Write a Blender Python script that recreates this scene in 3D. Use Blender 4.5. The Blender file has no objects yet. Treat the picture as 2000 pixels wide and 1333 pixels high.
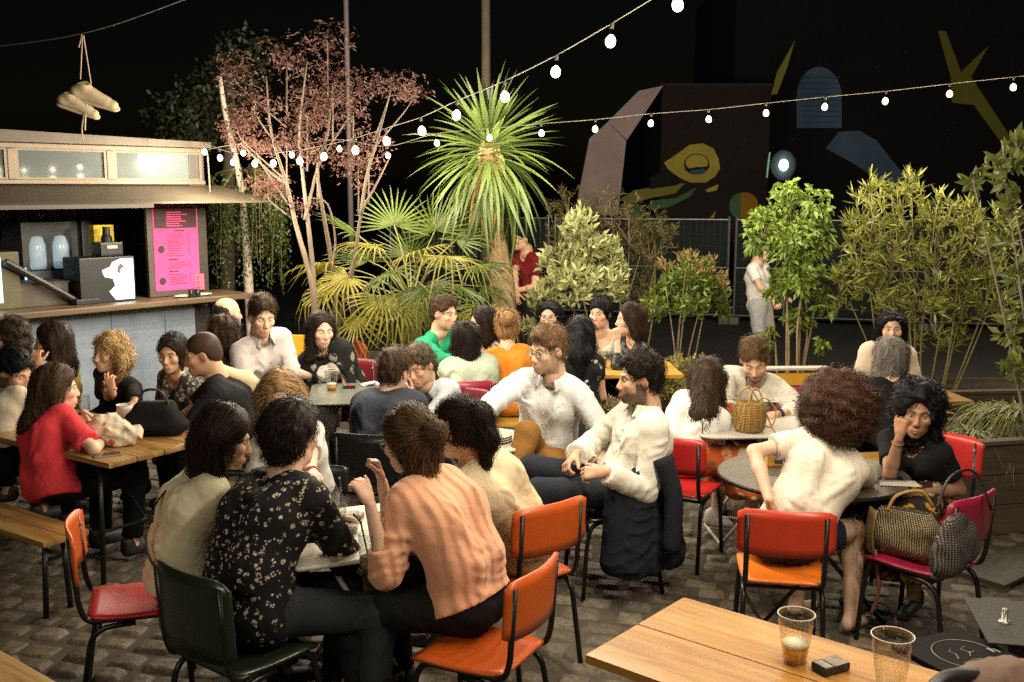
import bpy, bmesh, math, random
import numpy as np
from mathutils import Vector, Matrix
SC = bpy.context.scene
COL = SC.collection
rnd = random.Random(7)
RN = np.random.RandomState(11)
R = math.radians
# ---------------------------------------------------------------- camera
CAM_H = 2.2
FPX = 2000.0
PITCH = math.atan(296.5 / FPX)
cam_d = bpy.data.cameras.new('camera'); cam = bpy.data.objects.new('camera', cam_d); COL.objects.link(cam)
cam_d.sensor_width = 36.0; cam_d.lens = 36.0; cam_d.clip_start = 0.05; cam_d.clip_end = 600
cam.location = (0, 0, CAM_H); cam.rotation_euler = (math.pi / 2 - PITCH, 0, 0)
SC.camera = cam
SC.render.resolution_x = 1024; SC.render.resolution_y = 682
# ---------------------------------------------------------------- night sky, faint moon-like sun, exposure
world = bpy.data.worlds.new('World'); SC.world = world; world.use_nodes = True
wn = world.node_tree.nodes; wl = world.node_tree.links
sky = wn.new('ShaderNodeTexSky'); sky.sky_type = 'NISHITA'; sky.sun_disc = False
sky.sun_elevation = R(4); sky.sun_rotation = R(200)
bg = wn['Background']; bg.inputs['Strength'].default_value = 0.0009
wl.new(sky.outputs[0], bg.inputs[0])
sun_d = bpy.data.lights.new('moon', 'SUN'); sun_d.energy = 0.004; sun_d.angle = R(0.5); sun_d.color = (1, .93, .82)
sun = bpy.data.objects.new('moon', sun_d); COL.objects.link(sun); sun.rotation_euler = (R(50), 0, R(200))
SC.view_settings.view_transform = 'Standard'; SC.view_settings.look = 'None'
SC.view_settings.exposure = 0.0; SC.view_settings.gamma = 1.0
BULB_W = 47.0                      # watts of each string bulb
BULB_COL = (1.0, .87, .65)
SC.cycles.use_denoising = False
SC.cycles.max_bounces = 5; SC.cycles.diffuse_bounces = 1; SC.cycles.glossy_bounces = 3
SC.cycles.transmission_bounces = 5; SC.cycles.transparent_max_bounces = 8; SC.cycles.volume_bounces = 0
SC.cycles.caustics_reflective = False; SC.cycles.caustics_refractive = False
SC.cycles.sample_clamp_indirect = 1.5; SC.cycles.sample_clamp_direct = 5.0
SC.cycles.use_light_tree = True
# ---------------------------------------------------------------- pixel (photo 2000 wide) -> place
_c, _s = math.cos(PITCH), math.sin(PITCH)
def ray(px, py):
    x = (px - 1000) / FPX; y = -(py - 666.5) / FPX
    return np.array([x, _c + y * _s, -_s + y * _c])
def W(px, py, Y):
    d = ray(px, py); return np.array([0, 0, CAM_H]) + d * (Y / d[1])
def G(px, py, z=0.0):
    d = ray(px, py); return np.array([0, 0, CAM_H]) + d * ((z - CAM_H) / d[2])
def V3(*a): return np.array(a, float)
def nrm(v):
    v = np.asarray(v, float); return v / max(1e-9, np.linalg.norm(v))
# ---------------------------------------------------------------- materials
MATS = {}
def nodes_of(m):
    m.use_nodes = True; nt = m.node_tree; return nt, nt.nodes['Principled BSDF']
def mat(name, col, rough=.6, metal=0., bump=0., scale=30., var=.15, emis=None, es=0., trans=0., ior=1.45, coat=0., spec=None, stretch=None, bdist=.004, sheen=0.):
    """principled material with procedural colour variation and fine relief"""
    if name in MATS: return MATS[name]
    m = bpy.data.materials.new(name); nt, b = nodes_of(m); N = nt.nodes; L = nt.links
    b.inputs['Roughness'].default_value = rough; b.inputs['Metallic'].default_value = metal
    b.inputs['Base Color'].default_value = (*col, 1)
    if trans: b.inputs['Transmission Weight'].default_value = trans; b.inputs['IOR'].default_value = ior
    if coat: b.inputs['Coat Weight'].default_value = coat; b.inputs['Coat Roughness'].default_value = .15
    if spec is not None: b.inputs['Specular IOR Level'].default_value = spec
    if sheen: b.inputs['Sheen Weight'].default_value = sheen
    if emis: b.inputs['Emission Color'].default_value = (*emis, 1); b.inputs['Emission Strength'].default_value = es
    if var or bump:
        tc = N.new('ShaderNodeTexCoord'); mp = N.new('ShaderNodeMapping'); L.new(tc.outputs['Object'], mp.inputs[0])
        if stretch: mp.inputs['Scale'].default_value = stretch
        nz = N.new('ShaderNodeTexNoise'); nz.inputs['Scale'].default_value = scale; nz.inputs['Detail'].default_value = 5
        L.new(mp.outputs[0], nz.inputs['Vector'])
        if var:
            rp = N.new('ShaderNodeMix'); rp.data_type = 'RGBA'
            rp.inputs[6].default_value = (*[c * (1 - var) for c in col], 1); rp.inputs[7].default_value = (*[min(1, c * (1 + var)) for c in col], 1)
            n2 = N.new('ShaderNodeTexNoise'); n2.inputs['Scale'].default_value = scale * .3; n2.inputs['Detail'].default_value = 4
            L.new(mp.outputs[0], n2.inputs['Vector']); L.new(n2.outputs['Fac'], rp.inputs[0]); L.new(rp.outputs[2], b.inputs['Base Color'])
        if bump:
            bp = N.new('ShaderNodeBump'); bp.inputs['Strength'].default_value = bump; bp.inputs['Distance'].default_value = bdist
            L.new(nz.outputs['Fac'], bp.inputs['Height']); L.new(bp.outputs[0], b.inputs['Normal'])
    MATS[name] = m; return m
def ramp(N, stops, interp='LINEAR'):
    r = N.new('ShaderNodeValToRGB'); r.color_ramp.interpolation = interp; e = r.color_ramp.elements
    while len(e) > len(stops): e.remove(e[-1])
    while len(e) < len(stops): e.new(.5)
    for el, (p, c) in zip(e, stops): el.position = p; el.color = (*c, 1) if len(c) == 3 else c
    return r
def wood(name, c1, c2, rough=.35, scale=1.0, axis=0, knots=True, coat=.3):
    if name in MATS: return MATS[name]
    m = bpy.data.materials.new(name); nt, b = nodes_of(m); N = nt.nodes; L = nt.links
    tc = N.new('ShaderNodeTexCoord'); mp = N.new('ShaderNodeMapping'); L.new(tc.outputs['Object'], mp.inputs[0])
    s = [14 * scale] * 3; s[axis] = 1.1 * scale; mp.inputs['Scale'].default_value = s
    oi = N.new('ShaderNodeObjectInfo'); ad = N.new('ShaderNodeVectorMath'); ad.operation = 'ADD'
    sc_ = N.new('ShaderNodeVectorMath'); sc_.operation = 'SCALE'; sc_.inputs['Scale'].default_value = 40
    cb = N.new('ShaderNodeCombineXYZ')
    for k in range(3): L.new(oi.outputs['Random'], cb.inputs[k])
    L.new(cb.outputs[0], sc_.inputs[0]); L.new(mp.outputs[0], ad.inputs[0]); L.new(sc_.outputs[0], ad.inputs[1])
    nz = N.new('ShaderNodeTexNoise'); nz.inputs['Scale'].default_value = 1.6; nz.inputs['Detail'].default_value = 8; nz.inputs['Distortion'].default_value = .8
    L.new(ad.outputs[0], nz.inputs['Vector'])
    rp = ramp(N, [(.3, c1), (.5, [(a + d) / 2 for a, d in zip(c1, c2)]), (.72, c2)]); L.new(nz.outputs['Fac'], rp.inputs[0])
    out = rp.outputs[0]
    if knots:
        vo = N.new('ShaderNodeTexVoronoi'); vo.inputs['Scale'].default_value = 5.0 * scale
        mp2 = N.new('ShaderNodeMapping'); s2 = [1.0] * 3; s2[axis] = .45; mp2.inputs['Scale'].default_value = s2
        L.new(tc.outputs['Object'], mp2.inputs[0]); L.new(mp2.outputs[0], vo.inputs['Vector'])
        r2 = ramp(N, [(.05, (1, 1, 1)), (.16, (0, 0, 0))]); L.new(vo.outputs['Distance'], r2.inputs[0])
        mx = N.new('ShaderNodeMix'); mx.data_type = 'RGBA'; L.new(r2.outputs[0], mx.inputs[0]); L.new(out, mx.inputs[6])
        mx.inputs[7].default_value = (*[c * .35 for c in c1], 1); out = mx.outputs[2]
    L.new(out, b.inputs['Base Color']); b.inputs['Roughness'].default_value = rough
    b.inputs['Coat Weight'].default_value = coat; b.inputs['Coat Roughness'].default_value = .2
    bp = N.new('ShaderNodeBump'); bp.inputs['Strength'].default_value = .25; bp.inputs['Distance'].default_value = .003
    L.new(nz.outputs['Fac'], bp.inputs['Height']); L.new(bp.outputs[0], b.inputs['Normal'])
    MATS[name] = m; return m
def speckle(name, base, dots, scale=40., size=.35, size2=None, rough=.8):
    """cloth with scattered small printed flowers (two octaves of voronoi blobs)"""
    if name in MATS: return MATS[name]
    m = bpy.data.materials.new(name); nt, b = nodes_of(m); N = nt.nodes; L = nt.links
    tc = N.new('ShaderNodeTexCoord')
    big = N.new('ShaderNodeTexVoronoi'); big.inputs['Scale'].default_value = scale; L.new(tc.outputs['Object'], big.inputs['Vector'])
    r1 = ramp(N, [(size, (1, 1, 1)), (size + .06, (0, 0, 0))]); L.new(big.outputs['Distance'], r1.inputs[0])
    sm = N.new('ShaderNodeTexVoronoi'); sm.inputs['Scale'].default_value = scale * 3.1; L.new(tc.outputs['Object'], sm.inputs['Vector'])
    s2 = size2 or .45
    r2 = ramp(N, [(s2, (1, 1, 1)), (s2 + .1, (0, 0, 0))]); L.new(sm.outputs['Distance'], r2.inputs[0])
    mu = N.new('ShaderNodeMath'); mu.operation = 'MULTIPLY'; L.new(r1.outputs[0], mu.inputs[0]); L.new(r2.outputs[0], mu.inputs[1])
    rc = ramp(N, [(i / max(1, len(dots) - 1) * .9, d) for i, d in enumerate(dots)], 'CONSTANT' if len(dots) > 2 else 'LINEAR')
    sep = N.new('ShaderNodeSeparateColor'); L.new(big.outputs['Color'], sep.inputs[0]); L.new(sep.outputs[0], rc.inputs[0])
    mx = N.new('ShaderNodeMix'); mx.data_type = 'RGBA'; L.new(mu.outputs[0], mx.inputs[0]); mx.inputs[6].default_value = (*base, 1); L.new(rc.outputs[0], mx.inputs[7])
    L.new(mx.outputs[2], b.inputs['Base Color']); b.inputs['Roughness'].default_value = rough; b.inputs['Specular IOR Level'].default_value = .15
    nz = N.new('ShaderNodeTexNoise'); nz.inputs['Scale'].default_value = 14; nz.inputs['Detail'].default_value = 3; L.new(tc.outputs['Object'], nz.inputs['Vector'])
    bp = N.new('ShaderNodeBump'); bp.inputs['Strength'].default_value = .5; bp.inputs['Distance'].default_value = .02
    L.new(nz.outputs['Fac'], bp.inputs['Height']); L.new(bp.outputs[0], b.inputs['Normal'])
    MATS[name] = m; return m
def leafmat(name, c1, c2, rough=.45, trans=.25):
    """leaf: colour varies leaf by leaf (random per island), some light passes through"""
    if name in MATS: return MATS[name]
    m = bpy.data.materials.new(name); nt, b = nodes_of(m); N = nt.nodes; L = nt.links
    g = N.new('ShaderNodeNewGeometry')
    rp = ramp(N, [(0, c1), (1, c2)]); L.new(g.outputs['Random Per Island'], rp.inputs[0]); L.new(rp.outputs[0], b.inputs['Base Color'])
    b.inputs['Roughness'].default_value = rough
    tl = N.new('ShaderNodeBsdfTranslucent'); L.new(rp.outputs[0], tl.inputs[0])
    mx = N.new('ShaderNodeMixShader'); mx.inputs[0].default_value = trans
    L.new(b.outputs[0], mx.inputs[1]); L.new(tl.outputs[0], mx.inputs[2]); L.new(mx.outputs[0], N['Material Output'].inputs[0])
    MATS[name] = m; return m
def vcolmat(name, rough=.5, bump=0., scale=200., sss=0., spec=.4):
    if name in MATS: return MATS[name]
    m = bpy.data.materials.new(name); nt, b = nodes_of(m); N = nt.nodes; L = nt.links
    a = N.new('ShaderNodeAttribute'); a.attribute_name = 'Col'; L.new(a.outputs['Color'], b.inputs['Base Color'])
    b.inputs['Roughness'].default_value = rough; b.inputs['Specular IOR Level'].default_value = spec
    if sss:
        b.inputs['Subsurface Weight'].default_value = sss; b.inputs['Subsurface Radius'].default_value = (.012, .005, .003); b.inputs['Subsurface Scale'].default_value = 1
    if bump:
        tc = N.new('ShaderNodeTexCoord'); nz = N.new('ShaderNodeTexNoise'); nz.inputs['Scale'].default_value = scale
        L.new(tc.outputs['Object'], nz.inputs['Vector']); bp = N.new('ShaderNodeBump'); bp.inputs['Strength'].default_value = bump; bp.inputs['Distance'].default_value = .002
        L.new(nz.outputs['Fac'], bp.inputs['Height']); L.new(bp.outputs[0], b.inputs['Normal'])
    MATS[name] = m; return m
def cloth(name, col, rough=.85, weave=.3, crease=.3, sheen=.0):
    """woven cloth: soft creases and a fine weave"""
    if name in MATS: return MATS[name]
    m = bpy.data.materials.new(name); nt, b = nodes_of(m); N = nt.nodes; L = nt.links
    tc = N.new('ShaderNodeTexCoord')
    n1 = N.new('ShaderNodeTexNoise'); n1.inputs['Scale'].default_value = 7; n1.inputs['Detail'].default_value = 3; n1.inputs['Distortion'].default_value = .35
    mp = N.new('ShaderNodeMapping'); mp.inputs['Scale'].default_value = (1.1, 1.1, .8); mp.inputs['Rotation'].default_value = (.4, .5, .3)
    L.new(tc.outputs['Object'], mp.inputs[0]); L.new(mp.outputs[0], n1.inputs['Vector'])
    n2 = N.new('ShaderNodeTexNoise'); n2.inputs['Scale'].default_value = 260; n2.inputs['Detail'].default_value = 2; L.new(tc.outputs['Object'], n2.inputs['Vector'])
    ab = N.new('ShaderNodeMath'); ab.operation = 'SUBTRACT'; ab.inputs[1].default_value = .5; L.new(n1.outputs['Fac'], ab.inputs[0]); a2 = N.new('ShaderNodeMath'); a2.operation = 'ABSOLUTE'; L.new(ab.outputs[0], a2.inputs[0])
    b1 = N.new('ShaderNodeBump'); b1.inputs['Strength'].default_value = crease; b1.inputs['Distance'].default_value = .06; b1.invert = True; L.new(a2.outputs[0], b1.inputs['Height'])
    b2 = N.new('ShaderNodeBump'); b2.inputs['Strength'].default_value = weave; b2.inputs['Distance'].default_value = .002; L.new(n2.outputs['Fac'], b2.inputs['Height']); L.new(b1.outputs[0], b2.inputs['Normal'])
    L.new(b2.outputs[0], b.inputs['Normal'])
    n3 = N.new('ShaderNodeTexNoise'); n3.inputs['Scale'].default_value = 6; L.new(tc.outputs['Object'], n3.inputs['Vector'])
    rp = ramp(N, [(.3, [c * .88 for c in col]), (.7, [min(1, c * 1.06) for c in col])]); L.new(n3.outputs['Fac'], rp.inputs[0]); L.new(rp.outputs[0], b.inputs['Base Color'])
    b.inputs['Roughness'].default_value = rough; b.inputs['Specular IOR Level'].default_value = .12
    if sheen: b.inputs['Sheen Weight'].default_value = sheen
    MATS[name] = m; return m
# ---------------------------------------------------------------- objects and meshes
def tag(o, label=None, cat=None, group=None, kind=None):
    if label: o['label'] = label
    if cat: o['category'] = cat
    if group: o['group'] = group
    if kind: o['kind'] = kind
    return o
def empty(name, loc=(0, 0, 0), rz=0., parent=None):
    o = bpy.data.objects.new(name, None); COL.objects.link(o); o.location = loc; o.rotation_euler = (0, 0, rz); o.empty_display_size = .1
    if parent: o.parent = parent
    return o
def mesh_np(name, v, quads=None, tris=None, smooth=True):
    me = bpy.data.meshes.new(name); v = np.asarray(v, np.float32); me.vertices.add(len(v)); me.vertices.foreach_set('co', v.ravel())
    idx = []; st = []; n = 0
    if quads is not None and len(quads):
        q = np.asarray(quads, np.int32); idx.append(q.ravel()); st.append(np.arange(len(q)) * 4 + n); n += q.size
    if tris is not None and len(tris):
        t = np.asarray(tris, np.int32); idx.append(t.ravel()); st.append(np.arange(len(t)) * 3 + n); n += t.size
    idx = np.concatenate(idx); st = np.concatenate(st)
    me.loops.add(len(idx)); me.loops.foreach_set('vertex_index', idx.astype(np.int32))
    me.polygons.add(len(st)); me.polygons.foreach_set('loop_start', st.astype(np.int32))
    me.update(calc_edges=True); me.validate()
    if smooth: me.polygons.foreach_set('use_smooth', np.ones(len(me.polygons), bool))
    return me
def link(name, me, m=None, parent=None, loc=None):
    o = bpy.data.objects.new(name, me); COL.objects.link(o)
    if m is not None and not me.materials: me.materials.append(m)
    if parent: o.parent = parent
    if loc is not None: o.location = loc
    return o
class MB:
    """collects simple shapes into one mesh"""
    def __init__(s): s.v = []; s.f = []; s.n = 0
    def add(s, v, f):
        s.v += [tuple(map(float, p)) for p in v]; s.f += [tuple(i + s.n for i in q) for q in f]; s.n += len(v); return s
    def box(s, lo, hi, M=None, bev=0.):
        x0, y0, z0 = lo; x1, y1, z1 = hi
        if bev <= 0:
            v = [(x0, y0, z0), (x1, y0, z0), (x1, y1, z0), (x0, y1, z0), (x0, y0, z1), (x1, y0, z1), (x1, y1, z1), (x0, y1, z1)]
            f = [(0, 3, 2, 1), (4, 5, 6, 7), (0, 1, 5, 4), (1, 2, 6, 5), (2, 3, 7, 6), (3, 0, 4, 7)]
        else:
            bm = bmesh.new(); bmesh.ops.create_cube(bm, size=1)
            for w in bm.verts: w.co = Vector(((x0 + x1) / 2 + w.co.x * (x1 - x0), (y0 + y1) / 2 + w.co.y * (y1 - y0), (z0 + z1) / 2 + w.co.z * (z1 - z0)))
            bmesh.ops.bevel(bm, geom=list(bm.edges), offset=bev, segments=2, profile=.7, affect='EDGES')
            bm.verts.index_update(); v = [tuple(w.co) for w in bm.verts]; f = [tuple(w.index for w in q.verts) for q in bm.faces]; bm.free()
        if M is not None: v = [tuple(M @ Vector(p)) for p in v]
        return s.add(v, f)
    def tube(s, pts, r, n=8, cap=True):
        pts = [Vector(p) for p in pts]; m = len(pts); rs = r if hasattr(r, '__len__') else [r] * m
        v = []; f = []; up = None
        for i, p in enumerate(pts):
            t = (pts[min(i + 1, m - 1)] - pts[max(i - 1, 0)]).normalized()
            if up is None:
                a = Vector((0, 0, 1)) if abs(t.z) < .9 else Vector((1, 0, 0)); up = (a - t * a.dot(t)).normalized()
            else:
                up = up - t * up.dot(t)
                up = up.normalized() if up.length > 1e-6 else Vector((1, 0, 0))
            bi = t.cross(up)
            for k in range(n):
                a = 2 * math.pi * k / n; v.append(p + (up * math.cos(a) + bi * math.sin(a)) * rs[i])
        for i in range(m - 1):
            for k in range(n):
                k2 = (k + 1) % n; f.append((i * n + k, i * n + k2, (i + 1) * n + k2, (i + 1) * n + k))
        if cap: f.append(tuple(range(n - 1, -1, -1))); f.append(tuple((m - 1) * n + k for k in range(n)))
        return s.add(v, f)
    def lathe(s, prof, n=20, c=(0, 0, 0), close=False):
        v = []; f = []; m = len(prof)
        for (r, z) in prof:
            for k in range(n):
                a = 2 * math.pi * k / n; v.append((c[0] + r * math.cos(a), c[1] + r * math.sin(a), c[2] + z))
        for i in range(m - 1):
            for k in range(n):
                k2 = (k + 1) % n; f.append((i * n + k, i * n + k2, (i + 1) * n + k2, (i + 1) * n + k))
        if close: f.append(tuple(range(n - 1, -1, -1))); f.append(tuple((m - 1) * n + k for k in range(n)))
        return s.add(v, f)
    def sphere(s, c, r, nu=12, nv=8, sc=(1, 1, 1)):
        prof = [(max(1e-4, math.sin(math.pi * i / nv)), -math.cos(math.pi * i / nv)) for i in range(nv + 1)]
        b = MB(); b.lathe(prof, nu); return s.add([(c[0] + p[0] * r * sc[0], c[1] + p[1] * r * sc[1], c[2] + p[2] * r * sc[2]) for p in b.v], b.f)
    def prism(s, poly, z0, z1, M=None):
        """extruded outline (xy), between z0 and z1"""
        n = len(poly); v = [(x, y, z0) for x, y in poly] + [(x, y, z1) for x, y in poly]
        f = [tuple(range(n - 1, -1, -1)), tuple(range(n, 2 * n))] + [(i, (i + 1) % n, n + (i + 1) % n, n + i) for i in range(n)]
        if M is not None: v = [tuple(M @ Vector(p)) for p in v]
        return s.add(v, f)
    def sheet(s, fn, nu, nv, th=0.):
        """parametric surface fn(u,v)->point with optional thickness"""
        P = [[Vector(fn(i / nu, j / nv)) for j in range(nv + 1)] for i in range(nu + 1)]
        v = [tuple(P[i][j]) for i in range(nu + 1) for j in range(nv + 1)]; w = nv + 1
        f = [(i * w + j, (i + 1) * w + j, (i + 1) * w + j + 1, i * w + j + 1) for i in range(nu) for j in range(nv)]
        if th:
            o = len(v)
            for i in range(nu + 1):
                for j in range(nv + 1):
                    du = P[min(i + 1, nu)][j] - P[max(i - 1, 0)][j]; dv = P[i][min(j + 1, nv)] - P[i][max(j - 1, 0)]
                    v.append(tuple(P[i][j] - du.cross(dv).normalized() * th))
            f += [tuple(o + k for k in reversed(q)) for q in f]
            rim = [i * w for i in range(nu + 1)] + [nu * w + j for j in range(1, w)] + [i * w + nv for i in range(nu - 1, -1, -1)] + [j for j in range(nv - 1, 0, -1)]
            f += [(rim[k], o + rim[k], o + rim[(k + 1) % len(rim)], rim[(k + 1) % len(rim)]) for k in range(len(rim))]
        return s.add(v, f)
    def mesh(s, name, smooth=False):
        me = bpy.data.meshes.new(name); me.from_pydata(s.v, [], s.f); me.update()
        if smooth: me.polygons.foreach_set('use_smooth', [True] * len(me.polygons))
        return me
    def build(s, name, m, parent=None, loc=None, smooth=False, rot=None, angle=None):
        me = s.mesh(name, smooth or angle is not None); me.materials.append(m)
        if angle is not None: me.set_sharp_from_angle(angle=R(angle))
        o = link(name, me, None, parent, loc)
        if rot is not None: o.rotation_euler = rot
        return o
def copy_tree(o, parent=None):
    c = o.copy(); COL.objects.link(c); c.parent = parent
    for ch in list(o.children): copy_tree(ch, c)
    return c
def bez(pts, n=8):
    """smooth curve (catmull-rom) through points"""
    P = [Vector(p) for p in pts]; P = [P[0] * 2 - P[1]] + P + [P[-1] * 2 - P[-2]]; out = []
    for i in range(1, len(P) - 2):
        for k in range(n):
            t = k / n; a, b, c, d = P[i - 1:i + 3]
            out.append(.5 * ((2 * b) + (c - a) * t + (2 * a - 5 * b + 4 * c - d) * t * t + (3 * b - a - 3 * c + d) * t ** 3))
    out.append(P[-2]); return out
def fillet(pts, r=.05, n=5):
    """polyline with rounded corners (bent tube path)"""
    P = [Vector(p) for p in pts]; out = [P[0]]
    for i in range(1, len(P) - 1):
        a, b, c = P[i - 1], P[i], P[i + 1]; u = (a - b); w = (c - b); q = min(r, u.length * .49, w.length * .49)
        p0 = b + u.normalized() * q; p1 = b + w.normalized() * q
        for k in range(n + 1):
            t = k / n; out.append(p0 * (1 - t) ** 2 + b * 2 * t * (1 - t) + p1 * t * t)
    out.append(P[-1]); return out
# ================================================================ implicit surfaces (bodies, clothes, hair)
_E = [((0,0,0),(1,0,0)),((0,1,0),(1,1,0)),((0,0,1),(1,0,1)),((0,1,1),(1,1,1)),((0,0,0),(0,1,0)),((1,0,0),(1,1,0)),((0,0,1),(0,1,1)),((1,0,1),(1,1,1)),((0,0,0),(0,0,1)),((1,0,0),(1,0,1)),((0,1,0),(0,1,1)),((1,1,0),(1,1,1))]
class Field:
    def __init__(s, lo, hi, vox):
        s.vox = vox; s.o = np.asarray(lo, np.float32) - 2.5 * vox; hi = np.asarray(hi, np.float32) + 2.5 * vox
        s.n = np.maximum(4, np.ceil((hi - s.o) / vox).astype(int) + 1); s.F = np.full(s.n, .5, np.float32)
        s.ax = [s.o[i] + vox * np.arange(s.n[i], dtype=np.float32) for i in range(3)]
    def reg(s, lo, hi):
        a = np.clip(np.floor((np.asarray(lo) - s.o) / s.vox).astype(int), 0, s.n); b = np.clip(np.ceil((np.asarray(hi) - s.o) / s.vox).astype(int) + 1, 0, s.n)
        sl = tuple(slice(a[i], b[i]) for i in range(3))
        return sl, (s.ax[0][sl[0]][:, None, None], s.ax[1][sl[1]][None, :, None], s.ax[2][sl[2]][None, None, :])
    def put(s, lo, hi, fn, k, op='u'):
        pad = k + 2.2 * s.vox; sl, (x, y, z) = s.reg(np.asarray(lo) - pad, np.asarray(hi) + pad)
        A = s.F[sl]
        if A.size == 0: return
        d = fn(x, y, z).astype(np.float32)
        if op == 's': d = -d; A = -A; d2 = -d   # subtract: max(A,-d)
        if op == 'u':
            h = np.maximum(k - np.abs(A - d), 0) / k if k > 0 else 0; s.F[sl] = np.minimum(A, d) - h * h * k * .25
        else:
            a = -A; h = np.maximum(k - np.abs(a - d), 0) / k if k > 0 else 0; s.F[sl] = np.maximum(a, d) + h * h * k * .25
    def cone(s, a, b, ra, rb, k=.03, flat=None, cut=False, op='u', fold=0.):
        a = np.asarray(a, float); b = np.asarray(b, float); ba = b - a; L2 = max(1e-8, ba @ ba); r = max(ra, rb)
        def fn(x, y, z):
            px = x - a[0]; py = y - a[1]; pz = z - a[2]
            t = np.clip((px * ba[0] + py * ba[1] + pz * ba[2]) / L2, 0, 1)
            qx = px - t * ba[0]; qy = py - t * ba[1]; qz = pz - t * ba[2]
            if flat is not None:
                n, g = flat; e = (qx * n[0] + qy * n[1] + qz * n[2]) * (g - 1); qx = qx + e * n[0]; qy = qy + e * n[1]; qz = qz + e * n[2]
            d = np.sqrt(qx * qx + qy * qy + qz * qz) - (ra + (rb - ra) * t)
            if fold: d = d + fold * np.sin(t * math.sqrt(L2) / .022 + 1.5 * np.sin(qx * 40 + qy * 31))
            if cut:
                l = math.sqrt(L2); d = np.maximum(d, ((px - ba[0]) * ba[0] + (py - ba[1]) * ba[1] + (pz - ba[2]) * ba[2]) / l)
            return d
        s.put(np.minimum(a, b) - r, np.maximum(a, b) + r, fn, k, op)
    def ell(s, c, rad, k=.03, M=None, op='u'):
        c = np.asarray(c, float); rad = np.asarray(rad, float); R3 = np.eye(3) if M is None else np.asarray(M); ex = np.sqrt(((R3 * rad[None, :]) ** 2).sum(1))
        def fn(x, y, z):
            p = (x - c[0], y - c[1], z - c[2]); q = [p[0] * R3[0, i] + p[1] * R3[1, i] + p[2] * R3[2, i] for i in range(3)]
            k0 = np.sqrt(sum((q[i] / rad[i]) ** 2 for i in range(3))); k1 = np.sqrt(sum((q[i] / rad[i] ** 2) ** 2 for i in range(3))) + 1e-6
            return k0 * (k0 - 1) / k1
        s.put(c - ex, c + ex, fn, k, op)
    def half(s, p, n, k=0.0):
        """keep the side against n"""
        p = np.asarray(p); n = np.asarray(n)
        d = (s.ax[0][:, None, None] - p[0]) * n[0] + (s.ax[1][None, :, None] - p[1]) * n[1] + (s.ax[2][None, None, :] - p[2]) * n[2]
        s.F = np.maximum(s.F, d.astype(np.float32))
    def noise(s, amp, freq, seed=0, n=5, aniso=(1, 1, 1)):
        r = np.random.RandomState(seed); x, y, z = s.ax[0][:, None, None], s.ax[1][None, :, None], s.ax[2][None, None, :]; acc = 0
        for i in range(n):
            kv = r.normal(size=3); kv *= freq * r.uniform(.6, 1.5) / np.linalg.norm(kv); kv = kv * np.asarray(aniso)
            kw = r.normal(size=3) * freq * .25
            acc = acc + np.sin(x * kv[0] + y * kv[1] + z * kv[2] + r.uniform(0, 6) + 1.3 * np.sin(x * kw[0] + y * kw[1] + z * kw[2]))
        s.F = s.F + (amp / math.sqrt(n) * acc).astype(np.float32)
    def wrinkle(s, amp, wl, seed=0, n=4, axis=(0, 0, 1)):
        """cloth creases: narrow ridges, strongest in patches, mostly running across the given axis"""
        r = np.random.RandomState(seed); x, y, z = s.ax[0][:, None, None], s.ax[1][None, :, None], s.ax[2][None, None, :]; axis = np.asarray(axis, float); acc = 0
        for i in range(n):
            kv = r.normal(size=3) * .55 + axis * r.choice([-1, 1]); kv *= math.pi / wl * r.uniform(.7, 1.3) / np.linalg.norm(kv); k1 = r.normal(size=3) * 6; k2 = r.normal(size=3) * 9
            ph = x * kv[0] + y * kv[1] + z * kv[2] + r.uniform(0, 6) + 1.1 * np.sin(x * k1[0] + y * k1[1] + z * k1[2])
            m = .5 + .5 * np.sin(x * k2[0] + y * k2[1] + z * k2[2] + r.uniform(0, 6)); acc = acc + (1 - np.abs(np.sin(ph))) ** 2 * m * m
        s.F = s.F - (amp * acc).astype(np.float32)
    def nets(s):
        F = s.F; S = F < 0; c = S[:-1, :-1, :-1].astype(np.int8)
        tot = np.zeros(np.array(F.shape) - 1, np.int8)
        for dx in (0, 1):
            for dy in (0, 1):
                for dz in (0, 1): tot += S[dx:dx + tot.shape[0], dy:dy + tot.shape[1], dz:dz + tot.shape[2]]
        act = (tot > 0) & (tot < 8); I = np.argwhere(act)
        if len(I) == 0: return np.zeros((0, 3)), np.zeros((0, 4), int)
        pos = np.zeros((len(I), 3), np.float32); cnt = np.zeros((len(I), 1), np.float32); i, j, k = I.T
        for (p, q) in _E:
            f1 = F[i + p[0], j + p[1], k + p[2]]; f2 = F[i + q[0], j + q[1], k + q[2]]; m = (f1 < 0) != (f2 < 0)
            t = np.where(m, f1 / np.where(m, f1 - f2, 1), 0)[:, None]; p = np.array(p, np.float32); q = np.array(q, np.float32)
            pos += np.where(m[:, None], p + (q - p) * t, 0); cnt += m[:, None]
        v = (I + pos / cnt) * s.vox + s.o
        idx = np.full(tot.shape, -1, np.int32); idx[i, j, k] = np.arange(len(I)); quads = []
        for ax in range(3):
            b, c2 = (ax + 1) % 3, (ax + 2) % 3; n = F.shape
            sl0 = [slice(None)] * 3; sl1 = [slice(None)] * 3; sl0[ax] = slice(0, n[ax] - 1); sl1[ax] = slice(1, n[ax])
            for d in (b, c2): sl0[d] = slice(1, n[d] - 1); sl1[d] = slice(1, n[d] - 1)
            A = S[tuple(sl0)]; B = S[tuple(sl1)]; E = np.argwhere(A != B)
            if len(E) == 0: continue
            fl = A[tuple(E.T)]; base = E.copy(); base[:, b] += 1; base[:, c2] += 1
            def cell(db, dc):
                q = base.copy(); q[:, b] += db; q[:, c2] += dc; return idx[tuple(q.T)]
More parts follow.
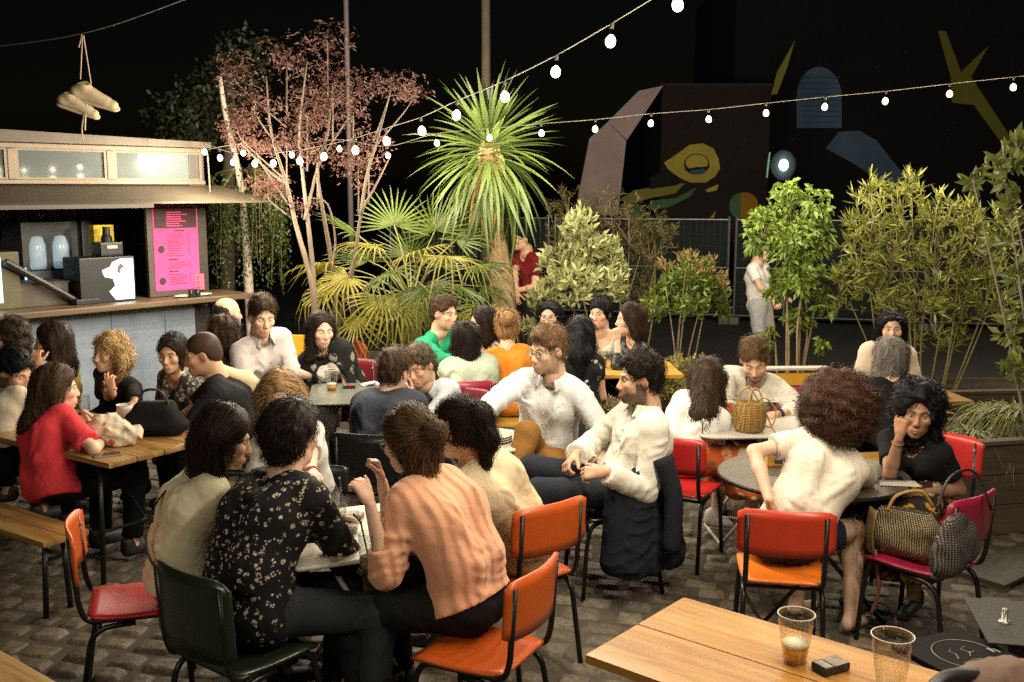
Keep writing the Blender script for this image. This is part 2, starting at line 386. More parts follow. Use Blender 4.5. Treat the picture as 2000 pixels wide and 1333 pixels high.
            Q = np.stack([cell(-1, -1), cell(0, -1), cell(0, 0), cell(-1, 0)], 1); Q[~fl] = Q[~fl][:, ::-1]; quads.append(Q)
        q = np.concatenate(quads); return v, q[(q >= 0).all(1)]
    def grad(s, p):
        q = np.clip(((p - s.o) / s.vox).round().astype(int), 1, s.n - 2); F = s.F; i, j, k = q.T
        g = np.stack([F[i + 1, j, k] - F[i - 1, j, k], F[i, j + 1, k] - F[i, j - 1, k], F[i, j, k + 1] - F[i, j, k - 1]], 1) / (2 * s.vox)
        return g / (np.linalg.norm(g, axis=1, keepdims=True) + 1e-6), F[i, j, k]
def strands(fld, v, n, step, nseg, width, flow, seed, wild=.2, lift=.003, curl=0., curlf=3., stop=None):
    """flat hair strands that run over the surface of a hair volume along a flow field"""
    r = np.random.RandomState(seed); P = v[r.randint(0, len(v), n)] + r.normal(size=(n, 3)) * fld.vox * .4; D = None; pts = []; nor = []
    jit = r.normal(size=(n, 3)) * wild; ph = r.uniform(0, 6.28, n); ax = r.normal(size=(n, 3))
    lf = np.abs(r.normal(size=(n, 1))) * lift + .001
    for i in range(nseg + 1):
        g, f = fld.grad(P); f = np.clip(f, -.03, .03); P = P + g * np.clip(lf - f[:, None], -.02, .02) * .8; pts.append(P.copy()); nor.append(g)
        d = flow(P) + jit; d = d - g * (d * g).sum(1, keepdims=True); d /= np.linalg.norm(d, axis=1, keepdims=True) + 1e-6
        if curl:
            s_ = np.cross(g, d); d = d + s_ * (curl * np.sin(ph + i * curlf))[:, None] + g * (curl * .8 * np.cos(ph + i * curlf))[:, None]
        P = P + d * (step if stop is None else step * (~stop(P))[:, None])
    pts = np.stack(pts, 1); nor = np.stack(nor, 1); far = np.abs(fld.grad(pts[:, -1])[1]) > .028; pts[far] = pts[far][:, :1]; tan = np.gradient(pts, axis=1); side = np.cross(nor, tan); side /= np.linalg.norm(side, axis=2, keepdims=True) + 1e-6
    w = width * np.linspace(1, .25, nseg + 1)[None, :, None] * r.uniform(.6, 1.3, (n, 1, 1))
    a = pts + side * w * .5; b = pts - side * w * .5; vv = np.stack([a, b], 2).reshape(-1, 3); m = 2 * (nseg + 1)
    base = (np.arange(n) * m)[:, None]; q = [base + np.array([2 * i, 2 * i + 1, 2 * i + 3, 2 * i + 2]) for i in range(nseg)]
    return vv, np.concatenate(q)
# ================================================================ people
def frame(phi, pitch=0., roll=0.):
    """columns: forward, left, up.  phi from +X, pitch down positive, roll to the right positive"""
    a = R(phi); p = R(pitch); f = V3(math.cos(a) * math.cos(p), math.sin(a) * math.cos(p), -math.sin(p)); l = V3(-math.sin(a), math.cos(a), 0)
    u = np.cross(f, l); r = R(roll); l2 = l * math.cos(r) + u * math.sin(r); u2 = np.cross(f, l2)
    return np.stack([f, l2, u2], 1)
def build_hand(w, d, n, left, curl=25., spread=1., vox=.0045, sc=1., thumb=35., fingers=None):
    d = nrm(d); n = nrm(np.asarray(n) - d * (np.asarray(n) @ d)); t = np.cross(n, d) * (1 if left else -1)
    F = Field(w - .2 * sc, w + .2 * sc, vox)
    def P(a, b, c): return w + (d * a + t * b + n * c) * sc
    k = .012 * sc
    F.cone(P(-.02, 0, 0), P(.02, 0, 0), .024 * sc, .027 * sc, k, flat=(n, 1.35))
    for b in (-.026, -.009, .009, .026): F.cone(P(.015, b * .6, 0), P(.082, b, -.003), .016 * sc, .012 * sc, k, flat=(n, 1.15))
    cs = fingers or [curl, curl * 1.08, curl * 1.15, curl * 1.25]
    for (b, l, c, sp) in zip((.028, .0095, -.009, -.027), (.072, .08, .075, .06), cs, (5, 1, -3, -8)):
        p = P(.084, b, -.003); ang = c * .8; r0 = .0095 * sc
        for (q, r1) in ((.45, .0087), (.3, .0078), (.25, .0065)):
            e = d * math.cos(R(ang)) + n * math.sin(R(ang)) + t * math.sin(R(sp * spread)); e = nrm(e)
            p2 = p + e * l * q * sc; F.cone(p, p2, r0, r1 * sc, .004); p = p2; r0 = r1 * sc; ang += c * 1.1
    p = P(.02, .024, .004); ang = thumb; r0 = .015 * sc
    for (q, r1, da) in ((.04, .0115, 0), (.032, .0095, -12), (.026, .008, -18)):
        e = nrm(d * math.cos(R(ang)) + t * math.sin(R(ang)) + n * (.35 if q > .035 else .5)); p2 = p + e * q * sc; F.cone(p, p2, r0, r1 * sc, .008 * sc); p = p2; r0 = r1 * sc; ang += da
    return F.nets()
SKIN = {'fair': (.70, .455, .33), 'mid': (.62, .385, .26), 'tan': (.55, .33, .215), 'brown': (.34, .18, .105), 'dark': (.16, .08, .045)}
def smooth01(x, a, b): return np.clip((x - a) / (b - a), 0, 1)
def build_head(H, M, skin, vox, female, beard=None, brow=(.06, .035, .02), eyes='open', gaze=(0, 0), smile=0., sc=1., lip=None):
    F = Field((-.15, -.1, -.16), (.135, .1, .125), vox)
    F.ell((-.018, 0, .034), (.097, .0765, .084), .02)
    F.ell((.018, 0, -.035), (.073, .056 if female else .06, .086), .03)
    F.ell((.032, 0, -.078), (.048, .038 if female else .045, .034), .03)
    F.ell((.072, 0, -.1), (.02, .02 if female else .026, .016), .02)
    for s in (-1, 1):
        F.ell((.055, .043 * s, -.022), (.03, .022, .026), .02)
        F.cone((.081, .012 * s, .02), (.067, .048 * s, .021), .009, .008, .014)
        F.ell((.1, .031 * s, .001), (.021, .0175, .0125), .016, op='s')
        F.ell((-.008, .079 * s, -.008), (.02, .008, .031), .006, M=frame(-22 * s, 12))
        F.ell((.0, .086 * s, -.004), (.01, .005, .018), .006, op='s')
        F.ell((.095, .0105 * s, -.04), (.0095, .0075, .007), .006)
        F.cone((.02, .036 * s, -.072), (-.01, .045 * s, -.045), .01, .009, .03)
    F.cone((.084, 0, .014), (.107, 0, -.033), .0062, .0095, .009)
    F.cone((.084, 0, -.012), (.098, 0, -.036), .008, .0115, .01)
    F.ell((.083, 0, -.071), (.014, .028, .02), .014)
    c = .012 * smile
    for (z, r) in ((-.0665, .0056), (-.0775, .0066)):
        F.cone((.0985, 0, z - .003 * (z > -.07)), (.086, .021 + .004 * smile, -.071 + c), r, .003, .006); F.cone((.0985, 0, z - .003 * (z > -.07)), (.086, -.021 - .004 * smile, -.071 + c), r, .003, .006)
    F.cone((.103, -.018, -.0718), (.103, .018, -.0718), .0032 + .003 * (smile > .6), .0032 + .003 * (smile > .6), .003, op='s')
    F.cone((-.03, 0, -.06), (-.045, 0, -.16), .052 if female else .06, .053 if female else .062, .03)
    v, q = F.nets(); x, y, z = v.T; ay = np.abs(y)
    base = np.array(skin); col = np.tile(base, (len(v), 1))
    def mixc(m, c):
        nonlocal col; m = np.clip(m, 0, 1)[:, None]; col = col * (1 - m) + np.array(c) * m
    mixc(.35 * np.exp(-(((ay - .043) / .02) ** 2 + ((z + .03) / .022) ** 2)) * (x > .03), base * np.array([1.1, .72, .68]))
    mixc(.4 * np.exp(-((y / .02) ** 2 + ((z + .04) / .018) ** 2)) * (x > .09), base * np.array([1.08, .7, .65]))
    mixc(.45 * (ay > .076) * (z < .03), base * np.array([1.05, .66, .6]))
    if beard:
        bc, dens = beard; n_ = .5 + .5 * np.sin(v @ np.array([310, 270, 350.])) * np.sin(v @ np.array([-240, 330, 180.]))
        zone = smooth01(-z, .048 + .0 * x, .062) * smooth01(x, -.035, -.01) * (z > -.125)
        side = smooth01(ay, .05, .06) * smooth01(-z, .0, .02) * (x > -.02) * (x < .03) * (z > -.13)
        must = np.exp(-((z + .0565) / .006) ** 2) * (ay < .03) * (x > .08)
        zone = np.maximum(np.maximum(zone, side), must); zone *= 1 - .85 * np.exp(-(((z + .026) / .02) ** 2)) * (ay < .048)
        mixc(zone * dens * (.75 + .25 * n_), bc)
        v = v + (v / np.linalg.norm(v, axis=1, keepdims=True)) * (zone * dens * .003 * (.7 + .3 * n_))[:, None]
    lz = (z + .0718 - c * np.clip(ay / .022, 0, 1) ** 2); lm = np.exp(-(lz / .0085) ** 4) * (ay < .025 + .004 * smile) * (x > .08)
    mixc(lm * .8, lip or base * np.array([.92, .52, .5]))
    mixc(np.exp(-(lz / .0022) ** 2) * (ay < .022) * (x > .08) * .7, (.06, .02, .02) if smile < .6 else (.75, .7, .62))
    bz = z - .021 - .006 * np.clip((ay - .015) / .02, 0, 1) + .008 * np.clip((ay - .038) / .015, 0, 1)
    mixc(np.exp(-(bz / .0052) ** 4) * smooth01(ay, .01, .014) * smooth01(-ay, -.054, -.046) * (x > .04) * .92, brow)
    mixc(.3 * np.exp(-(((z - .001) / .011) ** 2 + ((ay - .031) / .017) ** 2)) * (x > .05), base * np.array([.72, .55, .5]))  # eye-socket shade mixed into the skin colour
    V = [v]; Q = [q]; C = [col]; n0 = len(v)
    def ball(c, r, colr, sx=(1, 1, 1)):
        nonlocal n0
        b = MB(); b.sphere(c, r, 10, 8, sx); vv = np.array(b.v); qq = np.array(b.f); V.append(vv); Q.append(qq + n0); C.append(np.tile(colr, (len(vv), 1))); n0 += len(vv)
    for s in (-1, 1):
        e = V3(.0705, .031 * s, .001)
        if eyes == 'down':
            ball(e + V3(.001, 0, .0005), .0135, base * np.array([.9, .75, .68]), (1, 1.1, .95))
            b = MB(); b.tube([e + V3(.0105 - .006 * abs(t), .0145 * t, -.0058 + .002 * t * t) for t in (-1, -.5, 0, .5, 1)], [.0008, .0016, .0019, .0016, .0008], 5)
            V.append(np.array(b.v)); Q.append(np.array([f for f in b.f if len(f) == 4]) + n0); C.append(np.tile((.03, .018, .012), (len(b.v), 1))); n0 += len(b.v)
        else:
            ball(e, .0128, (.72, .68, .62)); g = frame(gaze[0], gaze[1])[:, 0]; ball(e + g * .0078, .0063, (.035, .02, .013))
            for (zz, r, cc) in ((.0062, 1., (.03, .018, .012)), (-.0068, .55, base * .5)):
                b = MB(); b.tube([e + V3(.0112 - .0085 * t * t, .0145 * t, zz * (1 - .75 * t * t)) for t in (-1, -.6, -.2, .2, .6, 1)], [.0005 * r, .0014 * r, .0019 * r, .0019 * r, .0014 * r, .0005 * r], 5)
                V.append(np.array(b.v)); Q.append(np.array([f for f in b.f if len(f) == 4]) + n0); C.append(np.tile(cc, (len(b.v), 1))); n0 += len(b.v)
            ball(e + V3(-.0005, 0, .0045), .0136, base * np.array([.85, .7, .62]), (.98, 1.12, .72))
    v = np.concatenate(V) * sc @ M.T + H
    return v, np.concatenate(Q), np.concatenate(C)
def build_hair(H, M, style, vox, seed, sc=1., vol=1., prims=(), face=1., fringe=0., dens=1.):
    """hair volume in the head's own frame plus strands over it"""
    Mu = frame(math.degrees(math.atan2(M[1, 0], M[0, 0]))); Tu = M.T @ Mu
    prims = [(Tu @ np.array(p[0]), Tu @ np.array(p[1])) + tuple(p[2:]) for p in prims]   # given in an upright frame
    g = M.T @ V3(0, 0, -1)                                  # gravity in head frame
    pts = np.array([[-.16, -.13, -.14], [.12, .13, .17]]) * (1.25 if style in ('afro', 'curly', 'wavy') else 1.05)
    ext = [np.array(p[0]) for p in prims] + [np.array(p[1]) for p in prims]
    lo = np.minimum(pts[0], np.min(ext, 0) - .09) if ext else pts[0]; hi = np.maximum(pts[1], np.max(ext, 0) + .09) if ext else pts[1]
    F = Field(lo, hi, vox); t = .014 * vol
    nape = {'short': -.055, 'buzz': -.05, 'bald': -.05}.get(style, -.075)
    if style == 'buzz': t = .004
    if style == 'bald': t = .003
    ts = t * (.45 if style == 'short' else 1)
    F.ell((-.02, 0, .036 + t * .35), (.098 + t * .8, .0775 + ts, .085 + t), .02)
    F.ell((-.04, 0, -.02), (.074 + ts, .068 + ts * .7, .07), .03)
    if style == 'afro': F.ell((-.05, 0, .03), (.135 * vol, .145 * vol, .14 * vol), .03); F.ell((-.06, 0, -.05), (.11 * vol, .13 * vol, .09 * vol), .04)
    for p in prims: F.cone(p[0], p[1], p[2], p[3], p[4] if len(p) > 4 else .035, flat=p[5] if len(p) > 5 else None)
    if style in ('afro', 'curly'): F.noise(.007, 90, seed, 6)
    elif style == 'wavy': F.noise(.006, 120, seed, 6, (1, 1, .3))
    elif style not in ('buzz', 'bald'): F.noise(.0045, 150, seed, 7, (1, 1, .12) if style != 'short' else (.6, 1, .6))
    # face opening, ears, nape
    zf = .052 if style != 'bald' else .2
    F.ell((.125, 0, -.045 + .034 * (1 - fringe)), (.086, .075 * face, .104), .01, op='s')
    F.ell((.09, 0, -.09), (.1, .064 * face, .09), .01, op='s')
    if style == 'bald':
        F.ell((.03, 0, .08), (.13, .085, .085), .02, op='s')
    if style in ('short', 'buzz', 'bald'):
        for s in (-1, 1): F.ell((.02, .085 * s, -.04), (.062, .04, .056), .008, op='s'); F.ell((.075, .075 * s, .015), (.04, .028, .045), .008, op='s')
        F.half((-.05, 0, nape), nrm(V3(.55, 0, -1)))
    v, q = F.nets(); wh = V3(-.05, .01, .125)
    def flow(P):
        d = P - wh; d = d / (np.linalg.norm(d, axis=1, keepdims=True) + 1e-6); k = np.clip((.06 - P[:, 2:3]) / .12, 0, 1)
        if style in ('long', 'wavy', 'curly'):
            sy = np.tanh((P[:, 1:2] - .012) / .01); d = d * .25 + np.concatenate([-.45 + 0 * sy, sy, 0 * sy], 1)
        elif style == 'short': d = d + np.concatenate([.5 * (P[:, :1] > -.05), .35 + 0 * k, 0 * k], 1)
        return d * (1 - k) * 1.2 + g[None, :] * (.25 + k)
    def stop(P): return (P[:, 0] > .066) & (P[:, 2] < .062 - .03 * fringe) & (np.abs(P[:, 1]) < .062 * face)
    if style in ('bun', 'tied'):
        bp = np.array(prims[0][0])
        flow = lambda P: nrm_rows(bp[None, :] - P) + .1
    kw = dict(afro=dict(n=3200, step=.011, nseg=5, width=.003, curl=1.5, curlf=1.5, wild=.9, lift=.018), curly=dict(n=2200, step=.013, nseg=6, width=.0042, curl=1.1, curlf=1.3, wild=.4, lift=.013),
              wavy=dict(n=1900, step=.024, nseg=5, width=.0034, curl=.5, curlf=.9, wild=.22, lift=.009), short=dict(n=2200, step=.012, nseg=4, width=.0026, wild=.42, lift=.010), buzz=dict(n=300, step=.006, nseg=2, width=.002, wild=.3, lift=.001),
              bald=dict(n=200, step=.006, nseg=2, width=.002, wild=.3, lift=.001)).get(style, dict(n=1800, step=.03, nseg=5, width=.0032, wild=.16, lift=.007))
    sv, sq = strands(F, v, int(kw.pop('n') * dens), kw.pop('step'), kw.pop('nseg'), kw.pop('width'), flow, seed, stop=stop, **kw)
    vv = np.concatenate([v, sv]); qq = np.concatenate([q, sq + len(v)])
    return vv * sc @ M.T + H, qq
def nrm_rows(a): return a / (np.linalg.norm(a, axis=1, keepdims=True) + 1e-6)
def hairmat(c):
    c = tuple(min(.6, x * 1.1) for x in c)
    name = 'hair_%d_%d_%d' % tuple(int(x * 999) for x in c)
    if name in MATS: return MATS[name]
    m = bpy.data.materials.new(name); nt, b = nodes_of(m); N = nt.nodes; L = nt.links; g = N.new('ShaderNodeNewGeometry')
    rp = ramp(N, [(0, [x * .45 for x in c]), (.55, c), (1, [min(1, x * 1.8 + .004) for x in c])]); L.new(g.outputs['Random Per Island'], rp.inputs[0]); L.new(rp.outputs[0], b.inputs['Base Color'])
    b.inputs['Roughness'].default_value = .5; b.inputs['Specular IOR Level'].default_value = .14; MATS[name] = m; return m
def cloth_folds(F, T, sh, el, wr, sleeve, seed, k=1.):
    """tension folds: soft ridges pulled from armpits, shoulders and waist over the surface of a garment"""
    r = np.random.RandomState(seed); L = []
    for sd in (-.2, .2):
        for s in (1, -1):
            for j in range(5):
                e = r.uniform(-.03, .03, 4); L.append((T(.72 + e[0] * 2, sd, s * .13), T(.5 + e[1] * 3, sd, s * (.06 + e[2])), T(.34 + e[3] * 3, sd, s * r.uniform(-.05, .04)), r.uniform(.008, .013)))
            for j in range(2): L.append((T(.86, sd, s * .1), T(.7, sd, s * (.07 + r.uniform(-.02, .02))), T(.55 + r.uniform(-.05, .05), sd, s * r.uniform(.0, .06)), r.uniform(.007, .011)))
            for j in range(5):
                t = .06 + j * .06 + r.uniform(-.02, .02); L.append((T(t + .03, sd, s * .14), T(t + r.uniform(-.03, .03), sd, s * .07), T(t + r.uniform(-.05, .05), sd, s * r.uniform(-.04, .03)), r.uniform(.008, .013)))
    for i in (0, 1):
        if sleeve > .9:
            d = el[i] - sh[i]; a = nrm(np.cross(d, V3(.3, .2, 1))); b = nrm(np.cross(d, a))
            for j in range(9):
                t = r.uniform(.15, 1.); c = sh[i] + d * t if t < 1 else el[i]; w = r.uniform(0, 6.28); q = lambda x: (a * math.cos(w + x) + b * math.sin(w + x)) * .09
                L.append((c + q(0) - d * .05, c + q(.7), c + q(1.5) + d * .1, r.uniform(.006, .01)))
            if sleeve > 1.2:
                d = wr[i] - el[i]; a = nrm(np.cross(d, V3(.3, .2, 1))); b = nrm(np.cross(d, a))
                for j in range(9):
                    c = el[i] + d * r.uniform(0, .75) * min(1, sleeve - 1); w = r.uniform(0, 6.28); q = lambda x: (a * math.cos(w + x) + b * math.sin(w + x)) * .08
                    L.append((c + q(0) - d * .04, c + q(.9), c + q(1.8) + d * .08, r.uniform(.006, .009)))
    F0 = F.F.copy(); G0 = Field.__new__(Field); G0.__dict__.update(F.__dict__); G0.F = F0
    for (a, b, c, rr) in L:
        t = np.linspace(0, 1, 7)[:, None]; P = (1 - t) ** 2 * a + 2 * t * (1 - t) * b + t * t * c
        for _ in range(7): g, f = G0.grad(P); P = P - g * np.clip(f, -.05, .05)[:, None]
        g, f = G0.grad(P)
        if np.abs(f).max() > .03 or np.linalg.norm(P[1:] - P[:-1], axis=1).max() > .12: continue
        rad = rr * k * np.sin(np.linspace(.5, math.pi * .93, 7)); P = P - g * (rr * .62)
        for m in range(6): F.cone(P[m], P[m + 1], rad[m], rad[m + 1], .016)
PEOPLE = 'people sitting and standing in the beer garden'
def person(label, hip, head, phi, look, skin='fair', female=False, hair=('short', (.02, .012, .008)), hairp=(), top=None, sleeve=.5, neck='crew', bottom=None, leglen=1.9,
           arms=(None, None), hands=((25, None), (25, None)), feet=None, legphi=None, shoe=(.02, .02, .02), beard=None, eyes='open', gaze=(0, 0), smile=0., sc=1., hem=.09, slouch=.5, loose=0.,
           glasses=None, skirt=None, knees=None, standing=False, brow=None, vol=1., face=1., build=1., hands_on=True, lip=None, sunglasses=False, collar=None, seed=None, topmat=None, botmat=None, open_top=None, headsc=1.06, fringe=0.):
    hip = np.asarray(hip, float); H = np.asarray(head, float); M = frame(*look); fh, lh, uh = M.T; hs = sc * headsc
    seed = seed if seed is not None else int(abs(H[0] * 137 + H[1] * 71)) % 9999
    dist = H[1]; vb = float(np.clip(dist * .0019, .0078, .0135)); vh = float(np.clip(dist * .00102, .0049, .0076))
    if fh[1] > .45: vh *= 1.4
    build = build * (.93 if female else .96)
    sk = np.array(SKIN[skin]) if isinstance(skin, str) else np.array(skin)
    root = empty('person', (hip[0], hip[1], 0)); tag(root, label, 'person', PEOPLE); o0 = V3(hip[0], hip[1], 0)
    # --- joints
    a = R(phi); f = V3(math.cos(a), math.sin(a), 0); l = V3(-math.sin(a), math.cos(a), 0)
    N = H - (fh * .035 + uh * .1 + V3(0, 0, .055)) * hs
    u = nrm(N - hip); tf = nrm(f - u * (f @ u)); tl = np.cross(u, tf); sw = (.148 if female else .172) * sc * build; B = build * sc
    T = lambda t, b=0., s=0.: hip + (N - hip) * t - tf * slouch * .07 * math.sin(math.pi * min(1, t * 1.15)) + tf * b + tl * s
    sh = [T(.87, -.005, s * sw) for s in (1, -1)]                       # left, right
    hj = [hip + l * s * .085 * sc for s in (1, -1)]
    UA, FA, TH, SH = .285 * sc, .25 * sc, .42 * sc, .42 * sc
    el, wr = [], []
    for i, s in enumerate((1, -1)):
        A = arms[i]
        if A is None: E = sh[i] + nrm(V3(0, 0, -1) + tl * s * .18 + tf * .12) * UA; Wr = E + nrm(tf * .9 - V3(0, 0, .25) - tl * s * .3) * FA
        else:
            e, w = np.asarray(A[0], float), np.asarray(A[1], float); E = sh[i] + nrm(e - sh[i]) * min(max(np.linalg.norm(e - sh[i]), UA * .92), UA * 1.12); Wr = E + nrm(w - E) * min(max(np.linalg.norm(w - E), FA * .9), FA * 1.15)
        el.append(E); wr.append(Wr)
    lp = R(legphi if legphi is not None else phi); lf = V3(math.cos(lp), math.sin(lp), 0); ll = V3(-math.sin(lp), math.cos(lp), 0)
    kn, an = [], []
    for i, s in enumerate((1, -1)):
        if standing: K = hj[i] + V3(0, 0, -TH) + lf * .03 + ll * s * .01; A_ = K + V3(0, 0, -SH) - lf * .02
        else:
            K = hj[i] + nrm(lf + ll * s * .16 - V3(0, 0, .06)) * TH; A_ = K + nrm(V3(0, 0, -1) - lf * .12) * min(SH, max(.2, K[2] - .075))
        if knees is not None and knees[i] is not None: K = hj[i] + nrm(np.asarray(knees[i]) - hj[i]) * TH; A_ = K + nrm(V3(0, 0, -1) - lf * .1) * min(SH, max(.2, K[2] - .075))
        if feet is not None and feet[i] is not None: A_ = K + nrm(np.asarray(feet[i]) - K) * SH
        if A_[2] < .075: A_[2] = .075
        kn.append(K); an.append(A_)
    def toe(i):
        d = an[i] - kn[i]; dd = nrm(lf + V3(0, 0, -.12)); return an[i] + dd * .15 * sc - V3(0, 0, .035 if an[i][2] < .2 else .05)
    allp = np.array([N, hip, H] + sh + el + wr + hj + kn + an + [toe(0), toe(1)]); lo = allp.min(0) - .16; hi = allp.max(0) + .16; lo[2] = max(lo[2], -.01)
    bx = .0 if female else .006
    def torso(F, g, k=.05):
        for s in (1, -1):
            F.cone(hip + l * s * .07 * B, T(.3, .0, s * .062 * B), (.1 + g) * B, (.088 + bx + g) * B, k); F.cone(T(.3, 0, s * .062 * B), T(.68, .0, s * .08 * B), (.088 + bx + g) * B, (.098 + bx + g) * B, k)
            F.cone(T(.68, 0, s * .08 * B), T(.88, -.005, s * .115 * B), (.096 + bx + g) * B, (.058 + g) * B, k)
            F.cone(sh[0 if s > 0 else 1], T(.97, -.01, s * .03), (.047 + g) * B, (.045 + g * .6) * B, k)
            F.ell(hip - f * .05 * B + l * s * .055 * B - V3(0, 0, .015), np.array([.1, .085, .085]) * B + g * 1.5, k)
            if female: F.ell(T(.68, .085 * B, s * .068 * B), np.array([.056, .058, .058]) * B + g, .04)
    # --- body
    F = Field(lo, hi, max(.0125, vb * 1.4)); torso(F, -.006); F.cone(N, H - uh * .08 - fh * .03, .05 if female else .06, .05 if female else .057, .03)
    for i in (0, 1):
        s = 1 if i == 0 else -1; q = (.9 if female else 1.) * sc
        F.cone(sh[i], el[i], .046 * q, .037 * q, .03); F.cone(el[i], el[i] + (wr[i] - el[i]) * .35, .037 * q, .038 * q, .02); F.cone(el[i] + (wr[i] - el[i]) * .35, wr[i], .038 * q, .0255 * q, .012)
        F.cone(hj[i], kn[i], .079 * sc, .053 * sc, .04); F.cone(kn[i], kn[i] + (an[i] - kn[i]) * .33, .05 * sc, .052 * sc, .02); F.cone(kn[i] + (an[i] - kn[i]) * .33, an[i], .05 * sc, .034 * sc, .02)
        F.cone(an[i] - lf * .025 - V3(0, 0, .03), toe(i), .032 * sc, .024 * sc, .03)
    bv, bq = F.nets(); col = np.tile(sk, (len(bv), 1)) * (1 + .06 * np.sin(bv @ V3(23, 31, 17)))[:, None]
    Vs, Qs, Cs, n = [bv], [bq], [col], len(bv)
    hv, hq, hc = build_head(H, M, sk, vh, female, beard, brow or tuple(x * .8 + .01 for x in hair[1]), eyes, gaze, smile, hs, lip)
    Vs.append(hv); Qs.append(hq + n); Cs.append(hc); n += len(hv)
    for i in (0, 1):
        cu, spec = hands[i]
        if cu is None: continue
        fa = nrm(wr[i] - el[i]); d_, n_ = spec if spec is not None else (fa - V3(0, 0, .15), V3(0, 0, -1) - tl * (1 if i == 0 else -1) * .4)
        hv2, hq2 = build_hand(wr[i] + fa * .01, d_, n_, i == 0, curl=cu if not hasattr(cu, '__len__') else 30, fingers=cu if hasattr(cu, '__len__') else None, vox=max(.0062, vh * 1.05), sc=sc * (.92 if female else 1.02))
        Vs.append(hv2); Qs.append(hq2 + n); Cs.append(np.tile(sk * np.array([1.0, .93, .9]), (len(hv2), 1))); n += len(hv2)
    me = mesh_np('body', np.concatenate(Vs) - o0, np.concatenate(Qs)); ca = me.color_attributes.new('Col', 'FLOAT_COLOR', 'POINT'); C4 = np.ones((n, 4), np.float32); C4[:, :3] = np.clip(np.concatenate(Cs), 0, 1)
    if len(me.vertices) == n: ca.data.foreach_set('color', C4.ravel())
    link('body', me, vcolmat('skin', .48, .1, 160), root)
    # --- hair
    if hair[0] != 'none':
        hv, hq = build_hair(H, M, hair[0], max(.0066, vh * 1.35), seed, hs, vol, hairp, face, fringe, float(np.clip(5.2 / dist, .5, 1.1))); link('hair', mesh_np('hair', hv - o0, hq), hairmat(hair[1]), root)
    # --- top
    if top is not None:
        g = .0085 + loose; P2 = np.array([N + uh * .05, hip - u * .2 - f * .2, hip + f * .2] + sh + el + wr); F = Field(P2.min(0) - .17, P2.max(0) + .17, vb)
        torso(F, g, .045)
        for i in (0, 1):
            q = (.9 if female else 1.) * sc
            if sleeve > 0:
                t = min(1, sleeve); e = sh[i] + (el[i] - sh[i]) * t; F.cone(sh[i], e, (.05 + g) * q, (.05 - .008 * t + g * (1 + .5 * (sleeve < 1))) * q, .014, cut=sleeve < 1, fold=.0008)
                if sleeve > 1:
                    t = sleeve - 1; w2 = el[i] + (wr[i] - el[i]) * t; F.cone(el[i], w2, (.043 + g) * q, (.043 - .012 * t + g) * q, .012, cut=True, fold=.0014)
        F.noise(.003 + loose * .12, 16, seed, 4, (1, 1, .6)); F.wrinkle(.0016, .05, seed + 2, 3, u * .7 - tl * .6); cloth_folds(F, T, sh, el, wr, sleeve, seed, .78 + loose * 8)
        F.half(hip - u * hem, -u)
        nb = N + uh * .0
        if neck == 'crew': F.cone(N - u * .035 + tf * .02, N + u * .2, .062 * sc, .1, .008, op='s')
        elif neck == 'wide': F.cone(N - u * .05 + tf * .035, N + u * .2, .085 * sc, .13, .008, op='s', flat=(tf, .85))
        elif neck in ('v', 'shirt'):
            F.cone(N - u * .02 + tf * .02, N + u * .2, .06 * sc, .095, .008, op='s'); dp = open_top or (.13 if neck == 'shirt' else .15)
            F.cone(N + tf * .11 - u * .02, N + tf * .135 - u * dp, .055, .01, .006, op='s')
        elif neck == 'tank':
            F.cone(N - u * .06 + tf * .02, N + u * .2, .1 * sc, .13, .008, op='s')
        tv, tq = F.nets(); tm = topmat or cloth('cloth_%d_%d_%d' % tuple(int(c * 999) for c in top), top)
        link('shirt' if collar else ('top' if female else 't_shirt'), mesh_np('top', tv - o0, tq), tm, root); shirt_o = root.children[-1]
        if collar:
            rc = .064 * sc; c0 = N + u * .004 + tf * .012
            def cf(a_, h, out):
                e = abs(a_) / 2.55; return c0 - tf * math.cos(a_) * (rc + out + .012 * e) + tl * math.sin(a_) * (rc + out) + u * (h - .035 * e * e)
            b = MB(); b.sheet(lambda a_, v: tuple(cf((a_ * 2 - 1) * 2.55, .0 + .04 * v, -.002) - o0), 24, 2, .004)
            def fl(a_, v):
                t_ = (a_ * 2 - 1) * 2.55; e = abs(t_) / 2.55; dr = .045 + .035 * max(0, e - .7) / .3; return tuple(cf(t_ * (1 - .04 * v * e), .042 - dr * v, .002 + .022 * v) - o0)
            b.sheet(fl, 26, 4, -.004); link('collar', b.mesh('collar', True), tm, shirt_o)
            if neck == 'shirt':
                pb = MB(); q0 = N + tf * .2; dp = open_top or .13
                for k in range(6):
                    p = T(.92 - dp * 1.8 - k * .13, .3, 0); g_, f_ = None, None
                    for _ in range(14):
                        gq, fq = F.grad(p[None, :]); p = p - tf * max(-.03, min(.03, float(fq[0])))
                    if abs(float(F.grad(p[None, :])[1][0])) < .02: pb.sphere(p - o0 + tf * .002, .0058, 7, 5)
                if pb.v: pb.build('buttons', mat('shirt_button', (.5, .47, .42), .4, var=0), shirt_o)['kind'] = 'stuff'
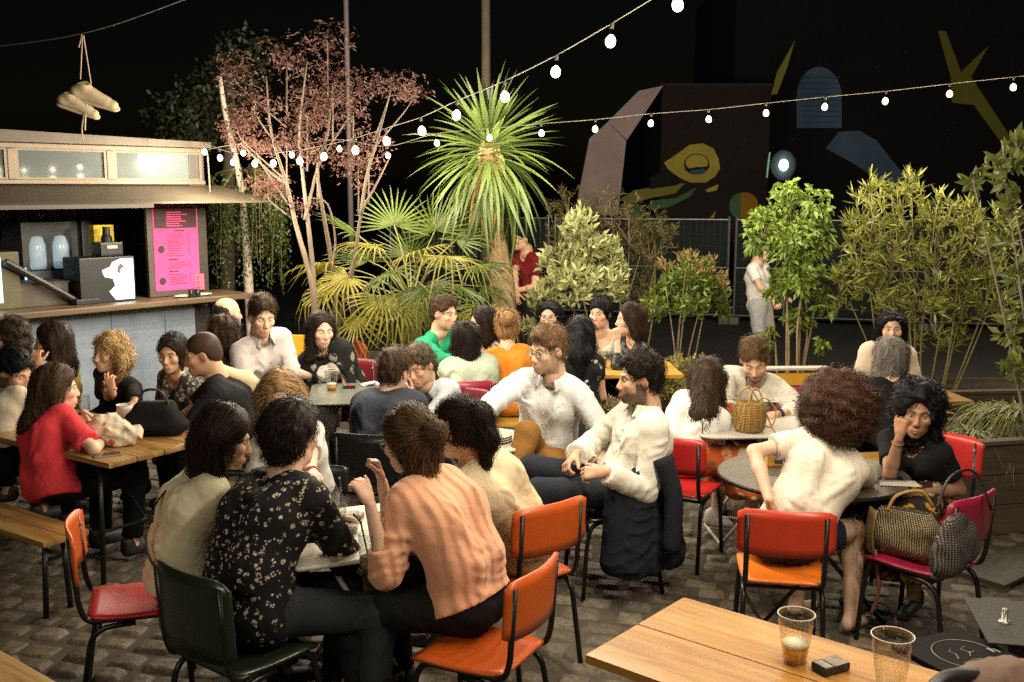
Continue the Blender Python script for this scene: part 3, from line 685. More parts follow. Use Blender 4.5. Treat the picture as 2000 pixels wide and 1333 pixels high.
    # --- trousers, shorts or skirt
    if bottom is not None:
        P2 = np.array([hip + u * .1] + hj + kn + an); F = Field(P2.min(0) - .18, P2.max(0) + .18, vb * 1.7 if not skirt and leglen > 1.2 else vb * 1.2); g = .014 + (0 if not skirt else .02)
        for s in (1, -1):
            F.cone(hip + l * s * .07 * B, T(.22, 0, s * .062 * B), (.1 + g * .6) * B, (.088 + g * .6) * B, .05); F.ell(hip - f * .05 * B + l * s * .055 * B - V3(0, 0, .015), np.array([.1, .085, .085]) * B + g * .7, .05)
        F.half(hip + u * .13, u)
        for i in (0, 1):
            if skirt:
                e = kn[i] + nrm(an[i] - kn[i]) * skirt; F.cone(hj[i], kn[i], .105, .088, .1); F.cone(kn[i], e, .085, .1, .1, cut=True, fold=.004)
            else:
                t = min(1, leglen); e = hj[i] + (kn[i] - hj[i]) * t; F.cone(hj[i], e, (.082 + g) * sc, (.082 - .028 * t + g) * sc, .04, cut=leglen < 1)
                if leglen > 1: F.cone(kn[i], kn[i] + (an[i] - kn[i]) * (leglen - 1), (.054 + g) * sc, (.046 + g) * sc, .03, cut=True, fold=.002)
        F.noise(.004, 24, seed + 5, 5); F.wrinkle(.005, .055, seed + 6, 5, lf)
        if skirt: F.cone(kn[0] * .5 + kn[1] * .5, kn[0] * .5 + kn[1] * .5 - V3(0, 0, skirt * .8), .08, .1, .08)
        tv, tq = F.nets(); link('skirt' if skirt else ('shorts' if leglen < 1.2 else 'trousers'), mesh_np('bottom', tv - o0, tq), botmat or cloth('cloth_%d_%d_%d' % tuple(int(c * 999) for c in bottom), bottom), root)
    # --- shoes
    if shoe is not None:
        for i in (0, 1):
            t = toe(i); c = an[i] - lf * .03 - V3(0, 0, .035); F = Field(np.minimum(c, t) - .08, np.maximum(c, t) + .08, max(vb * 1.3, .013))
            F.cone(c, t, .042 * sc, .034 * sc, .02); F.cone(c + V3(0, 0, .02), c + V3(0, 0, .045), .042, .043, .02)
            if an[i][2] < .12: F.half((0, 0, .004), (0, 0, -1))
            tv, tq = F.nets(); link('shoe', mesh_np('shoe', tv - o0, tq), mat('shoe_%d' % int(shoe[0] * 999), shoe, .6, var=.2), root)
    # --- glasses
    if glasses or sunglasses:
        b = MB(); up = .075 if sunglasses else 0.; bk = -.035 if sunglasses else 0.
        for s in (1, -1):
            c = V3(.096 + bk, .032 * s, .001 + up); b.tube([c + V3(-.004 * abs(math.sin(t)), .023 * math.cos(t), .019 * math.sin(t)) for t in np.linspace(0, 2 * math.pi, 15)], .0022, 5)
            b.tube([c + V3(0, .023 * s, .006), V3(.05 + bk, .079 * s, .008 + up), V3(-.01 + bk, .084 * s, .002 + up)], .002, 5)
        b.tube([V3(.097 + bk, .009, .004 + up), V3(.1 + bk, 0, .006 + up), V3(.097 + bk, -.009, .004 + up)], .002, 5)
        vv = np.array(b.v) * hs @ M.T + H - o0; b.v = [tuple(p) for p in vv]; b.build('glasses', mat('specs', glasses or (.02, .018, .015), .3, var=0), root, smooth=True)
        if sunglasses:
            b = MB()
            for s in (1, -1): b.sphere(V3(.096 + bk, .032 * s, .001 + up), .021, 10, 6, (.15, 1, .85))
            vv = np.array(b.v) * hs @ M.T + H - o0; b.v = [tuple(p) for p in vv]; b.build('lens', mat('dark_lens', (.01, .01, .01), .1, var=0), root.children[-1], smooth=True)
    return dict(root=root, o0=o0, sh=sh, el=el, wr=wr, hip=hip, N=N, u=u, tf=tf, tl=tl, kn=kn, an=an, H=H, M=M, T=T, hj=hj)
# ================================================================ the setting: ground, cobbles, kiosk, fence, mural building
def struct(o): o['kind'] = 'structure'; return o
sand = mat('sand_earth', (.075, .06, .045), .95, bump=.5, scale=60, var=.35)
asph = mat('asphalt', (.05, .048, .046), .9, bump=.4, scale=90, var=.25)
struct(MB().box((-160, -30, -.3), (160, 220, -.02)).build('ground', asph))
yard = struct(MB().box((-7, 1.2, -.019), (6.5, 11.6, -.006)).build('yard', sand))
def stone_mesh(sx, sy, seed, n=3):
    """worn cobble: rounded, slightly uneven top"""
    r = random.Random(seed); b = MB(); P = []
    def fn(u, v):
        x = (u - .5) * 2; y = (v - .5) * 2; q = 1 - max(abs(x), abs(y)) ** 5 * .6
        e = 1 - .06 * (x * x * y * y); m_ = max(abs(x), abs(y)); h = .014 * (1 - .5 * m_ ** 7 - .12 * (x * x + y * y)) + .0035 * math.sin(3 * x + seed) * math.cos(2.6 * y + seed * 2)
        return (x * sx * e, y * sy * e, h if max(abs(x), abs(y)) < .99 else -.03)
    b.sheet(lambda u, v: fn(u, v), 6, 6); return b
cobm = bpy.data.materials.new('cobble_stone'); _nt, _b = nodes_of(cobm); _N = _nt.nodes; _L = _nt.links
_g = _N.new('ShaderNodeNewGeometry'); _oi = _N.new('ShaderNodeObjectInfo'); _ad = _N.new('ShaderNodeMath'); _L.new(_g.outputs['Random Per Island'], _ad.inputs[0]); _L.new(_oi.outputs['Random'], _ad.inputs[1])
_fr = _N.new('ShaderNodeMath'); _fr.operation = 'FRACT'; _L.new(_ad.outputs[0], _fr.inputs[0])
_rp = ramp(_N, [(0, (.085, .07, .05)), (.35, (.16, .13, .092)), (.7, (.125, .108, .085)), (1, (.24, .2, .15))]); _L.new(_fr.outputs[0], _rp.inputs[0])
_tc = _N.new('ShaderNodeTexCoord'); _nz = _N.new('ShaderNodeTexNoise'); _nz.inputs['Scale'].default_value = 45; _nz.inputs['Detail'].default_value = 6; _L.new(_g.outputs['Position'], _nz.inputs['Vector'])
_mx = _N.new('ShaderNodeMix'); _mx.data_type = 'RGBA'; _mx.blend_type = 'MULTIPLY'; _mx.inputs[0].default_value = .8; _r2 = ramp(_N, [(.3, (.45, .42, .38)), (.65, (1.15, 1.1, 1.0))]); _L.new(_nz.outputs['Fac'], _r2.inputs[0]); _L.new(_rp.outputs[0], _mx.inputs[6]); _L.new(_r2.outputs[0], _mx.inputs[7])
_L.new(_mx.outputs[2], _b.inputs['Base Color']); _b.inputs['Roughness'].default_value = .62
_bp = _N.new('ShaderNodeBump'); _bp.inputs['Strength'].default_value = .6; _bp.inputs['Distance'].default_value = .012; _L.new(_nz.outputs['Fac'], _bp.inputs['Height']); _L.new(_bp.outputs[0], _b.inputs['Normal'])
stones = []
y = 1.6; row = 0; ang = R(-14); ca, sa = math.cos(ang), math.sin(ang)
vv = -1.5
while vv < 13:
    h = rnd.uniform(.125, .165); uu = -8 + rnd.uniform(0, .2)
    while uu < 9:
        w = rnd.uniform(.15, .26); x = uu * ca - vv * sa; yy = uu * sa + vv * ca
        if 1.5 < yy < 11.3 and -6.6 < x < 6.2 and abs(x) < .56 * yy + .5: stones.append((x, yy, w / 2 - .005, h / 2 - .005, rnd.uniform(-.012, .004), rnd.uniform(-.06, .06)))
        uu += w
    vv += h
def seen(st):
    px = 1000 + st[0] / st[1] * 2000; py = 370 + 2.2 / st[1] * 2000
    return -60 < px < 2060 and py < 1390
cand = sorted([s for s in stones if seen(s)], key=lambda s: s[1]); near = set(id(s) for s in cand[:300])
protos = [stone_mesh(.1, .07, k).mesh('cobble_%d' % k, True) for k in range(6)]
for p in protos: p.materials.append(cobm)
far = MB()
for s in stones:
    if id(s) in near:
        o = link('cobble', protos[rnd.randrange(6)], None, yard); o.location = (s[0], s[1], s[4]); o.scale = (s[2] / .1, s[3] / .07, 1); o.rotation_euler = (rnd.uniform(-.03, .03), rnd.uniform(-.03, .03), ang + s[5] + (math.pi if rnd.random() < .5 else 0))
    else:
        k = rnd.randrange(6); c, d = math.cos(ang + s[5]), math.sin(ang + s[5]); m = protos[k]
        vs = [v.co for v in m.vertices]; far.add([(s[0] + (v.x * s[2] / .1) * c - (v.y * s[3] / .07) * d, s[1] + (v.x * s[2] / .1) * d + (v.y * s[3] / .07) * c, v.z + s[4]) for v in vs], [tuple(p.vertices) for p in m.polygons])
o = far.build('cobbles_beyond', cobm, yard, smooth=True); o['kind'] = 'stuff'
# ---------------------------------------------------------------- kiosk
alu = mat('painted_aluminium', (.115, .085, .058), .42, .35, bump=.15, scale=25, var=.2)
kdark = mat('kiosk_brown_steel', (.05, .04, .033), .55, .2, bump=.2, scale=30, var=.25)
kwhite = mat('worn_white_panel', (.29, .35, .45), .6, bump=.35, scale=9, var=.3)
corr = mat('grey_corrugated_steel', (.2, .21, .24), .45, .5, bump=.15, scale=20, var=.2)
frost = mat('frosted_window', (.1, .115, .115), .07, bump=.02, scale=3, var=.2, spec=.35)
kwood = wood('counter_wood', (.09, .055, .03), (.18, .12, .07), .5)
kroot = empty('kiosk', (-3.09, 10.4, 0), math.atan2(1.5, 1.36)); tag(kroot, 'bar kiosk with frosted top windows, metal canopy and long serving counter', 'kiosk')
K = lambda n, m, fn, par=kroot, **k: (lambda b: (fn(b), b.build(n, m, par, **k))[1])(MB())
XL = -6.0
K('lower_panel', kwhite, lambda b: b.box((XL, .0, .05), (-.17, .06, 1.09)))
for i in range(10):
    K('panel_rib', kwhite, lambda b: b.box((-.5 - i * .55, -.012, .06), (-.475 - i * .55, -.002, 1.08)))
K('corner_post', kdark, lambda b: b.box((-.165, -.01, 0), (0, .12, 2.6), bev=.008))
K('plinth', kdark, lambda b: b.box((XL, .02, -.02), (-.02, 2.2, .045)))
K('end_wall', kdark, lambda b: b.box((-.08, .125, .05), (-.01, 2.2, 2.58)))
K('back_wall', corr, lambda b: b.box((XL, 2.12, .05), (-.1, 2.2, 2.58)))
for i in range(24): K('wall_sheet', corr, lambda b: b.box((-.36 - i * .17, 1.6, .9), (-.24 - i * .17, 1.63 + .015 * (i % 2), 2.2), bev=.006))
K('inner_wall', mat('black_inner', (.015, .015, .017), .8), lambda b: b.box((XL, 1.66, .05), (-.1, 1.7, 2.5)))
K('counter', kwood, lambda b: b.box((XL, -.34, 1.1), (.3, .3, 1.155), bev=.012))
K('bracket', kdark, lambda b: b.box((-.2, -.25, 1.05), (-.17, -.002, 1.095)))
cn = K('canopy', mat('canopy_brown', (.09, .07, .048), .42, .3, bump=.15, scale=20, var=.25), lambda b: b.add([(XL, -.62, 2.07), (.34, -.62, 2.07), (.34, -.6, 2.09), (XL, -.6, 2.09), (XL, .0, 2.24), (.16, .0, 2.24), (XL, 0, 2.2), (.16, 0, 2.2)], [(3, 2, 5, 4), (0, 1, 2, 3), (0, 6, 7, 1), (1, 7, 5, 2)]))
K('canopy_lip', kdark, lambda b: b.box((XL, -.63, 2.035), (-.9, -.6, 2.07)))
K('window_rail', alu, lambda b: (b.box((XL, -.03, 2.245), (0, .05, 2.285), bev=.006), b.box((XL, -.03, 2.555), (0, .05, 2.6), bev=.006)))
tt = [0, .98, 1.873, 2.75, 3.65, 4.6, 5.6]
for a_, b_ in zip(tt[:-1], tt[1:]):
    w = K('window_pane', frost, lambda b: b.box((-b_ + .05, .0, 2.285), (-a_ - .05, .02, 2.555)))
    K('window_frame', alu, lambda b: (b.box((-b_ + .035, -.02, 2.284), (-b_ + .06, .03, 2.556)), b.box((-a_ - .06, -.02, 2.284), (-a_ - .035, .03, 2.556)), b.box((-b_ + .061, -.018, 2.286), (-a_ - .061, .028, 2.302)), b.box((-b_ + .061, -.018, 2.538), (-a_ - .061, .028, 2.554))), w)
    K('mullion', alu, lambda b: b.box((-b_ - .034, -.028, 2.286), (-b_ + .034, .04, 2.554), bev=.006))
K('roof', mat('roof_brown', (.062, .045, .03), .5, .2, bump=.2, scale=20, var=.25), lambda b: b.add([(XL, -.08, 2.605), (.05, -.08, 2.605), (.05, 2.3, 2.605), (XL, 2.3, 2.605), (XL, -.08, 2.80), (.05, -.08, 2.66), (.05, 2.3, 2.66), (XL, 2.3, 2.8)], [(0, 3, 2, 1), (4, 5, 6, 7), (0, 1, 5, 4), (1, 2, 6, 5), (2, 3, 7, 6), (3, 0, 4, 7)]))
K('ceiling', kdark, lambda b: b.box((XL, .06, 2.5), (-.1, 1.6, 2.54)))
# menu board and its pink menu
brd = K('menu_board', mat('dark_board', (.07, .05, .045), .6, bump=.2, scale=30), lambda b: b.box((-.66, -.035, 1.16), (-.172, .01, 2.16), bev=.004))
pink = mat('pink_paper', (.85, .07, .27), .7, var=.06, scale=5); dk = mat('menu_black', (.05, .015, .02), .7, var=0); dpk = mat('menu_print', (.35, .02, .06), .7, var=0)
mn = empty('menu_poster', (0, 0, 0)); mn.parent = kroot; mn.parent = None
mroot = empty('menu_poster', kroot.location, kroot.rotation_euler.z); bpy.data.objects.remove(mn)
tag(mroot, 'bright pink printed drinks menu with a dark top panel, on the kiosk corner', 'poster')
P_ = lambda n, m, x0, x1, z0, z1, d, par=mroot: K(n, m, lambda b: b.box((x0, -.0375 - d, z0), (x1, -.0372 - d + .0006, z1)), par)
sheet = P_('paper', pink, -.60, -.12, 1.215, 2.04, .003)
P_('printed_panel', dk, -.588, -.132, 1.822, 2.03, .0045)
P_('price_tag', mat('pink_tag', (.9, .12, .22), .7, var=.05), -.175, -.075, 1.2, 1.36, .006)
for i in range(7):
    P_('text_line', pink, -.46, -.46 + rnd.uniform(.14, .24), 1.84 + i * .022, 1.85 + i * .022, .006)
for i, zz in enumerate([1.79, 1.765, 1.745, 1.725, 1.705, 1.685, 1.665, 1.645, 1.62, 1.60, 1.575, 1.55, 1.51, 1.48, 1.455, 1.43, 1.395, 1.365, 1.34, 1.32, 1.3, 1.275]):
    hd = i in (0, 12, 16); x0 = -.45 if i else -.37
    P_('text_line', dk if hd else dpk, x0, x0 + (.1 if hd else rnd.uniform(.1, .2)), zz, zz + (.013 if hd else .007), .006)
    if not hd: P_('price', dpk, -.235, -.215, zz, zz + .007, .006)
for zz in (1.62, 1.31):
    K('round_stamp', dk, lambda b: b.add([(-.525 + .036 * math.cos(t * math.pi / 10), -.0435, zz + .036 * math.sin(t * math.pi / 10)) for t in range(20)], [tuple(range(20))]), mroot)
for i in range(5): P_('tag_print', dk, -.16, -.12 - .02 * (i % 2), 1.22 + i * .026, 1.228 + i * .026, .0085)
def ktop(name, label, cat, fn, x, y, z=1.157, rz=0.):
    """a thing standing on the counter; x, y in the kiosk's own frame"""
    a = kroot.rotation_euler.z; e = empty(name, (-3.09 + x * math.cos(a) - y * math.sin(a), 10.4 + x * math.sin(a) + y * math.cos(a), z), a + rz); tag(e, label, cat); fn(e); return e
scr = mat('lit_white_screen', (.8, .85, .9), .4, var=0, emis=(.75, .92, 1), es=3.); blk = mat('matt_black_plastic', (.015, .015, .017), .45, var=.1)
def f1(e):
    K('case', blk, lambda b: b.box((-.33, -.14, 0), (.2, .2, .42), bev=.01), e); K('lit_panel', scr, lambda b: b.prism([(.0, .02), (.185, .02), (.185, .40), (.06, .40), (-.02, .37), (-.04, .33), (-.12, .30), (-.1, .24), (-.02, .22), (.0, .15), (-.06, .1)], .1415, .1425, Matrix(((1, 0, 0, 0), (0, 0, -1, 0), (0, 1, 0, 0), (0, 0, 0, 1)))), e)
    K('print_shape', mat('logo_grey', (.1, .1, .1), .5, var=0), lambda b: b.prism([(.02, .28), (.05, .26), (.06, .30), (.1, .33), (.06, .36), (.03, .33)], .144, .145, Matrix(((1, 0, 0, 0), (0, 0, -1, 0), (0, 1, 0, 0), (0, 0, 0, 1)))), e)
ktop('counter_display', 'black counter display with glowing white panel beside the pink menu', 'display', f1, -1.05, .02)
def f2(e):
    K('housing', blk, lambda b: (b.box((-.11, -.1, 0), (.11, .1, .13), bev=.02), b.lathe([(.05, .13), (.05, .17), (.035, .2), (.034, .27)], 14, close=True)), e); K('name_plate', mat('plate', (.7, .65, .5), .5), lambda b: b.box((-.05, -.106, .07), (.05, -.102, .1)), e)
ktop('beer_tap', 'black drinks dispenser standing on the glowing counter display', 'dispenser', f2, -1.02, .06, 1.58)
def f3(e): K('carton', mat('yellow_card', (.75, .55, .03), .6), lambda b: b.box((-.1, -.06, 0), (.1, .06, .3), bev=.004), e); K('print_band', mat('card_print', (.5, .3, .02), .6), lambda b: b.box((-.06, -.064, .1), (.05, -.061, .2)), e)
ktop('yellow_box', 'yellow cardboard box behind the glowing counter display', 'box', f3, -.93, .35, 1.56)
def f4(e):
    K('cabinet', blk, lambda b: (b.box((-.22, -.2, 0), (.22, -.17, .7)), b.box((-.22, -.2, .7), (.22, .25, .74)), b.box((-.22, .22, 0), (.22, .25, .7)), b.box((-.25, -.2, 0), (-.22, .25, .74))), e)
    [K('tank', mat('machine_glass', (.3, .36, .4), .12, var=.5, scale=14, emis=(.5, .78, 1.), es=.22), lambda b: b.lathe([(.001, .3), (.09, .3), (.1, .33), (.1, .52), (.08, .6), (.03, .63), (.001, .63)], 18, (x_, -.14, 0)), e, smooth=True) for x_ in (-.11, .11)]; K('front_panel', corr, lambda b: b.box((-.2, -.215, .02), (.2, -.205, .28), bev=.004), e); K('shelf', mat('chrome', (.6, .6, .6), .2, .9, var=0), lambda b: b.box((-.19, -.255, .2), (.19, -.217, .22)), e)
    K('light_tube', mat('blue_tube', (.5, .8, 1), .4, var=0, emis=(.35, .75, 1), es=2.5), lambda b: b.box((-.245, -.225, .02), (-.235, -.202, .32)), e)
ktop('drinks_machine', 'glass-fronted machine with a faint blue glow behind the counter', 'machine', f4, -1.35, .75, 1.15)
def f5(e):
    K('case', mat('olive_case', (.1, .09, .04), .5), lambda b: b.box((-.28, -.1, 0), (.24, .2, .5), bev=.01), e); K('lit_panel', mat('screen_blue', (.6, .8, .95), .4, var=0, emis=(.55, .85, 1), es=1.5), lambda b: b.box((-.24, -.106, .06), (.08, -.102, .46)), e)
    for i, c in enumerate([(.8, .1, .08), (.85, .4, .1), (.1, .5, .3), (.1, .4, .7), (.15, .6, .5)]): K('bottle_print', mat('print_%d' % i, c, .5, var=0, emis=c, es=.7), lambda b: b.box((-.22 + i * .06, -.1095, .24), (-.185 + i * .06, -.107, .42)), e)
    K('red_ring', mat('print_0', (.8, .1, .08)), lambda b: b.tube([(-.08 + .06 * math.cos(t), -.109, .13 + .05 * math.sin(t)) for t in np.linspace(0, 6.28, 15)], .006, 5), e)
ktop('drinks_display', 'small lit display of coloured bottles at the left end of the counter', 'display', f5, -2.1, .1)
def f6(e): K('arm', blk, lambda b: b.tube([(-.5, 0, .42), (0, 0, .1), (.12, 0, .02)], [.035, .03, .03], 8), e); K('base', blk, lambda b: b.box((.06, -.1, 0), (.28, .1, .05), bev=.01), e)
ktop('till_arm', 'slanted black arm lying across the serving counter', 'till', f6, -1.5, -.05)
def f7(e): K('tray', mat('brown_tray', (.09, .07, .055), .6), lambda b: b.box((-.4, -.1, 0), (.35, .25, .2), bev=.008), e); K('tray_lip', kdark, lambda b: b.box((-.41, -.11, .2), (.36, .26, .215)), e)
ktop('counter_crate', 'low brown crate on the counter left of the slanted arm', 'crate', f7, -1.78, .12)
def f8(e): K('bag', mat('white_paper_bag', (.7, .66, .6), .8, bump=.5, scale=30), lambda b: b.sphere((0, 0, .014), .1, 12, 6, (2.2, .7, .15)), e, smooth=True)
ktop('paper_roll', 'crumpled white paper lying on the counter below the pink menu', 'paper', f8, -.3, -.2, 1.157)
def f9(e):
    for i in (0, 1): K('canister', mat('black_canister', (.02, .02, .02), .2), lambda b: b.lathe([(.028, 0), (.03, .005), (.03, .07), (.022, .078)], 14, (.07 * i, 0, 0), True), e, smooth=True)
ktop('shakers', 'two small black shakers on the counter below the pink menu', 'shakers', f9, -.36, -.27)
for i, (c, h, lb) in enumerate([((.35, .09, .05), .5, 'tall red-brown bottle at the far left of the counter'), ((.45, .4, .33), .55, 'tall pale bottle beside the lit bottle display')]):
    def fb(e): K('glass', mat('bottle_%d' % i, c, .25), lambda b: b.lathe([(.045, 0), (.048, .02), (.048, h * .62), (.02, h * .8), (.018, h)], 14, close=True), e, smooth=True); K('cap', blk, lambda b: b.lathe([(.021, h - .03), (.021, h + .012), (.01, h + .014)], 10, close=True), e)
    ktop('bottle', lb, 'bottle', fb, -2.52 + .12 * i, -.1)
# ---------------------------------------------------------------- mesh fence
galv = mat('galvanised_tube', (.24, .25, .26), .4, .7, var=.15); net = mat('dark_green_netting', (.018, .024, .024), .9, bump=.4, scale=80, var=.3)
fl0 = W(960, 620, 18.3); fr0 = W(2150, 640, 15.6); A0 = V3(fl0[0], 18.3, 0); dF = nrm(V3(fr0[0], 15.6, 0) - A0); NF = 4; pw = 3.1
post = W(1423, 640, 16.9); off = (post - A0) @ dF % pw
for i in range(-1, 4):
    c = A0 + dF * (off + i * pw); e = empty('fence_panel', c, math.atan2(dF[1], dF[0])); tag(e, ['wire fence panel with dark netting, behind the dragon palm trunk', 'wire fence panel with dark netting, left of the paired fence posts', 'wire fence panel with dark netting, right of the paired fence posts', 'wire fence panel with dark netting, behind the yellow bamboo', 'wire fence panel with dark netting, right end of the fence'][i + 1], 'fence', 'mesh fence panels')
    for x in (.06, pw - .06): K('post', galv, lambda b: b.tube([(x, 0, -.02), (x, 0, 1.75)], .024, 8), e)
    for z in (.1, .9, 1.7): K('rail', galv, lambda b: b.tube([(.06, 0, z), (pw - .06, 0, z)], .016, 6), e)
    K('netting', net, lambda b: b.sheet(lambda u, v: (.08 + u * (pw - .16), .03 + .012 * math.sin(u * 31) * math.sin(v * 5), .06 + 1.62 * v), 40, 8, .004), e, smooth=True)
    o = K('wire_mesh', galv, lambda b: [b.tube([(.1 + j * .1, -.012, .1), (.1 + j * .1, -.012, 1.7)], .0022, 3, False) for j in range(int(pw / .1) - 1)] + [b.tube([(.06, -.014, .25 + j * .2), (pw - .06, -.014, .25 + j * .2)], .0022, 3, False) for j in range(7)], e)
    o['kind'] = 'stuff'
    for x in (.06, pw - .06): K('foot', mat('concrete_foot', (.2, .19, .18), .9, bump=.4, scale=40), lambda b: b.box((x - .1, -.32, -.02), (x + .1, .32, .1), bev=.02), e)
# ---------------------------------------------------------------- dark building with the mural
mw = mat('dark_brick_wall', (.03, .02, .02), .85, bump=.3, scale=25, var=.35)
YB = 23.0; mb = empty('mural_building', (W(1560, 400, YB)[0], YB, 0)); tag(mb, 'dark building covered in a mural of a yellow bird head', 'building'); ox = mb.location.x
def mp_(px, py): p = W(px, py, YB); return (p[0] - ox, p[2])
xa = mp_(1290, 400)[0]; xb = mp_(1500, 400)[0]; zt = mp_(1300, 170)[1]
K('wall', mw, lambda b: b.box((xa - 2.2, .1, -.02), (xb, 8, mp_(1300, 420)[1])), mb); K('upper_wall', mw, lambda b: b.box((xa, .1, mp_(1300, 420)[1] + .001), (xb, 8, zt)), mb)
K('roof_slab', mat('roof_dark', (.04, .03, .03), .8), lambda b: b.box((xa - .05, .05, zt + .001), (xb + .05, 8, zt + .08)), mb)
MXZ = Matrix(((1, 0, 0, 0), (0, 0, 1, 0), (0, 1, 0, 0), (0, 0, 0, 1)))
def paint(name, m, pts, d): K(name, m, lambda b: b.prism([mp_(*p) for p in pts], .099 - d - .008, .099 - d, MXZ), mb)
band = mat('pale_pink_render', (.8, .6, .6), .8, bump=.3, scale=10, var=.25)
K('gable_band', band, lambda b: b.prism([mp_(*p) for p in [(1185, 240), (1245, 180), (1292, 170), (1222, 275)]], -.25, .097, MXZ), mb)
K('gable_pillar', band, lambda b: b.prism([mp_(*p) for p in [(1125, 400), (1150, 272), (1185, 240.5), (1221, 276), (1205, 420), (1120, 420)]], -.22, .09, MXZ), mb)
ye = mat('mural_yellow', (.75, .6, .1), .8, var=.3, scale=9, bump=.4); ol = mat('mural_olive', (.36, .36, .06), .8, var=.2, scale=3); gr = mat('mural_green', (.12, .26, .1), .8, var=.2, scale=3); bl = mat('mural_blue', (.16, .27, .46), .8, var=.4, scale=6); kk = mat('mural_line', (.01, .012, .015), .8, var=0); og = mat('mural_orange', (.55, .28, .02), .8, var=.15, scale=3); te = mat('mural_teal', (.06, .2, .28), .8, var=.2)
def arc(cx, cy, rx, ry, a0=0, a1=360, n=22): return [(cx + rx * math.cos(R(a0 + (a1 - a0) * i / n)), cy - ry * math.sin(R(a0 + (a1 - a0) * i / n))) for i in range(n + (0 if a1 - a0 >= 359 else 1))]
paint('painted_head', ye, [(1298, 318), (1325, 300), (1348, 283), (1375, 280), (1395, 290), (1405, 310), (1408, 330), (1398, 345), (1380, 357), (1350, 357), (1330, 348), (1318, 340), (1306, 330)], .0)
paint('painted_eye_line', kk, arc(1362, 321, 25, 21), .009); paint('painted_eyelid', ye, arc(1362, 318, 22, 16), .018); paint('painted_iris', te, arc(1364, 334, 15, 8), .027); paint('painted_lid_line', kk, [(1338, 330), (1386, 325), (1386, 329), (1340, 334)], .036)
for j, pts in enumerate([[(1210, 390), (1240, 372), (1300, 362), (1340, 358), (1320, 378), (1270, 388), (1230, 400)], [(1270, 392), (1320, 388), (1362, 366), (1350, 384), (1310, 404), (1270, 412)], [(1225, 405), (1262, 400), (1250, 425), (1215, 425)], [(1378, 372), (1405, 360), (1402, 372), (1385, 376)], [(1386, 430), (1400, 412), (1396, 425)]]): paint('painted_feather', [ol, gr, gr, ye, ye][j], pts, .0)
paint('painted_beak', kk, [(1270, 348), (1300, 330), (1330, 350), (1325, 362), (1270, 370)], .002)
paint('painted_disc', og, arc(1456, 402, 27, 26), .0); paint('painted_disc_edge', gr, arc(1448, 403, 22, 26, 90, 270), .009)
paint('painted_leaf', ol, [(1508, 185), (1520, 140), (1555, 78), (1540, 130), (1520, 183)], .0)
# tall rear block with faint blue arches
tb = empty('rear_block', (W(1800, 400, 27)[0], 27, 0)); tag(tb, 'tall dark block with faint painted blue arches behind the string lights', 'building'); ox = tb.location.x; YB = 27.0; mb = tb
K('wall', mat('near_black_wall', (.018, .018, .022), .9, bump=.3, scale=15, var=.3), lambda b: b.box((mp_(1440, 0)[0], .1, -.02), (mp_(2400, 0)[0], 6, mp_(1500, -60)[1])), tb)
paint('painted_arch', bl, arc(1602, 190, 44, 60, 0, 180) + [(1558, 250), (1646, 250)], .0)
paint('painted_arch', bl, [(1615, 290), (1640, 258), (1680, 255), (1715, 275), (1750, 320), (1785, 360), (1760, 380), (1700, 340), (1670, 320)], .0)
for j in range(9): paint('painted_course', te, [(1562 + j, 150 + j * 11), (1642 - j, 150 + j * 11), (1642 - j, 152 + j * 11), (1562 + j, 152 + j * 11)], .009)
paint('painted_stem', ol, [(1862, 200), (1860, 150), (1835, 60), (1850, 60), (1880, 140), (1935, 88), (1900, 150), (1985, 280), (1960, 280), (1905, 205)], .0)
# lit lamp head on the fence line
sp = W(1530, 323, 16.5); sr = empty('floodlight', (sp[0] + .09, 16.5, 0)); tag(sr, 'small round floodlight with greenish rim above the fence', 'lamp')
K('pole', galv, lambda b: b.tube([(.06, .2, -.02), (.06, .2, sp[2])], .03, 8), sr); K('housing', blk, lambda b: b.add([(x - .09, y, z + sp[2]) for x, y, z in MB().lathe([(.12, -.02), (.2, .05), (.2, .1)], 18).v] if 0 else [(-.09 + .2 * math.cos(t), .05 * k, sp[2] + .24 * math.sin(t)) for k in (0, 3) for t in np.linspace(0, 5.93, 18)], [(k, (k + 1) % 18, 18 + (k + 1) % 18, 18 + k) for k in range(18)] + [tuple(range(18, 36))]), sr, smooth=True)
K('lens', mat('cold_lens', (.7, .95, 1), .3, var=0, emis=(.7, 1, .95), es=14), lambda b: b.sphere((-.09, -.02, sp[2]), .085, 12, 8, (.9, .4, 1.1)), sr, smooth=True)
K('rim', mat('green_rim', (.2, .6, .35), .3, var=0), lambda b: b.tube([(-.31 + .05 * math.cos(t) * 0 - .04 * math.sin(t * .5), -.02, sp[2] + .2 * math.cos(t)) for t in np.linspace(0, 3.14, 10)], .016, 6), sr, smooth=True)
# poles and overhead wire
for (px, Y, r, m, lb, zt) in [(684, 14.5, .035, mat('pale_pole', (.4, .33, .34), .5, .3), 'thin pale lamp post rising behind the red maple', 7.5), (950, 11.2, .045, mat('brown_pole', (.08, .058, .04), .7, bump=.4, scale=30), 'thick brown utility pole rising behind the dragon palm', 6.5)]:
    x = W(px, 370, Y)[0]; e = empty('pole', (x, Y, 0)); tag(e, lb, 'pole'); K('shaft', m, lambda b: b.tube([(0, 0, -.02), (0, 0, zt)], [r * 1.15, r * .9], 12), e, smooth=True); K('collar', galv, lambda b: b.lathe([(r * 1.3, 0), (r * 1.35, .02), (r * 1.35, .1), (r * 1.3, .12)], 12, (0, 0, 3.15)), e); K('base_plate', galv, lambda b: b.box((-r * 2.5, -r * 2.5, -.02), (r * 2.5, r * 2.5, .015)), e)
wr_ = [W(-80, 100, 7.6), W(160, 66, 7.8), W(360, 0, 8.0), W(600, -90, 8.3)]
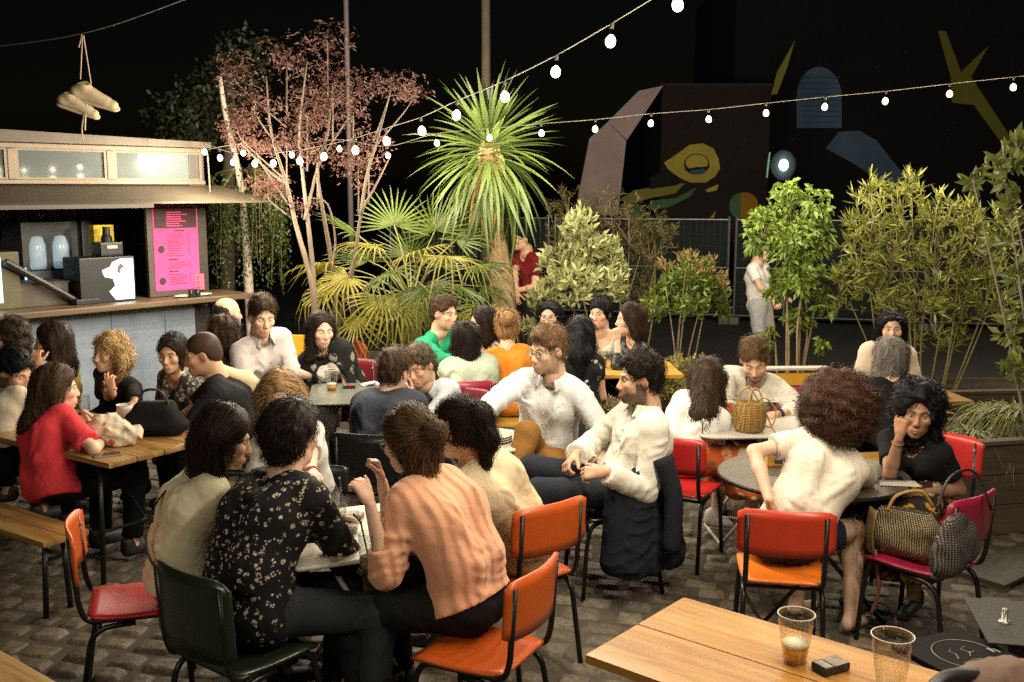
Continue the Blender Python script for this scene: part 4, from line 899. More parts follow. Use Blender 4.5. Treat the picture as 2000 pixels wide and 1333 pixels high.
tag(MB().tube(bez(wr_, 8), .004, 5).build('overhead_wire', blk), 'thin dark cable from which the shoes hang', 'cable')
# ================================================================ string lights
wirem = mat('white_cable', (.16, .14, .11), .6, var=.1); sockm = mat('bulb_socket', (.03, .03, .03), .5, var=0)
bulbm = mat('glowing_bulb', (1, .9, .7), .4, var=0, emis=(1, .86, .58), es=45)
b_ = MB(); b_.lathe([(.006, 0), (.012, -.003), (.013, -.03), (.012, -.034)], 10); SOCK = b_.mesh('socket'); SOCK.materials.append(sockm)
b_ = MB(); b_.lathe([(.011, -.031), (.013, -.036), (.021, -.042), (.028, -.052), (.0315, -.066), (.0315, -.078), (.028, -.092), (.02, -.102), (.01, -.107), (.001, -.108)], 14); BULB = b_.mesh('glass_bulb', True); BULB.materials.append(bulbm)
LAMP = bpy.data.lights.new('bulb_light', 'POINT'); LAMP.energy = BULB_W; LAMP.color = BULB_COL; LAMP.shadow_soft_size = .03
def string_lights(label, bulbs, ends, power=None):
    """bulbs: bulb centres; the cable runs 0.13 above them"""
    root = empty('string_lights', bulbs[0]); tag(root, label, 'string lights', 'festoon strings'); o = np.array(root.location)
    pts = [ends[0]] + [b + V3(0, 0, .125) for b in bulbs] + [ends[1]]
    MB().tube([tuple(p) for p in bez([p - o for p in pts], 5)], .0034, 6).build('cable', wirem, root, smooth=True)
    for i, b in enumerate(bulbs):
        s = link('socket', SOCK, None, root, b - o + V3(0, 0, .125)); g = link('bulb', BULB, None, root, b - o + V3(0, 0, .095)); s.scale = g.scale = (.76, .76, .76); s.rotation_euler = g.rotation_euler = (rnd.uniform(-.15, .15), rnd.uniform(-.15, .15), 0)
        l = bpy.data.objects.new('bulb_light', LAMP); COL.objects.link(l); l.parent = root; l.location = b - o - V3(0, 0, .055)
    return root
s1 = [(400, 306), (429, 318), (456, 327), (498, 330), (536, 330), (585, 326), (635, 318), (694, 306), (754, 289), (822, 270), (894, 240), (985, 205), (1087, 158), (1195, 100), (1320, 30)]
B1 = [W(x, y, 9.75 - 5.25 * i / 14) for i, (x, y) in enumerate(s1)]
d1 = (B1[-1] - B1[-4]) / 3
for i in range(1, 9): B1.append(B1[14] + d1 * i * V3(1, 1, max(.1, 1 - i * .085)))
string_lights('string of warm bulbs rising from the kiosk corner over the tables towards the viewer', B1, (W(392, 296, 10.3), B1[-1] + d1 * 2 + V3(0, 0, .3)))
s2 = [(475, 308), (570, 312), (663, 300), (757, 313), (852, 289), (957, 279), (1057, 270), (1163, 262), (1272, 251), (1383, 243), (1495, 231), (1612, 219), (1730, 208), (1853, 194), (1978, 181)]
B2 = [W(x, y, 9.65 - 1.0 * i / 14) for i, (x, y) in enumerate(s2)]
for i in range(1, 7): B2.append(B2[14] + (B2[14] - B2[13]) * i)
string_lights('string of warm bulbs running across the back past the planting', B2, (W(396, 294, 10.3), B2[-1] + (B2[14] - B2[13]) * 2))
# the bulbs that mirror in the kiosk windows: a third string behind the viewer's left
B3 = [V3(-3.2 + .52 * i, .6 - .3 * i, 3.1 + .02 * (i - 1) ** 2) for i in range(4)]
string_lights('string of warm bulbs overhead at the left, behind the viewer', B3, (B3[0] + V3(-1, .5, .3), B3[-1] + V3(1, -.5, .3)))
tag(MB().tube(bez([W(405, 300, 10.2), W(408, 340, 10.2), W(411, 388, 10.15)], 6), .008, 6).build('cable', wirem), 'pale cable dropping from the string lights down the kiosk corner', 'cable')
# shoes hung over the cable
shm = mat('old_canvas', (.46, .37, .24), .85, bump=.4, scale=60, var=.25); lac = mat('shoe_lace', (.42, .33, .22), .8)
Ysh = 7.8; hk = W(163, 68, Ysh); shr = empty('hanging_shoes', hk); tag(shr, 'pair of worn canvas shoes hanging by their laces from the cable', 'shoes')
for (px, py, rz, tilt, l) in [(183, 186, .1, .28, .33), (152, 203, .1, .35, .29)]:
    c = W(px, py, Ysh) - hk; F = Field((-.2, -.09, -.1), (.2, .09, .12), .007)
    F.cone((-.11, 0, -.02), (.13, 0, -.035), .04, .036, .03, flat=((0, 0, 1), 1.1)); F.cone((-.11, 0, 0), (-.07, 0, .05), .037, .034, .03); F.cone((-.05, 0, .03), (.08, 0, -.015), .035, .03, .03); F.half((0, 0, -.06), (0, 0, -1)); F.ell((-.08, 0, .09), (.05, .026, .05), .006, op='s')
    v, q = F.nets(); o = link('shoe', mesh_np('shoe', v * l / .3, q), shm, shr, c); o.rotation_euler = (.5, tilt, rz)
    F = Field((-.2, -.09, -.1), (.2, .09, 0), .007); F.cone((-.115, 0, -.055), (.14, 0, -.055), .043, .04, .02, flat=((0, 0, 1), 2.2)); v, q = F.nets(); link('sole', mesh_np('sole', v * l / .3, q), mat('rubber_sole', (.4, .33, .22), .8, bump=.3), o)
for pts in ([(163, 70), (178, 165)], [(161, 72), (157, 155)], [(160, 68), (156, 85), (154, 93)], [(168, 195), (164, 225), (160, 250), (162, 276)], [(170, 200), (167, 230), (166, 255)]):
    MB().tube(bez([W(x, y, Ysh - .01) - hk for x, y in pts], 5), .006 if pts[0][1] > 150 else .0045, 5).build('lace', lac, shr)
# ================================================================ plants
def leaf_mesh(pos, dirn, L, Wd, seed=0, fold=.25, nrmv=None, droop=0.):
    """many small folded leaves as one mesh: 2 quads each"""
    r = np.random.RandomState(seed); n = len(pos); d = nrm_rows(dirn); ref = r.normal(size=(n, 3)) if nrmv is None else nrmv + r.normal(size=(n, 3)) * .4
    s = nrm_rows(np.cross(d, ref)); u = np.cross(s, d); L = np.asarray(L).reshape(-1, 1) * np.ones((n, 1)); Wd = np.asarray(Wd).reshape(-1, 1) * np.ones((n, 1))
    tip = pos + d * L - V3(0, 0, 1) * droop * L; mid = pos + d * L * .5
    v = np.stack([pos, mid + s * Wd * .5 + u * Wd * fold, tip, mid - s * Wd * .5 + u * Wd * fold], 1).reshape(-1, 3); b = (np.arange(n) * 4)[:, None]
    return v, np.concatenate([b + [0, 1, 2], b + [0, 2, 3]])
def blob(c, rad, n, r, shell=.5):
    p = r.normal(size=(n, 3)); p /= np.linalg.norm(p, axis=1, keepdims=True); return c + p * (r.uniform(shell, 1, (n, 1)) ** .7) * np.asarray(rad)
def plant(name, label, base, cat='shrub', group=None): e = empty(name, base); tag(e, label, cat, group); return e
def crown(e, v, t, m, name='crown', q=None):
    o = link(name, mesh_np(name, v - np.array(e.location), q, t, smooth=False), m, e); o['kind'] = 'stuff'; return o
def stem(e, pts, r0, r1, m, name='stem', n=7):
    p = bez([np.asarray(x) - np.array(e.location) for x in pts], 4); k = len(p); return MB().tube(p, [r0 + (r1 - r0) * i / (k - 1) for i in range(k)], n).build(name, m, e, smooth=True)
bark = mat('maple_bark', (.17, .125, .09), .8, bump=.5, scale=40, var=.3); twig = mat('green_twig', (.2, .15, .07), .8, var=.2)
# --- red japanese maple: several stems, leaf clouds in tiers
Ym = 9.2; base = G(640, 700, 0) * V3(0, 0, 0) + V3(W(625, 600, Ym)[0], Ym, 0); mp1 = plant('maple_tree', 'red-leaved maple with several pale stems beneath the string lights', base, 'tree')
tips = []
for pts, r0 in [([(615, 660), (610, 560), (578, 440), (560, 360), (530, 260), (520, 150)], .035), ([(615, 660), (612, 540), (600, 420), (590, 330), (585, 250), (600, 120)], .03), ([(655, 650), (648, 520), (632, 420), (620, 330), (640, 260), (650, 160)], .03), ([(660, 640), (690, 520), (705, 420), (730, 370), (760, 310)], .025), ([(705, 420), (715, 350), (735, 280), (760, 190)], .018), ([(595, 430), (610, 370), (625, 320), (680, 230)], .016), ([(560, 360), (520, 330), (470, 280)], .014), ([(648, 520), (655, 470), (640, 400), (600, 385)], .012)]:
    P = [W(x, y, Ym + .35 * math.sin(x * .05) * (1 - k / len(pts) * .2)) for k, (x, y) in enumerate(pts)]
    if pts[0][1] > 600: P = [V3(P[0][0], P[0][1], 0)] + P
    stem(mp1, P, r0, .006, bark, 'trunk' if r0 > .024 else 'branch')
r = np.random.RandomState(3); pos = []; col2 = []
for (px, py, rx, ry, n) in [(470, 245, 52, 42, 330), (505, 285, 40, 22, 150), (560, 275, 45, 18, 130), (525, 365, 55, 28, 240), (600, 225, 60, 62, 430), (650, 165, 70, 60, 360), (560, 110, 60, 48, 220), (465, 140, 50, 48, 200), (620, 300, 60, 30, 200), (760, 165, 75, 35, 260), (700, 330, 45, 45, 160), (690, 220, 45, 60, 190), (800, 180, 45, 25, 110), (640, 80, 60, 40, 170), (720, 290, 50, 40, 140), (500, 200, 45, 40, 150), (590, 400, 35, 18, 70)]:
    c = W(px, py, Ym + rnd.uniform(-.4, .5)); k = Ym / 2000; p = blob(c, (rx * k, .34, ry * k), int(n * .55), r, .1); pos.append(p)
    stem(mp1, [W(min(max(px, 560), 730), min(py + 110, 420), Ym), (W(px, py + 50, Ym) + c) / 2, c], .008, .003, bark, 'branch', 5)
pos = np.concatenate(pos); pos = np.repeat(pos, 3, 0) + r.normal(size=(len(pos) * 3, 3)) * .018; d = r.normal(size=pos.shape) * V3(1, 1, .5) - V3(0, 0, .5)
v, t = leaf_mesh(pos, d, r.uniform(.03, .058, len(pos)), r.uniform(.012, .02, len(pos)), 1); crown(mp1, v, t, leafmat('maple_leaf', (.04, .016, .012), (.14, .06, .042)))
# --- weeping birch beside the kiosk
Yb = 11.2; bx_ = W(482, 500, Yb)[0]; bi = plant('birch_tree', 'weeping birch with white trunk and hanging green foliage beside the kiosk', (bx_, Yb, 0), 'tree')
birch = mat('birch_bark', (.5, .43, .36), .7, bump=.5, scale=18, var=.5, stretch=(1, 1, 4))
stem(bi, [(bx_ + .03, Yb, -.02), W(486, 560, Yb), W(480, 470, Yb), W(470, 360, Yb), W(440, 220, Yb), W(430, 150, Yb)], .06, .02, birch, 'trunk', 10)
pos, d = [], []
for i in range(95):
    px = r.uniform(408, 568); y0 = r.uniform(320, 380) + .15 * abs(px - 480); y1 = y0 + r.uniform(80, 215); Y = Yb + r.uniform(-.5, .6); a, b = W(px, y0, Y), W(px + r.uniform(-10, 10), y1, Y); k = 34
    q = a + (b - a) * r.uniform(0, 1, (k, 1)) + r.normal(size=(k, 3)) * .022; pos.append(q)
    if i % 3 == 0: stem(bi, [W(475 + (px - 475) * .3, 330, Yb), a, (a + b) / 2, b], .005, .002, twig, 'branch', 4)
pos = np.concatenate(pos); d = r.normal(size=pos.shape) * .6 - V3(0, 0, 1); v, t = leaf_mesh(pos, d, r.uniform(.03, .055, len(pos)), .022, 2); crown(bi, v, t, leafmat('birch_leaf', (.03, .05, .01), (.1, .135, .03)))
# dim tree behind the kiosk
bt = plant('dark_tree', 'dim dark tree rising behind the kiosk roof', (W(430, 400, 13.5)[0], 13.5, 0), 'tree'); q0 = np.array(bt.location)
stem(bt, [q0 - V3(0, 0, .02), q0 + V3(.1, 0, 2), W(450, 190, 13.5), W(430, 100, 13.5)], .12, .03, bark, 'trunk')
pos = np.concatenate([blob(W(x, y, 13.5), (.5, .5, .4), 260, r, .2) for x, y in [(400, 200), (450, 160), (430, 240), (380, 250), (480, 110), (350, 230)]]); v, t = leaf_mesh(pos, r.normal(size=pos.shape), .09, .05, 4); crown(bt, v, t, leafmat('dark_leaf', (.04, .05, .025), (.09, .1, .05)))
# --- dragon palm (long sword leaves in a round head)
Yy = 9.9; hd = W(955, 272, Yy); yb = V3(W(975, 600, Yy)[0], Yy, 0); yu = plant('dragon_palm', 'tall palm-like yucca with a round head of long sword leaves', yb, 'tree')
ybark = mat('fibrous_bark', (.3, .2, .1), .9, bump=1., scale=26, var=.4, stretch=(1, 1, .35), bdist=.02)
stem(yu, [yb - V3(0, 0, .02), W(985, 600, Yy), W(968, 480, Yy), W(945, 380, Yy), hd], .13, .085, ybark, 'trunk', 12)
def blade(L, w, droop, n=7):
    b = MB()
    def fn(u, v):
        x = L * u; z = -droop * L * u ** 2.2; ww = w * (.55 + .9 * u if u < .4 else 1) * min(1, (1 - u) * 2.6 + .02); s = v - .5; return (x * (1 - .25 * droop * u), s * ww, z + abs(s) * ww * .5)
    b.sheet(fn, n, 2); return b
ylm = leafmat('yucca_leaf', (.05, .085, .015), (.125, .17, .04), .45, .2); dry = leafmat('dry_leaf', (.3, .17, .06), (.42, .27, .11), .7, .2)
BL = []
for (L, dr) in [(.62, .06), (.66, .12), (.7, .25), (.76, .42), (.86, .55)]:
    me = blade(L, .042, dr).mesh('sword_leaf', True); me.materials.append(ylm); BL.append(me)
for i in range(285):
    el = math.degrees(math.asin(1 - 2 * ((i + .5) / 285) * .97)); az = i * 137.508 + rnd.uniform(-14, 14); k = 0 if el > 35 else 1 if el > 12 else 2 if el > -10 else 3 if el > -32 else 4
    ee = (el if el > -30 else el * .8 - 6) + rnd.uniform(-11, 9)
    o = link('sword_leaf', BL[k], None, yu); d = frame(az, -ee)[:, 0]; o.location = hd - np.array(yu.location) + d * .07 - V3(0, 0, .28 * (i / 285)); o.rotation_euler = Matrix(frame(az, -ee, rnd.uniform(-25, 25)).tolist()).to_euler(); s = rnd.uniform(.7, 1.18); o.scale = (s, rnd.uniform(.7, 1.2), s * rnd.uniform(.6, 1.7))
dm = blade(.75, .035, .15).mesh('dry_leaf', True); dm.materials.append(dry)
for i in range(60):
    az = rnd.uniform(0, 360); o = link('dry_leaf', dm, None, yu); t = rnd.uniform(0, .5); c = hd * (1 - t) + W(962, 440, Yy) * t; d = frame(az, 78)[:, 0]; o.location = c - np.array(yu.location) + V3(math.cos(R(az)), math.sin(R(az)), 0) * .09; o.rotation_euler = Matrix(frame(az, rnd.uniform(72, 86), rnd.uniform(-30, 30)).tolist()).to_euler(); o.scale = (rnd.uniform(.6, 1.1), 1, 1)
# --- fan palm with yellowing fronds
Yp = 9.6; pb = V3(W(800, 600, Yp)[0], Yp, 0); fp = plant('fan_palm', 'low fan palm with spread green and yellow fronds behind the tables', pb, 'palm')
def fan(n=22, L=.42, sag=.25, seed=0):
    q = random.Random(seed); b = MB()
    for i in range(n):
        a = R(-105 + 210 * i / (n - 1)); l = L * (.75 + .25 * math.cos(a * .8)) * q.uniform(.9, 1.08); br = q.uniform(.5, .8); dp = sag * q.uniform(.6, 1.7)
        P = [(l * t * math.cos(a), l * t * math.sin(a), .12 * l * math.cos(a * 2) * t * (1 - t) - (dp * l * max(0, t - br) ** 1.3 * 2.2)) for t in (0, .3, .6, .85, 1)]
        s = V3(-math.sin(a), math.cos(a), 0)
        for k in range(4):
            w0 = [.006, .02, .019, .012, .001][k]; w1 = [.006, .02, .019, .012, .001][k + 1]; p0, p1 = V3(*P[k]), V3(*P[k + 1])
            b.add([p0 - s * w0 * .5, p1 - s * w1 * .5, p1 + V3(0, 0, -.35 * w1), p0 + V3(0, 0, -.35 * w0)], [(0, 1, 2, 3)]); b.add([p0 + s * w0 * .5, p1 + s * w1 * .5, p1 + V3(0, 0, -.35 * w1), p0 + V3(0, 0, -.35 * w0)], [(3, 2, 1, 0)])
    return b
fg = leafmat('fan_leaf', (.05, .085, .013), (.14, .17, .03), .4, .25); fy = leafmat('fan_leaf_yellow', (.17, .15, .018), (.34, .3, .04), .5, .25)
FM = []
for k in range(5):
    me = fan(22, .46, .1 + .2 * k, k).mesh('frond'); FM.append(me)
FG = [m.copy() for m in FM]; FY = [m.copy() for m in FM]
for m in FG: m.materials.append(fg)
for m in FY: m.materials.append(fy)
pstem = mat('palm_stalk', (.2, .2, .05), .6)
stem(fp, [pb - V3(0, 0, .02), pb + V3(0, 0, .5), pb + V3(.03, 0, 1.15)], .11, .09, ybark, 'trunk', 10)
cen = pb + V3(.02, 0, 1.15)
for i, (px, py, dY, k, yel, rot, pit) in enumerate([(770, 440, .1, 0, 0, 95, -55), (850, 450, .3, 0, 0, 75, -60), (890, 470, .2, 1, 0, 30, -35), (700, 460, .0, 1, 0, 150, -30), (735, 480, -.3, 2, 1, 190, -5), (820, 490, -.4, 2, 1, 250, 5), (870, 500, -.4, 3, 1, 280, 10), (930, 520, .0, 3, 0, 350, 0), (900, 560, -.3, 3, 0, 300, 25), (680, 540, -.3, 3, 1, 215, 25), (650, 520, 0, 2, 1, 185, 5), (760, 530, -.5, 4, 0, 240, 30), (700, 620, -.35, 4, 1, 225, 55), (780, 590, -.5, 4, 1, 260, 50), (750, 580, -.5, 3, 1, 290, 45), (830, 560, -.5, 4, 0, 275, 40), (950, 600, -.3, 3, 1, 320, 30), (905, 610, -.4, 3, 1, 330, 20), (860, 520, .3, 1, 0, 45, -20), (720, 510, .2, 1, 0, 140, -20), (800, 500, .4, 0, 0, 90, -40), (840, 600, -.2, 3, 0, 290, 35), (640, 560, -.1, 4, 1, 200, 35), (940, 560, .2, 2, 0, 15, 5)]):
    p = W(px, py, Yp + dY); o = link('frond', (FY if yel else FG)[k], None, fp); o.location = p - np.array(fp.location); o.rotation_euler = Matrix(frame(rot, pit, rnd.uniform(-20, 20)).tolist()).to_euler(); s = rnd.uniform(.85, 1.1); o.scale = (s, s, s)
    m_ = (cen + p) / 2 + V3(0, 0, .08); MB().tube(bez([cen - np.array(fp.location), m_ - np.array(fp.location), p - np.array(fp.location)], 4), [.009] * 4 + [.006] * 5, 5).build('stalk', pstem, o if 0 else fp, smooth=True)
# --- leafy shrubs
def shrub(name, label, base_px, Y, clumps, m, L, Wd, stems, dens=1., fold=.25, up=.4, stemm=twig, droop=.0, whorl=5, sr=.014, seed=5, spread=1.):
    """stems from the ground to leaf clumps; leaves in small whorls at twig ends"""
    base = V3(W(base_px[0], base_px[1], Y)[0], Y, 0); e = plant(name, label, base); r = np.random.RandomState(seed); pos = []; dr = []
    cs = [W(x, y, Y + r.uniform(-.25, .25)) for (x, y, rx, ry, n) in clumps]
    for (sx, sy) in stems:
        b0 = base + V3((sx - base_px[0]) * Y / 2000 * .25 + r.normal() * .03, r.normal() * .06, 0); tip = W(sx, sy, Y + r.uniform(-.15, .15)); stem(e, [b0, b0 + (tip - b0) * .45 + V3(r.normal() * .05, 0, .05), tip], sr, .004, stemm, 'stem', 6)
    for c, (x, y, rx, ry, n) in zip(cs, clumps):
        k = Y / 2000; tw = blob(c, (rx * k, .3 * rx / 60, ry * k), int(n * dens), r, .25); out = nrm_rows(tw - c + V3(0, 0, up * .2)) + V3(0, 0, up) + r.normal(size=tw.shape) * .35; out = nrm_rows(out)
        w = np.repeat(tw, whorl, 0); o = np.repeat(out, whorl, 0); pos.append(w - o * r.uniform(0, .06, (len(w), 1))); dr.append(o + r.normal(size=w.shape) * .75 * spread)
        si = r.choice(len(tw), min(len(tw), 8), False)
        b = MB()
        for j in si: b.tube([c - np.array(e.location) - V3(0, 0, ry * k * .6), (c + tw[j]) / 2 - np.array(e.location), tw[j] - np.array(e.location)], [.006, .004, .002], 4)
        b.build('twig', stemm, e)
    pos = np.concatenate(pos); dr = np.concatenate(dr); v, t = leaf_mesh(pos, dr, r.uniform(.7, 1.2, len(pos)) * L, Wd, seed, fold, droop=droop); crown(e, v, t, m); return e
shrub('variegated_shrub', 'pale variegated shrub with creamy leaf edges behind the glasses woman', (1120, 640), 9.9, [(1130, 440, 32, 38, 60), (1090, 520, 38, 42, 90), (1170, 490, 42, 40, 90), (1130, 550, 55, 45, 130), (1065, 590, 38, 45, 90), (1190, 560, 38, 38, 80), (1140, 490, 40, 40, 80), (1200, 520, 25, 25, 40), (1050, 640, 30, 30, 50)], leafmat('variegated_leaf', (.2, .25, .085), (.55, .53, .26)), .1, .036, [(1130, 430), (1090, 520), (1170, 490), (1200, 540), (1060, 590)], up=.7, seed=21, dens=.72)
shrub('feathery_shrub', 'dark feathery shrub with thin olive leaves beside the variegated shrub', (1230, 620), 11.2, [(1230, 440, 75, 60, 120), (1180, 400, 50, 35, 70), (1270, 480, 55, 50, 100), (1250, 550, 50, 60, 110), (1110, 400, 45, 40, 60), (1300, 450, 30, 30, 40), (1090, 470, 30, 60, 60)], leafmat('feathery_leaf', (.07, .065, .02), (.17, .14, .05)), .07, .008, [(1230, 420), (1190, 390), (1280, 460), (1110, 400), (1300, 440), (1250, 500)], whorl=9, up=.3, seed=22)
ph_ = shrub('photinia_shrub', 'rounded green shrub with reddish shoots on bare stems', (1330, 720), 9.6, [(1345, 540, 55, 38, 130), (1300, 575, 38, 30, 80), (1395, 570, 35, 32, 80), (1350, 595, 40, 25, 70), (1280, 600, 25, 25, 40), (1410, 600, 20, 22, 30)], leafmat('photinia_leaf', (.07, .12, .018), (.22, .26, .045)), .085, .032, [(1300, 560), (1345, 540), (1385, 560), (1330, 600), (1370, 590)], up=.8, stemm=mat('grey_stem', (.3, .24, .17), .8, var=.2), seed=23, sr=.013, dens=.75)
v_ = shrub('photinia_shoot', 'tips of reddish new leaves on top of the rounded shrub', (1340, 720), 9.55, [(1300, 520, 18, 12, 16), (1345, 500, 25, 14, 26), (1385, 510, 18, 12, 18), (1410, 545, 14, 14, 12), (1370, 525, 20, 12, 16)], leafmat('shoot_leaf', (.16, .15, .04), (.34, .22, .09)), .07, .022, [(1340, 520)], up=1.2, seed=24, sr=.006)
for c_ in list(v_.children):
    c_.parent = ph_; c_.location = v_.location - ph_.location
    if c_.name.startswith('crown'): c_.name = 'new_shoots'
bpy.data.objects.remove(v_)
shrub('privet_shrub', 'tall bright green shrub on upright stems right of the standing man', (1555, 720), 9.3, [(1540, 410, 48, 48, 150), (1490, 440, 35, 40, 90), (1590, 400, 35, 40, 90), (1550, 470, 60, 45, 170), (1600, 470, 35, 40, 80), (1565, 540, 45, 45, 120), (1520, 560, 35, 40, 70), (1610, 590, 28, 30, 50), (1560, 620, 30, 30, 50), (1540, 370, 28, 20, 40), (1500, 660, 16, 22, 18), (1600, 670, 18, 18, 16), (1470, 470, 22, 30, 40)], leafmat('privet_leaf', (.1, .18, .02), (.27, .35, .06)), .075, .038, [(1520, 440), (1545, 400), (1560, 470), (1590, 430), (1570, 380), (1500, 520), (1600, 560)], up=.1, droop=.35, stemm=mat('pale_stem', (.33, .24, .13), .8, var=.2), seed=25, sr=.016, dens=.62)
shrub('bamboo_shrub', 'large yellowish bamboo-like shrub spreading at the right', (1800, 720), 8.9, [(1700, 430, 55, 60, 110), (1760, 400, 50, 50, 100), (1840, 420, 60, 50, 110), (1900, 440, 55, 50, 100), (1960, 470, 50, 55, 90), (1680, 500, 50, 50, 100), (1750, 490, 60, 50, 120), (1830, 500, 60, 50, 120), (1910, 520, 60, 50, 110), (1720, 570, 55, 45, 100), (1800, 580, 60, 50, 110), (1880, 600, 60, 50, 100), (1950, 580, 50, 50, 80), (1700, 370, 25, 30, 40), (1780, 360, 25, 30, 40), (1650, 540, 30, 30, 40), (1760, 640, 45, 40, 60), (1840, 660, 45, 35, 50), (1640, 590, 22, 22, 24)], leafmat('bamboo_leaf', (.085, .1, .016), (.33, .33, .06)), .125, .021, [(1700, 400), (1740, 380), (1780, 370), (1830, 400), (1880, 420), (1930, 440), (1970, 470), (1690, 480), (1860, 500), (1950, 560), (1660, 590), (1720, 520), (1800, 480)], up=.5, stemm=mat('bamboo_stem', (.22, .19, .07), .6, var=.2), whorl=6, seed=26, sr=.012, dens=.33)
shrub('magnolia_branch', 'broad-leaved magnolia reaching in from the right edge', (2080, 900), 6.6, [(1960, 330, 35, 40, 16), (1900, 350, 22, 20, 8), (1980, 400, 30, 40, 14), (1990, 540, 25, 40, 14), (1980, 640, 30, 40, 14), (1940, 480, 30, 20, 8), (1990, 280, 20, 20, 8), (1980, 720, 25, 25, 8)], leafmat('magnolia_leaf', (.07, .1, .02), (.24, .26, .07), .3), .1, .04, [(1960, 330), (1900, 350), (1985, 420), (1990, 560), (1975, 660)], whorl=5, up=.2, stemm=mat('grey_branch', (.2, .17, .13), .8), seed=27, sr=.015)
shrub('ground_cover', 'low pale-leaved ground cover behind the yellow bench end', (1335, 770), 9.0, [(1300, 720, 40, 25, 100), (1345, 715, 45, 30, 110), (1320, 755, 50, 25, 100), (1370, 750, 40, 30, 80)], leafmat('cover_leaf', (.16, .17, .04), (.5, .43, .16)), .04, .03, [(1320, 730)], up=.6, seed=28, sr=.006)
shrub('potted_shrub', 'tuft of pale twigs under the bench behind the white-shirted men', (1205, 800), 7.7, [(1195, 790, 25, 20, 70), (1225, 795, 18, 16, 40)], leafmat('tuft_leaf', (.2, .17, .08), (.5, .42, .25)), .05, .015, [(1200, 800)], up=.7, seed=29, sr=.004)
# grasses in the right planter
gp = plant('sedge_grass', 'arching clump of sedge grass in the planter at the right edge', W(1950, 800, 6.9) * V3(1, 1, 0) + V3(0, 0, .62), 'grass'); r = np.random.RandomState(8); b = MB()
for (px, py, n, L) in [(1940, 790, 150, .5), (1985, 790, 130, .55), (1900, 830, 110, .4), (1970, 850, 130, .45), (1930, 845, 80, .4)]:
    c = W(px, py + 20, 6.7 + r.uniform(-.2, .2)) - np.array(gp.location)
    for i in range(n):
        az = r.uniform(0, 6.28); l = L * r.uniform(.6, 1.15); o = V3(math.cos(az), math.sin(az), 0); s = V3(-math.sin(az), math.cos(az), 0) * .0035; cc = c + r.normal(size=3) * V3(.04, .04, .01); hh = r.uniform(.4, .8)
        P = [cc + o * l * t * .75 + V3(0, 0, l * (hh * t - (hh + .35) * t * t)) for t in (0, .3, .6, .85, 1)]
        b.add([p + s * w for p, w in zip(P, (1, 1.1, .9, .5, .05))] + [p - s * w for p, w in zip(P, (1, 1.1, .9, .5, .05))], [(k, k + 1, k + 6, k + 5) for k in range(4)])
o = b.build('blades', leafmat('sedge', (.09, .12, .02), (.3, .29, .08)), gp); o['kind'] = 'stuff'
# tiny dark weed in the shade behind
# ================================================================ chairs, tables, benches, planters
steel = mat('black_enamel_tube', (.012, .012, .014), .35, .2, var=.2, scale=60)
def lacq(name, c, rough=.38): return mat(name, c, rough, bump=.12, scale=35, var=.12, coat=.25)
ORANGE = lacq('orange_lacquer', (.62, .105, .012)); RED = lacq('red_lacquer', (.5, .022, .022)); REDOR = lacq('scarlet_lacquer', (.6, .05, .018)); MAG = lacq('crimson_lacquer', (.3, .012, .045)); GREEN = lacq('dark_green_lacquer', (.016, .026, .014), .3); BLACK = lacq('black_lacquer', (.012, .013, .013), .3); DRED = lacq('maroon_lacquer', (.16, .012, .02)); ORSEAT = lacq('bright_orange_lacquer', (.72, .17, .015))
CH = 'school-style chairs'
def chair(label, loc, phi, back, seat=None, tube=None, style='school', w=.4, group=CH, bh=.8):
    """tube-frame chair with bent plywood seat and back; phi = facing direction"""
    seat = seat or back; tube = tube or steel; e = empty('chair', (loc[0], loc[1], 0), R(phi)); tag(e, label, 'chair', group); hw = w / 2 - .03
    def seatf(u, v):
        x = -.19 + .40 * u; y = (v - .5) * w * (.9 + .1 * u) * (1 - .12 * abs(2 * u - 1) ** 6); z = .452 - .02 * math.sin(math.pi * min(1, u * 1.1)) * math.cos((v - .5) * 2.4) - .03 * max(0, u - .85) * 4
        return (x, y, z)
    MB().sheet(seatf, 10, 8, .013).build('seat', seat, e, smooth=True)
    z0, z1 = (.585, bh) if style == 'school' else (.50, bh)
    def backf(u, v):
        t = 2 * u - 1; y = t * (w / 2 + .012); rr = (1 - (abs(t) ** 7)) ; zz = z0 + (z1 - z0) * v; zc = (z0 + z1) / 2; zz = zc + (zz - zc) * (1 - .2 * abs(t) ** 8); x = -.225 - .055 * (zz - .55) - .045 * math.cos(t * 1.45); return (x + .03, y, zz)
    bk = MB().sheet(backf, 14, 5, .012).build('backrest', back, e, smooth=True)
    for s in (1, -1):
        MB().tube(fillet([(-.235, s * hw, bh - .03), (-.215, s * hw, .5), (-.19, s * hw, .43), (.17, s * hw, .425), (.2, s * (hw + .01), .3), (.22, s * (hw + .02), 0.0)], .06), .0125, 8).build('side_frame', tube, e, smooth=True)
        MB().tube(fillet([(-.0, s * hw, .405), (-.17, s * (hw + .004), .4), (-.235, s * (hw + .012), 0.0)], .09), .0125, 8).build('leg', tube, e, smooth=True)
        MB().sphere((-.222, s * (hw - .004), bh - .07), .009, 8, 6).build('rivet', mat('rivet_steel', (.5, .48, .45), .3, .8, var=0), bk)
    MB().tube([(.12, -hw, .425), (.12, hw, .425)], .009, 6).build('stretcher', tube, e); MB().tube([(-.14, -hw, .405), (-.14, hw, .405)], .009, 6).build('stretcher', tube, e)
    return e
def rot(poly, a, c): ca, sa = math.cos(a), math.sin(a); return [(c[0] + x * ca - y * sa, c[1] + x * sa + y * ca) for x, y in poly]
